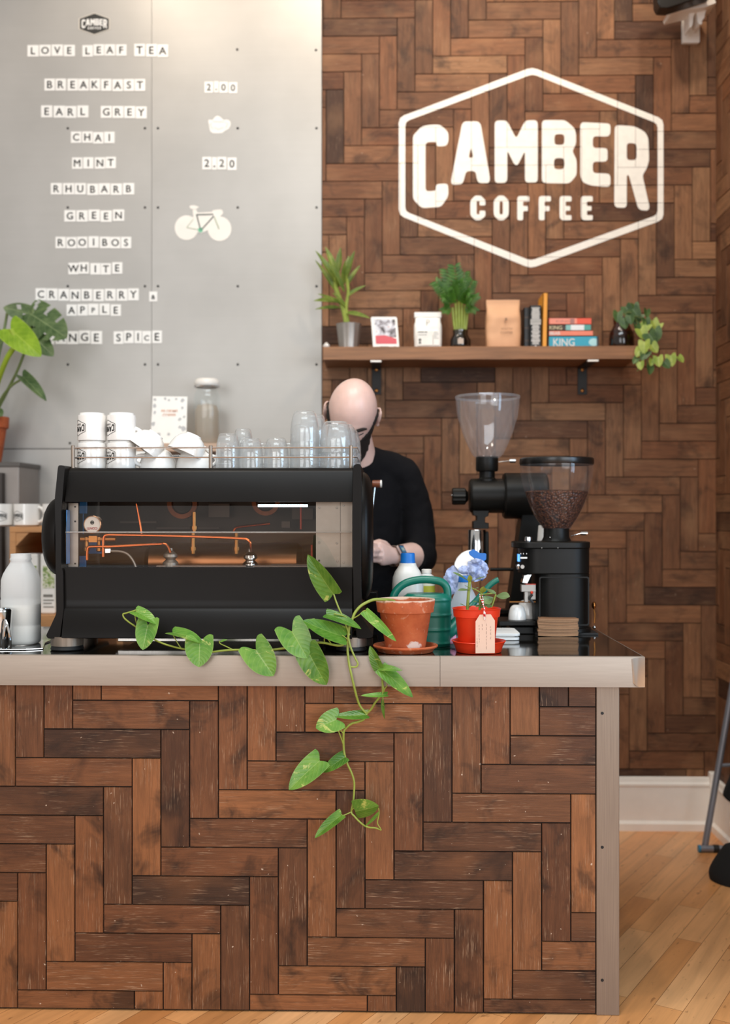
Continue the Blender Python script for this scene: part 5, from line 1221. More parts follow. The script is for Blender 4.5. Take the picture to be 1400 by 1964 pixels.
mb = MB(); mb.lathe([(0,0),(29*ke,0),(32.5*ke,.006),(33*ke,.012),(33*ke,c2.x-c1.x),(0,c2.x-c1.x)], (c1.x,Ye,c1.z), 44, axis='x'); obj('grind_chamber', mb, GB, eg, smooth=40)
mb = MB(); mb.lathe([(0,0),(41*ke,0),(44*ke,.006),(44*ke,c3.x-c2.x),(40*ke,c3.x-c2.x+.008),(0,c3.x-c2.x+.008)], (c2.x-.002,Ye,c2.z), 48, axis='x'); obj('motor', mb, GB, eg, smooth=40)
mb = MB(); ck = P(867,952,Ye); nn = 48; vs = []
for xx, g in ((0,.9),(.003,1),(.045,1),(.047,.85),(.056,.5)):
    for k in range(nn): a = 2*math.pi*k/nn; r = 15.5*ke*g*(1+.05*math.cos(12*a)); vs.append(Vector((ck.x+xx, Ye+r*math.cos(a), ck.z+r*math.sin(a))))
mb.add(vs, [(i*nn+k, i*nn+(k+1)%nn, (i+1)*nn+(k+1)%nn, (i+1)*nn+k) for i in range(4) for k in range(nn)]+[tuple(range(nn)), tuple(range(4*nn,5*nn))]); kk = obj('adjust_knob', mb, GB, eg, smooth=40)
c = P(866,950,Ye); mb = MB(); mb.ball((c.x,Ye-.004,c.z), .003, 10, 8); obj('pin', mb, CHROME, kk)
mb = MB(); a = P(956,886,Ye); b = P(977,884,Ye); mb.tube([a,b], .0016, 6); mb.lathe([(0,0),(.0075,0),(.0075,.021),(0,.021)], (b.x,Ye,b.z), 14, axis='x'); obj('shutter_pin', mb, CHROME, eg)
mb = MB(); mb.prism([[(905,978),(937,978),(935,990),(929,992),(929,1002),(936,1003),(936,1014),(906,1014),(906,1000),(913,998),(913,990),(906,988)]], fe, -.03, .03); obj('spout', mb, GB, eg, bevel=.002)
mb = MB(); mb.prism([[(1000,975),(1042,975),(1046,1175),(972,1175),(985,1080)]], fe, -.045, .075); obj('column', mb, GB, eg, smooth=30, bevel=.006)
mb = MB(); mb.prism([[(955,1174),(1062,1174),(1064,1183),(953,1183)]], fe, -.05, .13); a = P(958,1183,Ye); b = P(1060,1183,Ye); mb.box((a.x,Ye-.04,ZT+.0005),(b.x,Ye+.12,a.z+.002)); obj('base', mb, GB, eg, bevel=.003)
mb = MB(); mb.pbox(957, 1000, 1170, 1176, Ye-.10, .06); obj('shelf', mb, GB, eg, smooth=0)
# steel catching cup clamped under the spout
mb = MB(); mb.plathe([(17,1016),(17.6,1017),(17.6,1080),(16,1098),(0,1100)], 915, Ye, 36); 
t_ = thing('catch_cup', 'tall polished steel cup with a black handle under the grinder spout', 'cup', P(915,1100,Ye)); obj('cup', mb, CHROME, t_, smooth=50)
mb = MB(); mb.prism([round_poly([(931,1019),(937,1019),(937,1075),(933,1100),(929,1100),(931,1075)],.3)], fe, -.012, .012); obj('handle', mb, GB, t_, bevel=.003)
# a stalk that carries the cup's fork
mb = MB(); mb.tube([P(940,1092,Ye), P(985,1092,Ye)], .006, 8); obj('cup_fork', mb, GB, eg)

Yf = 3.43; kf = S(1, Yf); ff = pix(Yf)
fg = thing('coffee_grinder', 'squat black grinder with a hopper half full of coffee beans', 'coffee grinder', Vector((P(1080,1200,Yf).x, Yf, ZT)))
mb = MB(); mb.plathe([(69.5,889),(69,900),(67.5,915),(64,930),(58,952),(50,973),(40,993),(31,1006),(27,1014)], 1067.5, Yf, 60); obj('hopper', mb, HOPPER2, fg, smooth=60)
mb = MB(); mb.plathe([(0,878.5),(68,878.5),(70,880.5),(70.5,889),(69,892),(66,890),(0,889)], 1067.5, Yf, 60); obj('lid', mb, BLACKS, fg, smooth=40)
# beans: the filled part's bumpy surface
BE = NT('coffee_beans'); oc = BE.obj(); vo = BE.new('ShaderNodeTexVoronoi'); vo.inputs['Scale'].default_value = 135; BE.link(oc, vo.inputs['Vector'])
BE.link(BE.ramp(vo.outputs['Distance'], [(0.0,'#7a4a2e'),(0.45,'#4f2c1a'),(0.8,'#22110a')]), BE.b.inputs['Base Color']); BE.b.inputs['Roughness'].default_value = .38
inv = BE.math('SUBTRACT', 1.0, vo.outputs['Distance']); BE.bump(inv, .9, .004)
mb = MB(); mb.plathe([(0,939),(40,940.5),(57.5,942),(59.5,944),(56.5,953),(48.5,973),(38.5,993),(29.5,1006),(25.5,1013),(0,1013)], 1067.5, Yf, 72)
o = obj('coffee_beans', mb, BE.m, fg, smooth=60); o['kind'] = 'stuff'
mb = MB(); mb.plathe([(0,1011),(24,1011),(24.5,1030),(28,1037),(38,1041),(0,1041)], 1067, Yf, 44); obj('neck', mb, GB, fg, smooth=40)
c = P(1055,1031,Yf-24*kf); mb = MB(); mb.ball((c.x,Yf-24.6*kf,c.z), .003, 10, 8); obj('pin', mb, CHROME, fg)
a = P(1095,1028,Yf); b = P(1114,1023,Yf); mb = MB(); mb.tube([a,b], .0014, 6); mb.lathe([(0,0),(.0062,0),(.0062,.021),(0,.021)], (b.x,Yf,b.z), 14, axis='x'); obj('shutter_pin', mb, CHROME, fg)
def topbox(nm, poly, y0, y1, d0, d1, m=GB, bev=.004):
    """rounded block: plan outline given by px x range and depth offsets"""
    mb = MB(); x0, x1 = poly; a = P(x0, y1, Yf+d0); b = P(x1, y0, Yf+d0); rd = min(.062, (b.x-a.x)*.36)
    mb.prism([rnd_rect(a.x, Yf+d0, b.x, Yf+d1, rd)], lambda p, q, d: Vector((p, q, d)), a.z, b.z); return obj(nm, mb, m, fg, smooth=40, bevel=bev)
topbox('top_plate', (989,1138.5), 1040, 1052, -.092, .09); topbox('head', (1001,1137), 1051.5, 1101, -.086, .085)
bd = topbox('body', (1028,1137), 1100.5, 1206, -.082, .085)
mb = MB(); a = P(1036,1200,Yf-.082); b = P(1128,1106,Yf-.082); mb.prism([rnd_rect(1034,1106,1130,1200,4), list(reversed(rnd_rect(1036.5,1108.5,1127.5,1197.5,3)))], pix(Yf-.0835), 0, .003); obj('panel_frame', mb, GB, bd, smooth=0)
topbox('base', (1018,1140), 1206, 1215, -.088, .088)
mb = MB(); a = P(1020,1218,Yf); b = P(1138,1216,Yf); mb.box((a.x,Yf-.08,ZT+.0005),(b.x,Yf+.08,ZT+.006)); obj('feet', mb, RUBBER, fg, smooth=0)
mb = MB(); mb.plathe([(7,1029.5),(7.5,1031),(7,1038),(4,1039),(4,1041)], 1013, Yf-.05, 20); obj('timer_knob', mb, CHROME, fg)
mb = MB(); mb.pbox(993.5,997,1063,1077,Yf-.03,.02); obj('power_light', mb, mat('blue_led','#6fb8ff',.3,emit=('#5aa8ff',1.2)), fg, smooth=0)
mb = MB(); mb.pbox(998,1011,1068.5,1071.5,Yf-.0875,.003); 
for x in (999,1004,1010): mb.pbox(x-.6,x+.6,1061,1063,Yf-.0875,.003)
obj('scale_mark', mb, PAPER, fg, smooth=0)
for x, y in ((1039,1051),(1070,1051)): 
    c = P(x,y,Yf-.093); mb = MB(); mb.ball((c.x,Yf-.0925,c.z), .002, 8, 6); obj('screw', mb, DULL, fg)
mb = MB(); mb.plathe([(0,1082.5),(4,1083),(4.5,1086),(3,1092),(0,1093)], 993.5, Yf-.06, 16); obj('button', mb, CHROME, fg); 
mb = MB(); c = P(1002,1087,Yf-.0865); mb.lathe([(0,-.002),(.006,-.002),(.0065,.002)], (c.x,Yf-.0862,c.z), 16, axis='y'); obj('button', mb, DULL, fg)
mb = MB(); mb.prism([[(1000,1101),(1014,1099),(1006,1117),(996,1115)]], ff, -.07, -.03); obj('chute', mb, CHROME, fg, bevel=.001)
mb = MB(); mb.pbox(1000,1027.5,1121.5,1135,Yf-.055,.03); mb.pbox(1006,1013,1134,1155,Yf-.05,.02); mb.pbox(1013,1027.5,1134,1150,Yf-.045,.01); fk = obj('portafilter_fork', mb, DULL, fg, smooth=0, bevel=.001)
mb = MB(); mb.pbox(1008,1027.5,1120,1121.4,Yf-.055,.03); c = P(1020,1136.5,Yf-.058); mb.ball((c.x,Yf-.058,c.z), .005, 12, 8); obj('red_switch', mb, REDP, fk)
mb = MB(); mb.tube(ppath([(1021,1140),(1016,1148),(1022,1156)],Yf-.056), .004, 8); obj('black_lever', mb, BLACKS, fk)
mb = MB(); mb.tube([P(977,1154.5,Yf-.04), P(1028,1154.5,Yf-.04)], .0025, 8); obj('fork_arm', mb, BRASS, fg)
mb = MB(); mb.pbox(957, 1027.8, 1192, 1200, Yf-.075, .15); a = P(975,1217,Yf); b = P(1028,1199,Yf); mb.box((a.x,Yf-.06,ZT+.0005),(b.x,Yf+.06,b.z)); obj('side_ledge', mb, GB, fg, smooth=0, bevel=.002)
c = P(1139,1161,Yf); mb = MB(); mb.ball((c.x,Yf,c.z), .012, 14, 10, sc=(.6,1,1)); mb.tube([P(1139,1168,Yf-.01), P(1141,1178,Yf-.01), P(1140,1195,Yf-.01)], .003, 8); obj('side_lever', mb, BRASS, fg)
mb = MB(); c = P(1140,1203,Yf); mb.ball((c.x,Yf,c.z), .006, 12, 8); obj('side_screw', mb, CHROME, fg)
# bowls on the ledge, paper cups, sleeves
zle = P(990,1192,Yf-.075).z
for x, r, hgt, Yo, lab in ((992,17,28,3.42,'smaller upturned white bowl on the black ledge of the grinder'),(1010,19,35,3.46,'larger upturned white bowl on the black ledge against the grinder')):
    c = P(x,1190,Yo); c.z = zle+.0005; k = S(1,Yo); mb = MB(); pr_ = [(r*math.cos(t)**.55 if t < 1.5 else 0, hgt*math.sin(t)) for t in [i/12*math.pi/2 for i in range(13)]]
    mb.lathe([(a*k,b*k) for a,b in pr_], c, 36); tag(obj('bowl', mb, CERAM, smooth=60), lab, 'bowl', 'white bowls on the grinder ledge')
Ypc = 3.60; k = S(1,Ypc); c = P(1046, 1050, Ypc); c.z = ZT+.0005; H0 = P(1040,1003,Ypc).z-ZT; n_c = 12; st = .0088
pr_ = [(0,H0-.009-n_c*st),(0,H0-.009-n_c*st)]
hc = .085
first_cup = None
for i in range(int((H0-hc)/st)+1):
    lab = 'white paper cup in the upturned stack behind the bean hopper'
    if first_cup is None:
        mb = MB(); mb.lathe([(17*k,0),(17.6*k,.001),(17.6*k,.004),(16.8*k,.005),(13.2*k,hc-.002),(12.6*k,hc),(0,hc)], c, 32)
        first_cup = tag(obj('paper_cup', mb, PAPER, smooth=30), lab, 'paper cup', 'paper cups stacked upside down')
    else:
        o = first_cup.copy(); C.objects.link(o); o.location = first_cup.location + Vector((0,0,st*i)); o['label'] = lab
KS = mat('sleeve_card', '#8a6446', .75, var=.15, scale=20); KT = mat('sleeve_card_light', '#a78160', .75, var=.12, scale=20)
Yk = 3.31; a = P(1032,1218,Yk); b = P(1109,1218,Yk); z = ZW; rr_ = random.Random(5); proto = None
n_s = 12; hgt = (P(1070,1187,Yk).z-ZW)/n_s
for i in range(n_s):
    ox, oy = rr_.uniform(-.0016,.0016), rr_.uniform(-.002,.002)
    if proto is None:
        t = thing('cup_sleeve', 'flat brown card cup sleeve in the neat pile before the squat grinder', 'cup sleeve', Vector(((a.x+b.x)/2, Yk, ZW)), 'brown card sleeves piled on the worktop')
        w2 = (b.x-a.x)/2; pts = []
        for q in range(13): s = q/12; pts.append((-w2+2*w2*s, -.004*math.sin(math.pi*s)))
        for q in range(13): s = 1-q/12; pts.append((-w2*.9+1.8*w2*s, .055+.012*math.sin(math.pi*s)))
        mb = MB(); o_ = Vector(t.location)
        mb.prism([pts], lambda p, q, d: o_+Vector((p, q, d+.0018*abs(p/w2)**2)), .0002, hgt*.46); obj('front_wall', mb, KT, t, smooth=0)
        mb = MB(); mb.prism([pts], lambda p, q, d: o_+Vector((p, q+.001, d+.0018*abs(p/w2)**2)), hgt*.5, hgt*.93); obj('back_wall', mb, KS, t, smooth=0); proto = t
    else: dup(proto, Vector(((a.x+b.x)/2+ox, Yk+oy, ZW+hgt*i)), proto['label'])
# ------------------------------------------------------------------ the man behind the machine
HC = P(676, 789, 3.62); HR = Matrix.Rotation(R(3),3,'Z') @ Matrix.Rotation(R(7),3,'Y') @ Matrix.Rotation(R(43),3,'X')
def g2(a, w): return math.exp(-(a/w)**2)
FZ = .11      # how far the features sit below the middle of the head
def head_local(d, off=0.0):
    x, y, z = d; X, Y_, Z = .0825*x, .100*y, .118*z
    if z < 0: Z *= 1.0+.45*sm(-z/.7)
    t = sm((-.05-z)/.85); X *= 1-.17*t
    Y_ *= (1-.40*t) if y > 0 else (1-.05*t)
    if z > 0: X *= 1+.02*math.sin(math.pi*z)
    f = max(0.0, -y)**.7; z += FZ
    n = g2(x,.15)*sm((.12-z)/.44)*sm((z+.50)/.12); Y_ -= .027*n*f
    Y_ -= .006*g2(abs(x)-.12,.07)*g2(z+.36,.07)*f
    Y_ += .0105*g2(abs(x)-.36,.17)*g2(z+.03,.11)*f; Y_ -= .0055*g2(abs(x)-.36,.11)*g2(z+.05,.07)*f
    Y_ -= .0045*g2(z-.13,.08)*g2(x,.6)*f; Y_ -= .004*g2(abs(x)-.45,.2)*g2(z+.30,.18)*f
    Y_ -= .005*g2(x,.26)*g2(z+.60,.05)*f; Y_ -= .005*g2(x,.24)*g2(z+.70,.05)*f; Y_ -= .007*g2(x,.3)*g2(z+.92,.14)*f
    p = Vector((X, Y_, Z))
    z -= FZ
    if off: p += Vector((x/.0825, y/.1, z/.118)).normalized()*off
    return p
def hw(p): return HC + HR @ p
def hdir(x, z, front=True):
    y2 = max(0, 1-x*x-z*z); return (x, -math.sqrt(y2) if front else math.sqrt(y2), z)
man = thing('person', 'bald bearded person in a black jumper bowed over the coffee machine', 'person', Vector((P(690,1200,3.92).x, 3.92, 0)))
bd = MB(); vs = []; NU, NV = 96, 72
for j in range(NV+1):
    th = math.pi*j/NV
    for k in range(NU):
        a = 2*math.pi*k/NU; vs.append(hw(head_local((math.sin(th)*math.cos(a), math.sin(th)*math.sin(a), math.cos(th)))))
bd.add(vs, [(j*NU+k, (j+1)*NU+k, (j+1)*NU+(k+1)%NU, j*NU+(k+1)%NU) for j in range(NV) for k in range(NU)])
for sg_ in (-1, 1):     # ears: rim, lobe and inner shell
    ec = Vector((sg_*.0835, .010, -.020)); er = Matrix.Rotation(sg_*R(28),3,'Z')
    rim = []
    for i in range(15):
        a = R(-60+ 290*i/14); rim.append(hw(ec + er @ Vector((sg_*(.008+.004*math.sin(a)), .017*math.cos(a)*-1+.004, .031*math.sin(a)))))
    bd.tube(rim, [.0042]*15, 8); bd.ball(hw(ec+er @ Vector((sg_*.002,.003,-.002))), 1, 16, 10, sc=(.005,.016,.028), rot=HR @ er)
    bd.ball(hw(ec+er @ Vector((sg_*.006,-.004,-.029))), .0085, 12, 8)
def pt(x, y, Y): return P(x, y, Y)
nk0 = hw(Vector((0,.035,-.055))); nk1 = pt(692,893,3.765)
bd.tube([nk0, nk0*.5+nk1*.5, nk1, pt(694,930,3.80)], [.060,.057,.062,.075], 28)
def oval(cx, y, hwid, Y, hd, n=36, flat=2.4):
    c = pt(cx, y, Y); o = []
    for k in range(n):
        a = 2*math.pi*k/n; ca, sa = math.cos(a), math.sin(a); q = (abs(ca)**flat+abs(sa)**flat)**(-1/flat); o.append(Vector((c.x+S(hwid,Y)*ca*q, Y+hd*sa*q, c.z)))
    return o
TR = [(694,905,62,3.83,.085),(694,940,70,3.84,.105),(694,1000,70,3.86,.115),(692,1080,66,3.88,.11),(690,1150,64,3.90,.105),(690,1200,70,3.92,.115),(690,1235,68,3.93,.115)]
bd.loft([oval(*t) for t in TR])
for sx in (-1, 1):      # legs
    hx = P(690,1200,3.93).x+sx*.095
    bd.tube([Vector((hx,3.93,.92)), Vector((hx+sx*.01,3.92,.70)), Vector((hx+sx*.012,3.92,.48)), Vector((hx+sx*.012,3.94,.28)), Vector((hx+sx*.012,3.96,.09))], [.092,.082,.058,.055,.040], 24)
    bd.tube([Vector((hx+sx*.012,3.97,.05)), Vector((hx+sx*.02,3.88,.04)), Vector((hx+sx*.025,3.77,.03))], [.042,.040,.028], 16)
ARM = [(774,915,3.83),(797,985,3.85),(806,1066,3.83)]
bd.tube([pt(*q) for q in ARM], [.058,.050,.047], 22); bd.ball(pt(*ARM[0]), .060); bd.ball(pt(*ARM[2]), .047)
FA = [(806,1067,3.83),(789,1067,3.755),(768,1066.5,3.69),(756,1066,3.655)]
bd.tube([pt(*q) for q in FA], [.046,.049,.040,.031], 22)
A2 = [(620,920,3.83),(590,990,3.84),(584,1062,3.80),(628,1066,3.68),(660,1066,3.60)]
bd.tube([pt(*q) for q in A2], [.057,.050,.046,.044,.030], 22); bd.ball(pt(*A2[0]), .060)
bd.tube([pt(628,912,3.82), pt(770,912,3.82)], .055, 20)
def hand(w, kn, thumb, dirs):
    """palm from the wrist w to the knuckle line kn (four points), curled fingers, thumb from the side of the palm"""
    m = sum(kn, Vector())/4; up = (kn[0]-kn[3]).normalized(); fw = (m-w).normalized(); bk_n = up.cross(fw).normalized(); bk_n = bk_n if bk_n.y < 0 else -bk_n
    rg = []
    for s, a, b in ((0,.027,.021),(.35,.034,.020),(.75,.041,.019),(1.0,.042,.016)):
        c = w+(m-w)*s; rg.append([c+up*a*math.cos(2*math.pi*k/20)+bk_n*b*math.sin(2*math.pi*k/20) for k in range(20)])
    bd.loft(rg)
    for i, k in enumerate(kn):
        L = (.043,.047,.044,.035)[i]; a1 = (fw*.75-bk_n*.55).normalized(); a2 = (-bk_n*.95-fw*.15).normalized(); a3 = (-fw*.9-bk_n*.3).normalized()
        p1 = k+a1*L; p2 = p1+a2*L*.62; p3 = p2+a3*L*.5
        bd.tube([k-fw*.012, k+bk_n*.002, k*.5+p1*.5+bk_n*.001, p1, p2, p3], [.0095,.0105,.0092,.0095,.0085,.007], 12); bd.ball(p3, .0072, 10, 8)
    t0, t1, t2, t3 = thumb; bd.tube([t0, t1, t2, t3], [.014,.0125,.0105,.0085], 12); bd.ball(t3, .0086, 10, 8)
hand(pt(756,1066,3.655), [pt(729,1046,3.60), pt(726,1056,3.592), pt(727,1066,3.592), pt(731,1075.5,3.60)],
     (pt(746,1053,3.65), pt(737,1043,3.635), pt(727,1039,3.615), pt(718,1041,3.60)), None)
hand(pt(660,1066,3.60), [pt(688,1049,3.555), pt(690,1058,3.55), pt(689,1067,3.55), pt(685,1076,3.56)],
     (pt(668,1056,3.60), pt(677,1046,3.59), pt(686,1042,3.575), pt(694,1044,3.565)), None)
o = obj('body', bd, SKIN, man, smooth=0, weld=False, recalc=False)
rm = o.modifiers.new('remesh', 'REMESH'); rm.mode = 'VOXEL'; rm.voxel_size = .0036; rm.use_smooth_shade = True
sm_ = o.modifiers.new('smooth', 'SMOOTH'); sm_.factor = .5; sm_.iterations = 3
# beard, brows, lashes
mb = MB(); bn = {}
def beard_in(x, y, z):
    ax = abs(x)
    if y > .30 or z < -.985: return z < -.985 and y < 0.3
    if ax < .32: lim = -.52
    elif ax < .80: lim = -.49+(ax-.32)/.48*.26
    else: lim = -.23+(ax-.80)/.17*.38
    return z < min(lim, .10) and (y < .22 or z < -.45)
NU, NV = 120, 90; vid = {}
dirs = lambda j, k: (math.sin(math.pi*j/NV)*math.cos(2*math.pi*k/NU), math.sin(math.pi*j/NV)*math.sin(2*math.pi*k/NU), math.cos(math.pi*j/NV))
def bv(j, k):
    k %= NU
    if (j,k) not in vid:
        d = dirs(j,k); low_ = sm((-.35-d[2])/.6); of = .005+.034*low_ + .004*noise.noise(Vector(d)*9); vid[(j,k)] = len(mb.v); mb.v.append(hw(head_local(d, of)+Vector((0,-.006*low_,-.018*low_))))
    return vid[(j,k)]
for j in range(NV):
    for k in range(NU):
        d = dirs(j+.5, k+.5)
        if beard_in(*d): mb.f.append((bv(j,k), bv(j+1,k), bv(j+1,k+1), bv(j,k+1))); mb.m.append(0)
o = obj('beard', mb, HAIR, man, smooth=80); so = o.modifiers.new('thick','SOLIDIFY'); so.thickness = .012; so.offset = -1
for sg_ in (-1, 1):
    mb = MB(); l = [hw(head_local(hdir(sg_*x, z), .0035)) for x, z in ((.10,.05-FZ),(.22,.085-FZ),(.38,.115-FZ),(.52,.115-FZ),(.63,.07-FZ))]; l = smooth_path(l, 5); n_ = len(l)
    mb.tube(l, [.0018+.0042*math.sin(math.pi*min(1,(i+2)/(n_+1)))**.7 for i in range(n_)], 8); obj('eyebrow', mb, HAIR, man)
    mb = MB(); l = [hw(head_local(hdir(sg_*x, z), .0022)) for x, z in ((.20,-.075-FZ),(.30,-.10-FZ),(.42,-.10-FZ),(.54,-.07-FZ))]; mb.tube(smooth_path(l,5), .0016, 6); obj('eyelash', mb, HAIR, man)
# jumper
sw = MB()
SR = [(693,893,40,3.795,.075),(694,905,72,3.83,.098),(694,940,78,3.84,.118),(694,1000,77,3.86,.128),(692,1080,73,3.88,.123),(690,1150,71,3.90,.118),(690,1215,77,3.92,.128),(690,1245,76,3.93,.128)]
sw.loft([oval(*t) for t in SR])
tr_ = pt(692,888,3.765)
sw.tube([pt(700,884,3.77), pt(724,890,3.79), pt(750,899,3.81), pt(775,913,3.83)], [.056,.058,.062,.064], 24)
sw.tube([pt(688,886,3.77), pt(664,893,3.79), pt(640,903,3.81), pt(620,920,3.83)], [.054,.056,.060,.063], 24)
nr = [nk0*.12+nk1*.88, nk1*.99+nk0*.01, pt(694,915,3.79)]
sw.tube([nk1+(nk0-nk1)*.10, nk1, pt(694,915,3.79)], [.070,.076,.09], 30)
pth = smooth_path([pt(*q) for q in ARM], 7); n_ = len(pth)
sw.tube(pth, [.066-.006*i/n_+.0035*math.sin(i*1.9)*(i/n_)**2 for i in range(n_)], 26); sw.ball(pt(*ARM[0]), .0665)
sl = smooth_path([pt(806,1062,3.83), pt(800,1068,3.795), pt(789,1069,3.755)], 6); sw.tube(sl, [.063,.0645,.061,.0635,.060,.0625,.0595,.062,.059,.061,.060,.0605,.058][:len(sl)], 26); sw.ball(pt(806,1066,3.83), .0635)
pth = smooth_path([pt(*q) for q in A2[:4]], 6); sw.tube(pth, .062, 24); sw.ball(pt(*A2[0]), .064)
o = obj('jumper', sw, CLOTHK, man, smooth=0, weld=False, recalc=False)
rm = o.modifiers.new('remesh','REMESH'); rm.mode = 'VOXEL'; rm.voxel_size = .007; rm.use_smooth_shade = True
s2 = o.modifiers.new('smooth','SMOOTH'); s2.factor = .6; s2.iterations = 6
tx = bpy.data.textures.new('folds','CLOUDS'); tx.noise_scale = .06; tx.noise_depth = 2
dm = o.modifiers.new('folds','DISPLACE'); dm.texture = tx; dm.strength = .010; dm.mid_level = .5
sb2 = o.modifiers.new('sub','SUBSURF'); sb2.levels = 1; sb2.render_levels = 1
mb = MB(); 
for sx in (-1, 1):
    hx = P(690,1200,3.93).x+sx*.095
    mb.tube([Vector((hx-sx*.03,3.93,.97)), Vector((hx,3.93,.90)), Vector((hx+sx*.01,3.92,.70)), Vector((hx+sx*.012,3.92,.48)), Vector((hx+sx*.012,3.94,.28)), Vector((hx+sx*.012,3.96,.06))], [.085,.102,.092,.074,.070,.068], 24)
o = obj('trousers', mb, mat('dark_denim','#1d2028',.9,bump=.1,bscale=500), man, weld=False, recalc=False); rm = o.modifiers.new('remesh','REMESH'); rm.mode='VOXEL'; rm.voxel_size=.012; rm.use_smooth_shade=True
for sx in (-1, 1):
    hx = P(690,1200,3.93).x+sx*.095; mb = MB(); mb.loft([[Vector((hx+sx*(.012+.006*s)+w_*math.cos(a), 4.02-.29*s, max(.0015, h_*.5+h_*.5*math.sin(a)))) for a in [2*math.pi*k/18 for k in range(18)]] for s,w_,h_ in ((0,.03,.07),(.1,.043,.11),(.4,.047,.11),(.7,.05,.08),(.93,.042,.06),(1,.02,.04))]); obj('shoe', mb, RUBBER, man)
# wrist watch
wa, wb = pt(762,1066.3,3.672), pt(751,1066,3.645); ax = (wb-wa).normalized(); mc = (wa+wb)/2; q = ax.to_track_quat('Z','Y').to_matrix()
mb = MB(); mb.lathe([(.0345,-.009),(.0358,-.009),(.0358,.009),(.0345,.009),(.0345,-.009)], mc, 36, rot=q); wt = obj('watch_strap', mb, STEEL, man)
out = (Vector((-.05,-1,.42)) - ax*Vector((-.05,-1,.42)).dot(ax)).normalized(); side = ax.cross(out)
cw = mc+out*.0365
def wbox(nm, a, b, c0, c1, m, par, bev=.0015):
    mb = MB(); vs = [cw+ax*(sx*a)+side*(sy*b)+out*h for h in (c0,c1) for sx, sy in ((-1,-1),(1,-1),(1,1),(-1,1))]; mb.add(vs, [(0,3,2,1),(4,5,6,7),(0,1,5,4),(1,2,6,5),(2,3,7,6),(3,0,4,7)]); return obj(nm, mb, m, par, smooth=0, bevel=bev)
wcse = wbox('watch_case', .0155, .018, -.004, .0055, CHROME, wt); wbox('watch_face', .0115, .0135, .0056, .0064, mat('watch_blue','#3f6f8f',.15), wcse, 0); wbox('watch_display', .007, .006, .0065, .0068, mat('lcd','#9fb0a8',.3), wcse, 0)
# ------------------------------------------------------------------ left side: back counter things
Yx = 4.30
ub = thing('brewer_box', 'grey metal box with a dark lid edge under the potted monstera', 'appliance', Vector((P(-40,1213,Yx).x, 4.42, zbk)))
a = P(-150, 900, Yx); b = P(37, 900, Yx); ztop_ = P(0, 893, Yx).z
mb = MB(); mb.box((a.x,Yx,zbk+.0005),(b.x,4.55,ztop_)); obj('casing', mb, mat('grey_enamel','#8d8681',.4,.4), ub, smooth=0, bevel=.006)
mb = MB(); mb.box((a.x-.004,Yx-.006,ztop_-.006),(b.x+.005,4.554,ztop_+.014)); obj('lid', mb, mat('dark_grey_lid','#575350',.45,.3), ub, smooth=0, bevel=.004)
mb = MB(); mb.box((a.x,Yx-.035,zbk+.0005),(P(4,1000,Yx-.035).x,Yx-.0005,ztop_-.03)); obj('front_column', mb, mat('dark_column','#3a3431',.5,.2), ub, smooth=0, bevel=.004)
zb2 = ztop_+.0145
Ymn = 4.40; km = S(1, Ymn); c = P(-29, 880, Ymn); c.z = zb2
mo = thing('potted_monstera', 'monstera with split leaves in a terracotta pot on the grey box', 'plant', c); hp = P(0,800,Ymn).z-zb2
mb = MB(); mb.lathe([(0,.0005),(30*km,.0005),(40*km,hp-.05),(40.5*km,hp-.045),(44*km,hp-.045),(45*km,hp),(42*km,hp),(38*km,hp-.04),(0,hp-.045)], c, 48); obj('pot', mb, terracotta('terracotta_plain', None), mo, smooth=35)
mb = MB(); mb.lathe([(0,hp-.02),(41*km,hp-.02)], c, 32); obj('soil', mb, SOIL, mo)
MD = leaf_mat('monstera_leaf','#3f5a30','#647a4a','#93a372',None,.35); ML = leaf_mat('monstera_young','#7fa51c','#9cbf2e','#c2d658',None,.35,trans=.35)
def mleaf(B, T, W, m, Yb, Yt, slits, **kw):
    vs, fs, uv = leaf_mesh(None, P(*B, Yb), P(*T, Yt), S(W, Yb), nu=36, nv=18, **kw); keep = []
    for f in fs:
        s = sum(uv[i][0] for i in f)/4; k = sum(uv[i][1] for i in f)/4
        if any(s0 < s-abs(k)*tilt < s1 and k0 < k < k1 for s0, s1, k0, k1, tilt in slits): continue
        keep.append(f)
    me = bpy.data.meshes.new('leaf'); o = bpy.data.objects.new('leaf', me); C.objects.link(o); o.parent = mo
    me.from_pydata([p-ORG[mo.name] for p in vs], [], keep); me.materials.append(m); ul = me.uv_layers.new(name='UVMap')
    for lp in me.loops: ul.data[lp.index].uv = uv[lp.vertex_index]
    me.polygons.foreach_set('use_smooth', [True]*len(me.polygons))
sl_ = [(.10,.16,-.92,-.35,-.1),(.30,.37,-1,-.40,-.05),(.55,.62,-1,-.45,0),(.12,.17,.5,1,-.05),(.34,.40,.45,.9,-.05),(.58,.64,.5,1,0),(.75,.8,.5,1,0)]
mleaf((57,601),(125,643),80,MD,4.34,4.26,sl_,kind='heart',fold=-.10,droop=.12,lobe=.18,nrm=Vector((0,-1,.5)))
mleaf((60,603),(7,588),46,MD,4.35,4.30,[(.2,.3,-.9,-.1,0),(.35,.5,.2,.8,.1)],kind='heart',fold=-.10,droop=.1,lobe=.05,nrm=Vector((0,-1,.5)))
mleaf((20,631),(77,681),56,ML,4.20,4.16,[],kind='heart',fold=.12,droop=.1,lobe=.16,nrm=Vector((-.2,-1,.5)))
mleaf((58,640),(102,680),44,MD,4.30,4.26,[],kind='heart',fold=-.2,droop=.1,nrm=Vector((.2,-1,.6)))
mleaf((43,722),(89,766),26,MD,4.30,4.26,[],kind='heart',fold=.5,droop=.1,lobe=.12,nrm=Vector((.4,-1,.6)))
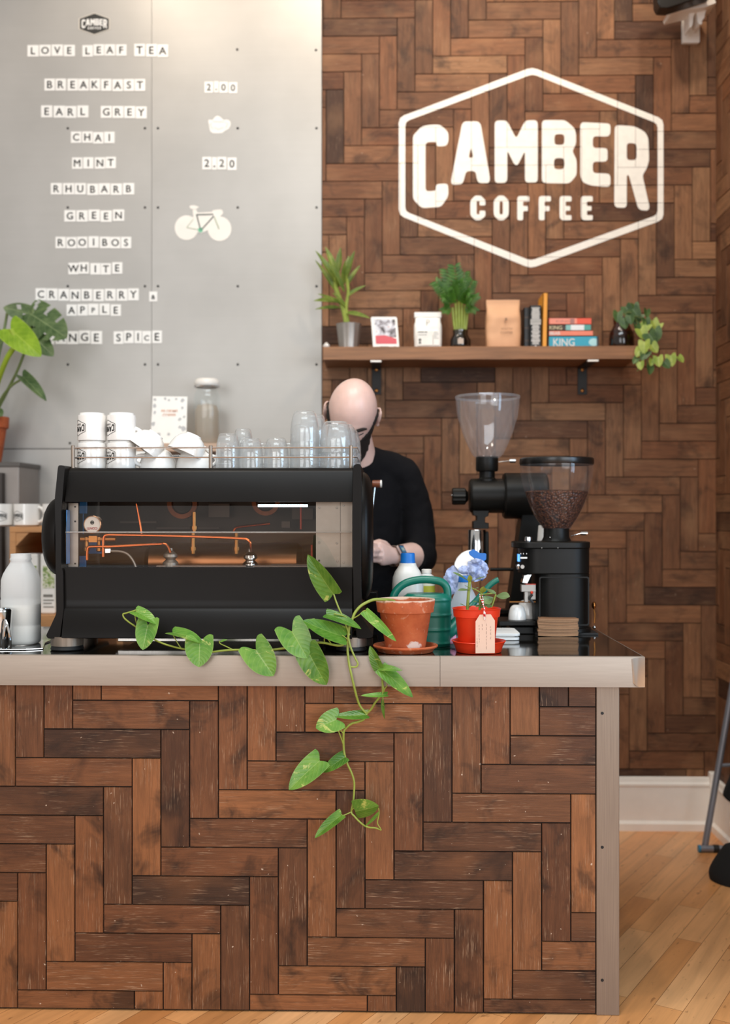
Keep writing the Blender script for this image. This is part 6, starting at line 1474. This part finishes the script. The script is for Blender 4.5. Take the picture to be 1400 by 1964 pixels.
mleaf((-30,640),(-70,720),90,MD,4.34,4.3,sl_,kind='heart',fold=.1,droop=.2,nrm=Vector((0,-1,.5)))
mleaf((-4,790),(4,798),20,MD,4.34,4.33,[],kind='heart',fold=.1,droop=.1,nrm=Vector((0,-1,.5)))
for l, r in (([(-20,808,4.38),(-8,745,4.3),(12,690,4.22),(30,658,4.2),(22,632,4.2)],.011),([(-18,808,4.40),(8,760,4.38),(38,700,4.36),(60,630,4.35),(64,592,4.34)],.006),([(-16,808,4.4),(2,765,4.36),(22,740,4.32),(44,726,4.30)],.005),([(-25,808,4.4),(-6,700,4.36),(4,655,4.36),(14,600,4.36)],.006),([(-30,808,4.4),(-40,700,4.36),(-30,640,4.34)],.008),([(-15,808,4.4),(30,720,4.36),(56,650,4.31)],.004)):
    mb = MB(); mb.tube(ppath(l), r, 10); obj('stem', mb, mat('monstera_stem','#8ea528' if r > .01 else '#6f7f4a',.4), mo)
# wooden crate with tea packets and mugs
Yk_ = 4.05; cr = thing('wooden_crate', 'open pine crate lying on its side on the back counter', 'crate', Vector((P(120,1213,Yk_).x, 4.2, zbk)))
x0, x1 = P(18,1100,Yk_).x, P(236,1100,Yk_).x; z0, z1 = zbk+.0005, P(18,1010,Yk_).z
zfl = P(60,1180,Yk_).z
for nm, lo, hi in (('bottom_board',(x0,Yk_,z0),(x1,4.42,zfl)),('top_board',(x0,Yk_,z1-.022),(x1,4.42,z1)),('side_board',(x0,Yk_+.001,zfl),(x0+.024,4.42,z1-.022)),('side_board',(x1-.024,Yk_+.001,zfl),(x1,4.42,z1-.022)),('back_board',(x0+.024,4.40,zfl),(x1-.024,4.42,z1-.022))):
    mb = MB(); mb.box(lo, hi); obj(nm, mb, WOODP, cr, smooth=0, bevel=.0015)
mb = MB(); mb.prism([[(x0+.024,z1-.022),(x0+.075,z1-.022),(x0+.024,z1-.075)]], lambda a, b, d: Vector((a, d, b)), Yk_+.004, 4.398); obj('corner_batten', mb, WOODP, cr, smooth=0)
GLAB = checker('leafy_label', [(0.0,'#6f8a4a'),(.42,'#a9b77c'),(.5,'#d9d8c4'),(.6,'#7f9a58')], 40)
for x, lab in ((58,'white tea packet with a dark side standing in the crate behind the milk'),(92,'white tea packet with a green picture in the crate beside the machine'),(128,'white tea packet deep in the crate hidden by the coffee machine')):
    a = P(x-15,1179,4.10); b = P(x+14,1062,4.10); t = thing('tea_packet', lab, 'packet', Vector(((a.x+b.x)/2,4.15,zfl)), 'tea packets in the crate')
    mb = MB(); mb.box((a.x,4.10,zfl+.0005),(b.x,4.20,b.z)); obj('packet', mb, PAPER, t, smooth=0, bevel=.006)
    mb = MB(); mb.pbox(x-10,x+12,1085,1128,4.0985,.001); obj('picture', mb, GLAB, t, smooth=0)
    mb = MB()
    for q, (y, w_) in enumerate(((1140,18),(1150,20),(1156,16),(1163,20))): mb.pbox(x-9,x-9+w_,y,y+(5 if q==0 else 2),4.0985,.001)
    obj('print', mb, mat('packet_print','#7d7a74',.6), t, smooth=0)
Ymu = 4.12; kq = S(1,Ymu); rM2 = 25*kq; hM2 = 43*kq
def mug2(x, lab, hd, ph):
    c = P(x,1010,Ymu); c.z = z1+.0005; t = thing('mug', lab, 'mug', c, 'white mugs standing on the crate')
    mb = MB(); mb.lathe([(0,0),(rM2*.85,0),(rM2,.006),(rM2,hM2),(rM2*.93,hM2),(rM2*.92,.01),(0,.008)], c, 40); obj('body', mb, CERAM, t, smooth=40)
    mb = MB(); ax = Vector((math.sin(hd),-math.cos(hd),0)); mb.tube([c+p for p in handle_pts(rM2-.003,hM2*.2,hM2*.85,.026,axis=ax)],.006,10); obj('handle', mb, CERAM, t)
    mb = MB(); wrap_logo(mb, c, rM2+.0005, c.z+hM2*.45, .055, ph, False); obj('logo', mb, INK, t, smooth=0, recalc=False)
mug2(0,'white logo mug on the crate cut by the picture edge',-1.2,.35); mug2(52,'white logo mug with its handle towards the machine on the crate',1.35,-.5); mug2(107,'white logo mug on the crate mostly hidden by the machine',1.8,-.3)
# steel tray with an open milk bottle and a steel jug
Yt0 = 2.945
tr = thing('steel_tray', 'flat steel rinse tray under the half empty milk bottle', 'tray', on(20, 3.03))
a = on(-60, Yt0); xr0 = P(84,1250,Yt0).x; xr1 = P(97,1230,3.14).x
pl_ = [(a.x,Yt0),(xr0-.05,Yt0),(xr0-.008,Yt0+.02),(xr1,3.09),(xr1,3.16),(a.x,3.16)]
mb = MB(); mb.prism([pl_], lambda p, q, d: Vector((p,q,d)), ZW, ZW+.004); obj('plate', mb, CHROME, tr, smooth=0, bevel=.0015)
mb = MB(); cc = P(40,1235,3.05)
for r in (.012,.022,.031,.039): mb.lathe([(r,ZW+.0041),(r,ZW+.0052),(r+.004,ZW+.0052),(r+.004,ZW+.0041)], (cc.x,3.05,0), 36)
obj('grid', mb, DULL, tr)
zt2 = ZW+.0056; Ym2 = 3.06; k = S(1, Ym2); c = P(40,1200,Ym2); c.z = zt2
mt = thing('milk_bottle', 'open half empty milk bottle without a cap on the steel tray', 'bottle', c)
hh = lambda y: P(40,y,Ym2).z-zt2
prof = [(0,0),(32*k,0),(35*k,.004),(35.5*k,.012),(35.5*k,hh(1199)),(34.8*k,hh(1197)),(35.5*k,hh(1195)),(35.5*k,hh(1150)),(34.6*k,hh(1147)),(35.2*k,hh(1143)),(34.6*k,hh(1112)),(31*k,hh(1100)),(25*k,hh(1089)),(20*k,hh(1081)),(18*k,hh(1076)),(19.5*k,hh(1072)),(18*k,hh(1069)),(18*k,hh(1062)),(16.5*k,hh(1062)),(16*k,hh(1075))]
obj('bottle', MB().lathe(prof, c, 48, sq=2.8), MILKY, mt, smooth=50)
obj('milk', MB().lathe([(0,.0015),(31*k,.0015),(34*k,.006),(34*k,hh(1158)),(0,hh(1158))], c, 48, sq=2.8), MILK, mt, smooth=50)
Yj = 2.972; k = S(1,Yj); c = P(-2,1200,Yj); c.z = ZW+.0042
mj = thing('steel_jug', 'small polished steel jug on the tray at the left picture edge', 'jug', c); hj = P(0,1167,Yj).z-c.z
mb = MB(); mb.lathe([(0,0),(20*k,0),(21.5*k,.004),(25.5*k,hj*.93),(25.5*k,hj*.97),(24*k,hj),(22*k,hj*.985),(19*k,.01),(0,.01)], c, 44); obj('body', mb, CHROME, mj, smooth=40)
mb = MB(); l = ppath([(10,1190,Yj-.030),(9,1203,Yj-.040),(7,1225,Yj-.040),(6,1243,Yj-.032)]); l2 = ppath([(10,1190,Yj-.030),(16,1205,Yj-.036),(19,1225,Yj-.034),(20,1243,Yj-.026)]); mb.tube(l,.004,8); mb.tube(l2,.004,8); obj('handle', mb, CHROME, mj)
# card and glass jar on a little shelf behind the machine
Yw2 = 4.36; sz = P(330,851,Yw2).z
mb = MB(); a = P(262,866,Yw2-.03); b = P(436,850.5,Yw2-.03); mb.box((a.x,Yw2-.03,a.z),(b.x,YS-.0005,sz-.0002)); tag(obj('small_shelf', mb, mat('pale_shelf','#c2a48e',.6,var=.1,aniso=(2,30,30)), smooth=0, bevel=.002), 'short pale wooden shelf on the grey sheets behind the cups', 'shelf')
fcd = lambda x, y, d: P(x, y, Yw2) + Vector((0, d+(850-y)*.0006, 0))
pc = thing('menu_card', 'white printed coffee card leaning behind the cups on the small shelf', 'card', Vector((P(322,851,Yw2).x,Yw2+.02,sz)))
mb = MB(); mb.prism([[(287,757),(354.5,758),(357,850),(288.5,850)]], fcd, 0, .003); obj('card', mb, PAPER, pc, smooth=0)
mb = MB(); rr_ = random.Random(12); GRY = mat('grey_sketch','#b5b5b6',.6)
for (x, y, r) in ((292,764,4),(312,762,3.5),(333,763,3),(346,765,5),(292,776,5),(293,790,4),(346,780,4),(342,803,4),(350,798,3),(292,812,5),(350,822,6),(343,818,4),(304,833,5),(322,833,4),(347,836,4),(295,842,4),(336,842,3),(319,765,3)):
    pts = [(x+r*rr_.uniform(.5,1.1)*math.cos(2*math.pi*q/7), y+r*rr_.uniform(.5,1.1)*math.sin(2*math.pi*q/7)) for q in range(7)]; mb.prism([pts], fcd, -.0008, -.0002)
obj('sketches', mb, GRY, pc, smooth=0)
mb = MB()
for s, y, wd in (('PILGRIMS',787,32),('COFFEE',795,26)):
    c0_ = fcd(321.5,y,-.0012); text_into(mb, s, c0_, S(6,Yw2), w=S(wd,Yw2), bold=.02)
obj('title', mb, mat('peach_print','#dba78c',.6), pc, smooth=0, recalc=False)
Yjr = 4.42; k = S(1,Yjr); c = P(397,851,Yjr); c.z = sz
jr = thing('glass_jar', 'tall clear clip-top glass jar with a white lid behind the cups', 'jar', c); hh = lambda y: P(397,y,Yjr).z-sz
obj('jar', MB().lathe([(0,.001),(23*k,.001),(25*k,.006),(25*k,hh(765)),(23*k,hh(756)),(20*k,hh(750)),(20*k,hh(744))], c, 40, sq=2.5), GLASS, jr, smooth=50)
obj('filling', MB().lathe([(0,.004),(22*k,.004),(23*k,.01),(22.5*k,hh(790)),(18*k,hh(778)),(0,hh(774))], c, 36, sq=2.5), glass_mat('sugar_sticks','#e9e0d6',.4,.4,.3,haze=.55,hazecol='#e6dccf'), jr, smooth=60)
obj('lid', MB().lathe([(20*k,hh(744)),(24*k,hh(741)),(24.5*k,hh(736)),(23*k,hh(730)),(19*k,hh(727)),(0,hh(726.5))], c, 40), mat('lid_white','#e4e0da',.3), jr, smooth=50)
obj('clip_wire', MB().lathe([(24.6*k,hh(743)),(25.4*k,hh(742)),(24.6*k,hh(741)),(23.8*k,hh(742)),(24.6*k,hh(743))], c, 36), CHROME, jr)
# ------------------------------------------------------------------ right side: folding rack and black cloth
Yr_ = 4.28; GREYT = mat('grey_tube','#8c8f98',.35,.5)
rk = thing('folding_rack', 'grey tubular folding rack standing at the right edge by the skirting', 'rack', Vector((P(1375,1622,Yr_).x,Yr_,0)))
zft = P(1375,1622,Yr_).z; rt = S(6.5,Yr_); zft = max(zft, rt+.001)
mb = MB(); p0 = P(1352,1620,Yr_); p0.z = zft; mb.tube([p0, P(1402,1332,Yr_), P(1462,990,Yr_)], rt*.95, 14); obj('leg', mb, GREYT, rk)
mb = MB(); a = P(1342,1622,Yr_-.01); a.z = rt+.0005; b = P(1500,1622,Yr_-.01); b.z = a.z; mb.tube([a,b], rt, 14); ft = obj('foot_bar', mb, GREYT, rk)
d = (b-a).normalized(); mb = MB(); mb.tube([a-d*.006, a+d*.002], rt*1.1, 14); obj('end_cap', mb, mat('blue_cap','#2f7fa6',.4), ft)
mb = MB(); mb.tube([a+d*.052, a+d*.075], rt*1.15, 14); obj('clamp', mb, RUBBER, ft)
mb = MB(); mb.tube([P(1379,1468,Yr_), P(1500,1464,Yr_)], rt*.55, 12); obj('cross_bar', mb, GREYT, rk)
mb = MB(); mb.tube([P(1462,990,Yr_), P(1522,1332,Yr_), Vector((P(1580,1622,Yr_).x, Yr_, zft))], rt*.95, 14); obj('leg', mb, GREYT, rk)
BC = mat('black_cloth','#0f0e0d',.95,bump=.15,bscale=90)
Yb3 = 3.86; mb = MB(); rings = []
for i in range(13):
    s = i/12; y = 1705-(1705-1638)*s; xl = 1377-9*math.sin(math.pi*min(1,s*2.2)*.5)*(1-s) + 27*s**1.6
    c0_ = P(xl, y, Yb3); w_ = .30
    rings.append([Vector((c0_.x+w_*.5+w_*.5*math.cos(a)*(1+.02*math.sin(5*a)), Yb3+.08+.10*math.sin(a)*(1-.3*s), max(.001, c0_.z+.004))) for a in [2*math.pi*k/28 for k in range(28)]])
mb.loft(rings); tag(obj('black_bag', mb, BC, smooth=60), 'soft black cloth bag on the floor cut by the right edge', 'bag')
mb = MB(); fk_ = pix(4.16); mb.prism([round_poly([(1389,1528),(1394,1512),(1402,1495),(1420,1440),(1500,1400),(1500,1560),(1400,1540)],.25)], fk_, 0, .03)
tag(obj('black_coat', mb, BC, smooth=40, bevel=.006), 'black coat hem hanging from the grey rack above the bag', 'coat')
# ------------------------------------------------------------------ pothos in the clay pot, trailing over the worktop edge
c = on(777.5, YPot); c.z = ZW+.0058; kp2 = S(1, 2.89); hp = zl(1151.5, YPot-.05)-c.z
po = thing('potted_pothos', 'trailing pothos in a lime-stained clay pot hanging over the worktop edge', 'plant', c)
TP = terracotta('terracotta_limed', hp-.0062, .014, .022)
mb = MB(); mb.lathe([(0,0),(37*kp2,0),(38.5*kp2,.002),(50*kp2,hp-.037),(51*kp2,hp-.0355),(55*kp2,hp-.0345),(58*kp2,hp-.002),(57.5*kp2,hp),(54*kp2,hp),(51.5*kp2,hp-.006),(47*kp2,hp-.04),(0,hp-.045)], c, 72); pot = obj('pot', mb, TP, po, smooth=35)
mb = MB(); mb.lathe([(0,hp-.018),(51*kp2,hp-.018)], c, 40); obj('soil', mb, SOIL, po)
def vine(l, r0, r1, m=STEM, n=10):
    p = ppath(l); mb = MB(); k = len(p); mb.tube(p, [r0+(r1-r0)*i/(k-1) for i in range(k)], n); return obj('stem', mb, m, po)
E0 = 2.842; E1 = 2.826
vine([(768,1162,2.93),(752,1152,2.91),(736,1150,2.885),(718,1150,2.87),(704,1155,2.86),(691,1163,2.855),(681,1175,2.85),(676,1187,E0),(670,1203,E0),(668,1218,E0),(667,1235,E0),(667,1252,2.838),(670,1276,2.835),(677.7,1311,2.836),(684.5,1338,2.845),(691,1355,2.85),(703,1369,2.85)], .0042, .0030)
vine([(703,1369,2.85),(698,1379,2.845),(688,1384,2.845),(674,1388,2.845),(663,1397,2.845),(659,1405,2.845),(659,1431,2.85),(661,1448,2.85),(666,1465,2.85),(674,1482,2.85),(679,1499,2.85),(679,1518,2.85),(677.5,1537,2.85),(674,1557.6,2.85),(680,1566,2.845),(688,1574.8,2.84),(698,1583,2.84),(708,1587,2.84),(720,1588,2.84),(731,1592,2.84)], .0034, .0022)
vine([(668,1222,E0),(672,1240,2.836),(681,1262,2.834),(686,1272,2.834),(683,1279,2.834),(673,1279,2.835)], .0028, .0022)
vine([(728,1280,2.834),(732.5,1294,2.834),(734,1312,2.834),(736,1324,2.834),(729,1336,2.838),(719,1348.5,2.842),(712,1360,2.848),(704,1368,2.85)], .0026, .0030)
vine([(668,1228,E0),(664,1233,E0),(652,1238,E0),(636,1236,E0),(622,1233,E0),(605,1233,2.845),(585.7,1237,2.848),(563,1241,2.85),(540,1244,2.853),(515,1247,2.855),(494,1247.5,2.857),(470,1246.5,2.857),(446,1246.6,2.857),(425,1248,2.857),(403,1251,2.857),(385,1250,2.857),(371,1246.6,2.86),(348,1244,2.86),(320.6,1237,2.87),(305,1231,2.87),(295,1226,2.87),(284,1219,2.87),(272,1210,2.87),(259,1201,2.87),(247,1193,2.87),(238,1185,2.87),(236,1178,2.87),(242,1176,2.87),(252,1173,2.87),(261,1170,2.87)], .0034, .0020)
vine([(670,1218,E0),(665,1203,E0),(659.6,1189.6,E0),(655,1178,E0),(649.7,1166.6,E0),(644,1152,E0),(640,1140,E0),(636,1133,E0)], .0028, .0020)
PT = .0016
def pet(l): vine(l, PT, PT*.9, STEM, 8)
pet([(371,1246.6,2.857),(375,1240,2.85),(383,1234,2.845)]); pet([(348,1244,2.86),(341,1234,2.86),(332,1218,2.86)]); pet([(263,1198,2.87),(260,1188,2.868),(259,1178,2.866),(262,1172,2.866)])
pet([(446,1246,2.857),(434,1240,2.855),(422,1234,2.853),(421,1229,2.852)]); pet([(284,1219,2.87),(284,1210,2.862),(284,1200,2.858)]); pet([(497,1247,2.855),(493,1247,2.85),(491,1248,2.846)])
pet([(622,1233,E0),(622,1226,2.838),(624,1217,2.836)]); pet([(636,1236,E0),(628,1224,2.836),(622,1212,2.834)]); pet([(585.7,1237,2.848),(572,1224,2.84),(560,1212,2.832)]); pet([(600,1235,2.846),(597,1246,2.83),(594,1256,2.825)])
pet([(668,1228,E0),(664,1224,2.835),(656,1218,2.83)]); pet([(676,1187,E0),(688,1180,2.838),(697,1172,2.836),(702,1171,2.834)]); pet([(672,1190,E0),(660,1182,2.836),(640,1177,2.832)])
pet([(659,1408,2.845),(652,1398,2.84),(647,1385,2.838),(644,1380,2.836)]); pet([(659,1431,2.85),(655,1418,2.845),(648,1400,2.84),(642,1390,2.838)]); pet([(664,1463,2.85),(655,1467,2.848),(645,1468,2.846),(630,1467,2.844),(619,1466,2.842),(612,1462,2.84)]); pet([(664,1463,2.85),(663,1456,2.846),(661,1452,2.844)])
pet([(674,1557,2.85),(668,1560,2.846),(658,1564,2.842),(654,1562,2.84)]); pet([(674,1557,2.85),(676,1552,2.846),(681,1549,2.842)]); pet([(731,1592,2.84),(729,1588,2.838),(724,1578,2.836),(727,1560,2.835),(726,1550,2.834)])
pet([(732,1300,2.834),(733,1318,2.832),(734,1335,2.83),(735,1352,2.83)]); pet([(736,1324,2.834),(742,1315,2.83),(742,1310,2.83)])
def lf(b, t_, wd, m=PHI_L, Yb=2.84, Yt=None, nr=(0,-1,.25), **kw):
    kw.setdefault('fold', .18); kw.setdefault('droop', .10)
    leaf(po, P(b[0],b[1],Yb), P(t_[0],t_[1],Yt if Yt else Yb-.01), S(wd,Yb), m, nrm=Vector(nr), nu=18, nv=9, **kw)
lf((639,1139),(588,1065.5),46,PHI_D,2.84,2.83,(-.55,-1,.1),kind='heart',lobe=.06,fold=.30)
lf((626,1178),(694,1198),27,PHI_D,2.836,2.82,(0,-.75,1),kind='heart',lobe=.05,droop=.22,bend=.0)
lf((660,1221),(578,1195),44,PHI_D,2.836,2.815,(.1,-.9,.8),kind='heart',lobe=.08,droop=-.14)
lf((602,1196),(567,1206),26,PHI_L,2.85,2.85,(0,-.7,1),kind='heart',lobe=.1)
lf((560,1211),(589,1262),60,PHI_L,2.832,2.815,(-.15,-1,.25),kind='heart',lobe=.36,roll=-8)
lf((594,1256),(625,1314.5),54,PHI_D,2.822,2.812,(-.1,-1,.1),kind='heart',lobe=.34,roll=6)
lf((491,1247.5),(524,1296),60,PHI_L,2.845,2.825,(-.1,-1,.2),kind='heart',lobe=.36)
lf((383,1233.5),(381,1279),56,PHI_L,2.842,2.822,(0,-1,.3),kind='heart',lobe=.36)
lf((331,1213),(390.5,1225.5),46,PHI_L,2.862,2.84,(.1,-.75,1),kind='heart',lobe=.10,droop=.22,roll=-22)
lf((283.5,1199),(273,1246),43,PHI_L,2.858,2.838,(0,-1,.3),kind='heart',lobe=.36)
lf((261,1173),(301,1191.5),33,PHI_L,2.866,2.85,(.1,-.8,.9),kind='heart',lobe=.14,droop=.20,roll=-14)
lf((422,1231),(436,1226),7,PHI_L,2.852,2.85,(0,-.6,1),kind='blade')
lf((701,1171),(763,1226.5),28,PHI_L,2.836,2.815,(.45,-.75,.9),kind='heart',lobe=.03,droop=.10,fold=-.25)
lf((728,1282),(708,1239.5),25,PHI_D,2.832,2.835,(-.6,-1,.0),kind='heart',lobe=.03,fold=.3)
lf((727,1281),(769,1282),15,PHI_D,2.832,2.80,(0,-.9,.8),kind='heart',lobe=.03,droop=.18)
lf((731,1283),(793,1335),32,PHI_D,2.830,2.80,(.35,-1,.5),kind='heart',lobe=.05,fold=.15)
lf((742,1332),(692,1336),13,PHI_L,2.830,2.82,(0,-.8,1),kind='heart',lobe=.05,droop=-.08)
lf((734,1338),(735,1380),10,PHI_D,2.832,2.825,(-.8,-.7,.2),kind='blade',droop=.12)
lf((645,1380),(606,1396),44,PHI_L,2.836,2.82,(-.1,-1,.4),kind='heart',lobe=.26,roll=-10)
lf((703,1371),(640,1376),25,PHI_D,2.846,2.84,(0,-.7,1),kind='heart',lobe=.08,droop=-.08)
lf((613,1459),(552.5,1513.5),48,PHI_L,2.838,2.815,(-.35,-1,.35),kind='heart',lobe=.12)
lf((661,1452),(619,1480),30,PHI_D,2.844,2.83,(-.2,-.8,.8),kind='heart',lobe=.08)
lf((681,1556),(726,1548),46,PHI_D,2.842,2.83,(.15,-1,-.15),kind='heart',lobe=.04,fold=-.25,roll=12)
lf((728,1556),(700,1588),9,mat('pale_leaf_back','#a9b79a',.5) if False else PHI_L,2.834,2.83,(.8,-.6,.2),kind='blade',droop=.1)
lf((655,1563),(601.5,1604.5),25,PHI_D,2.842,2.82,(-.3,-.8,.7),kind='heart',lobe=.06,droop=.14,fold=.3)
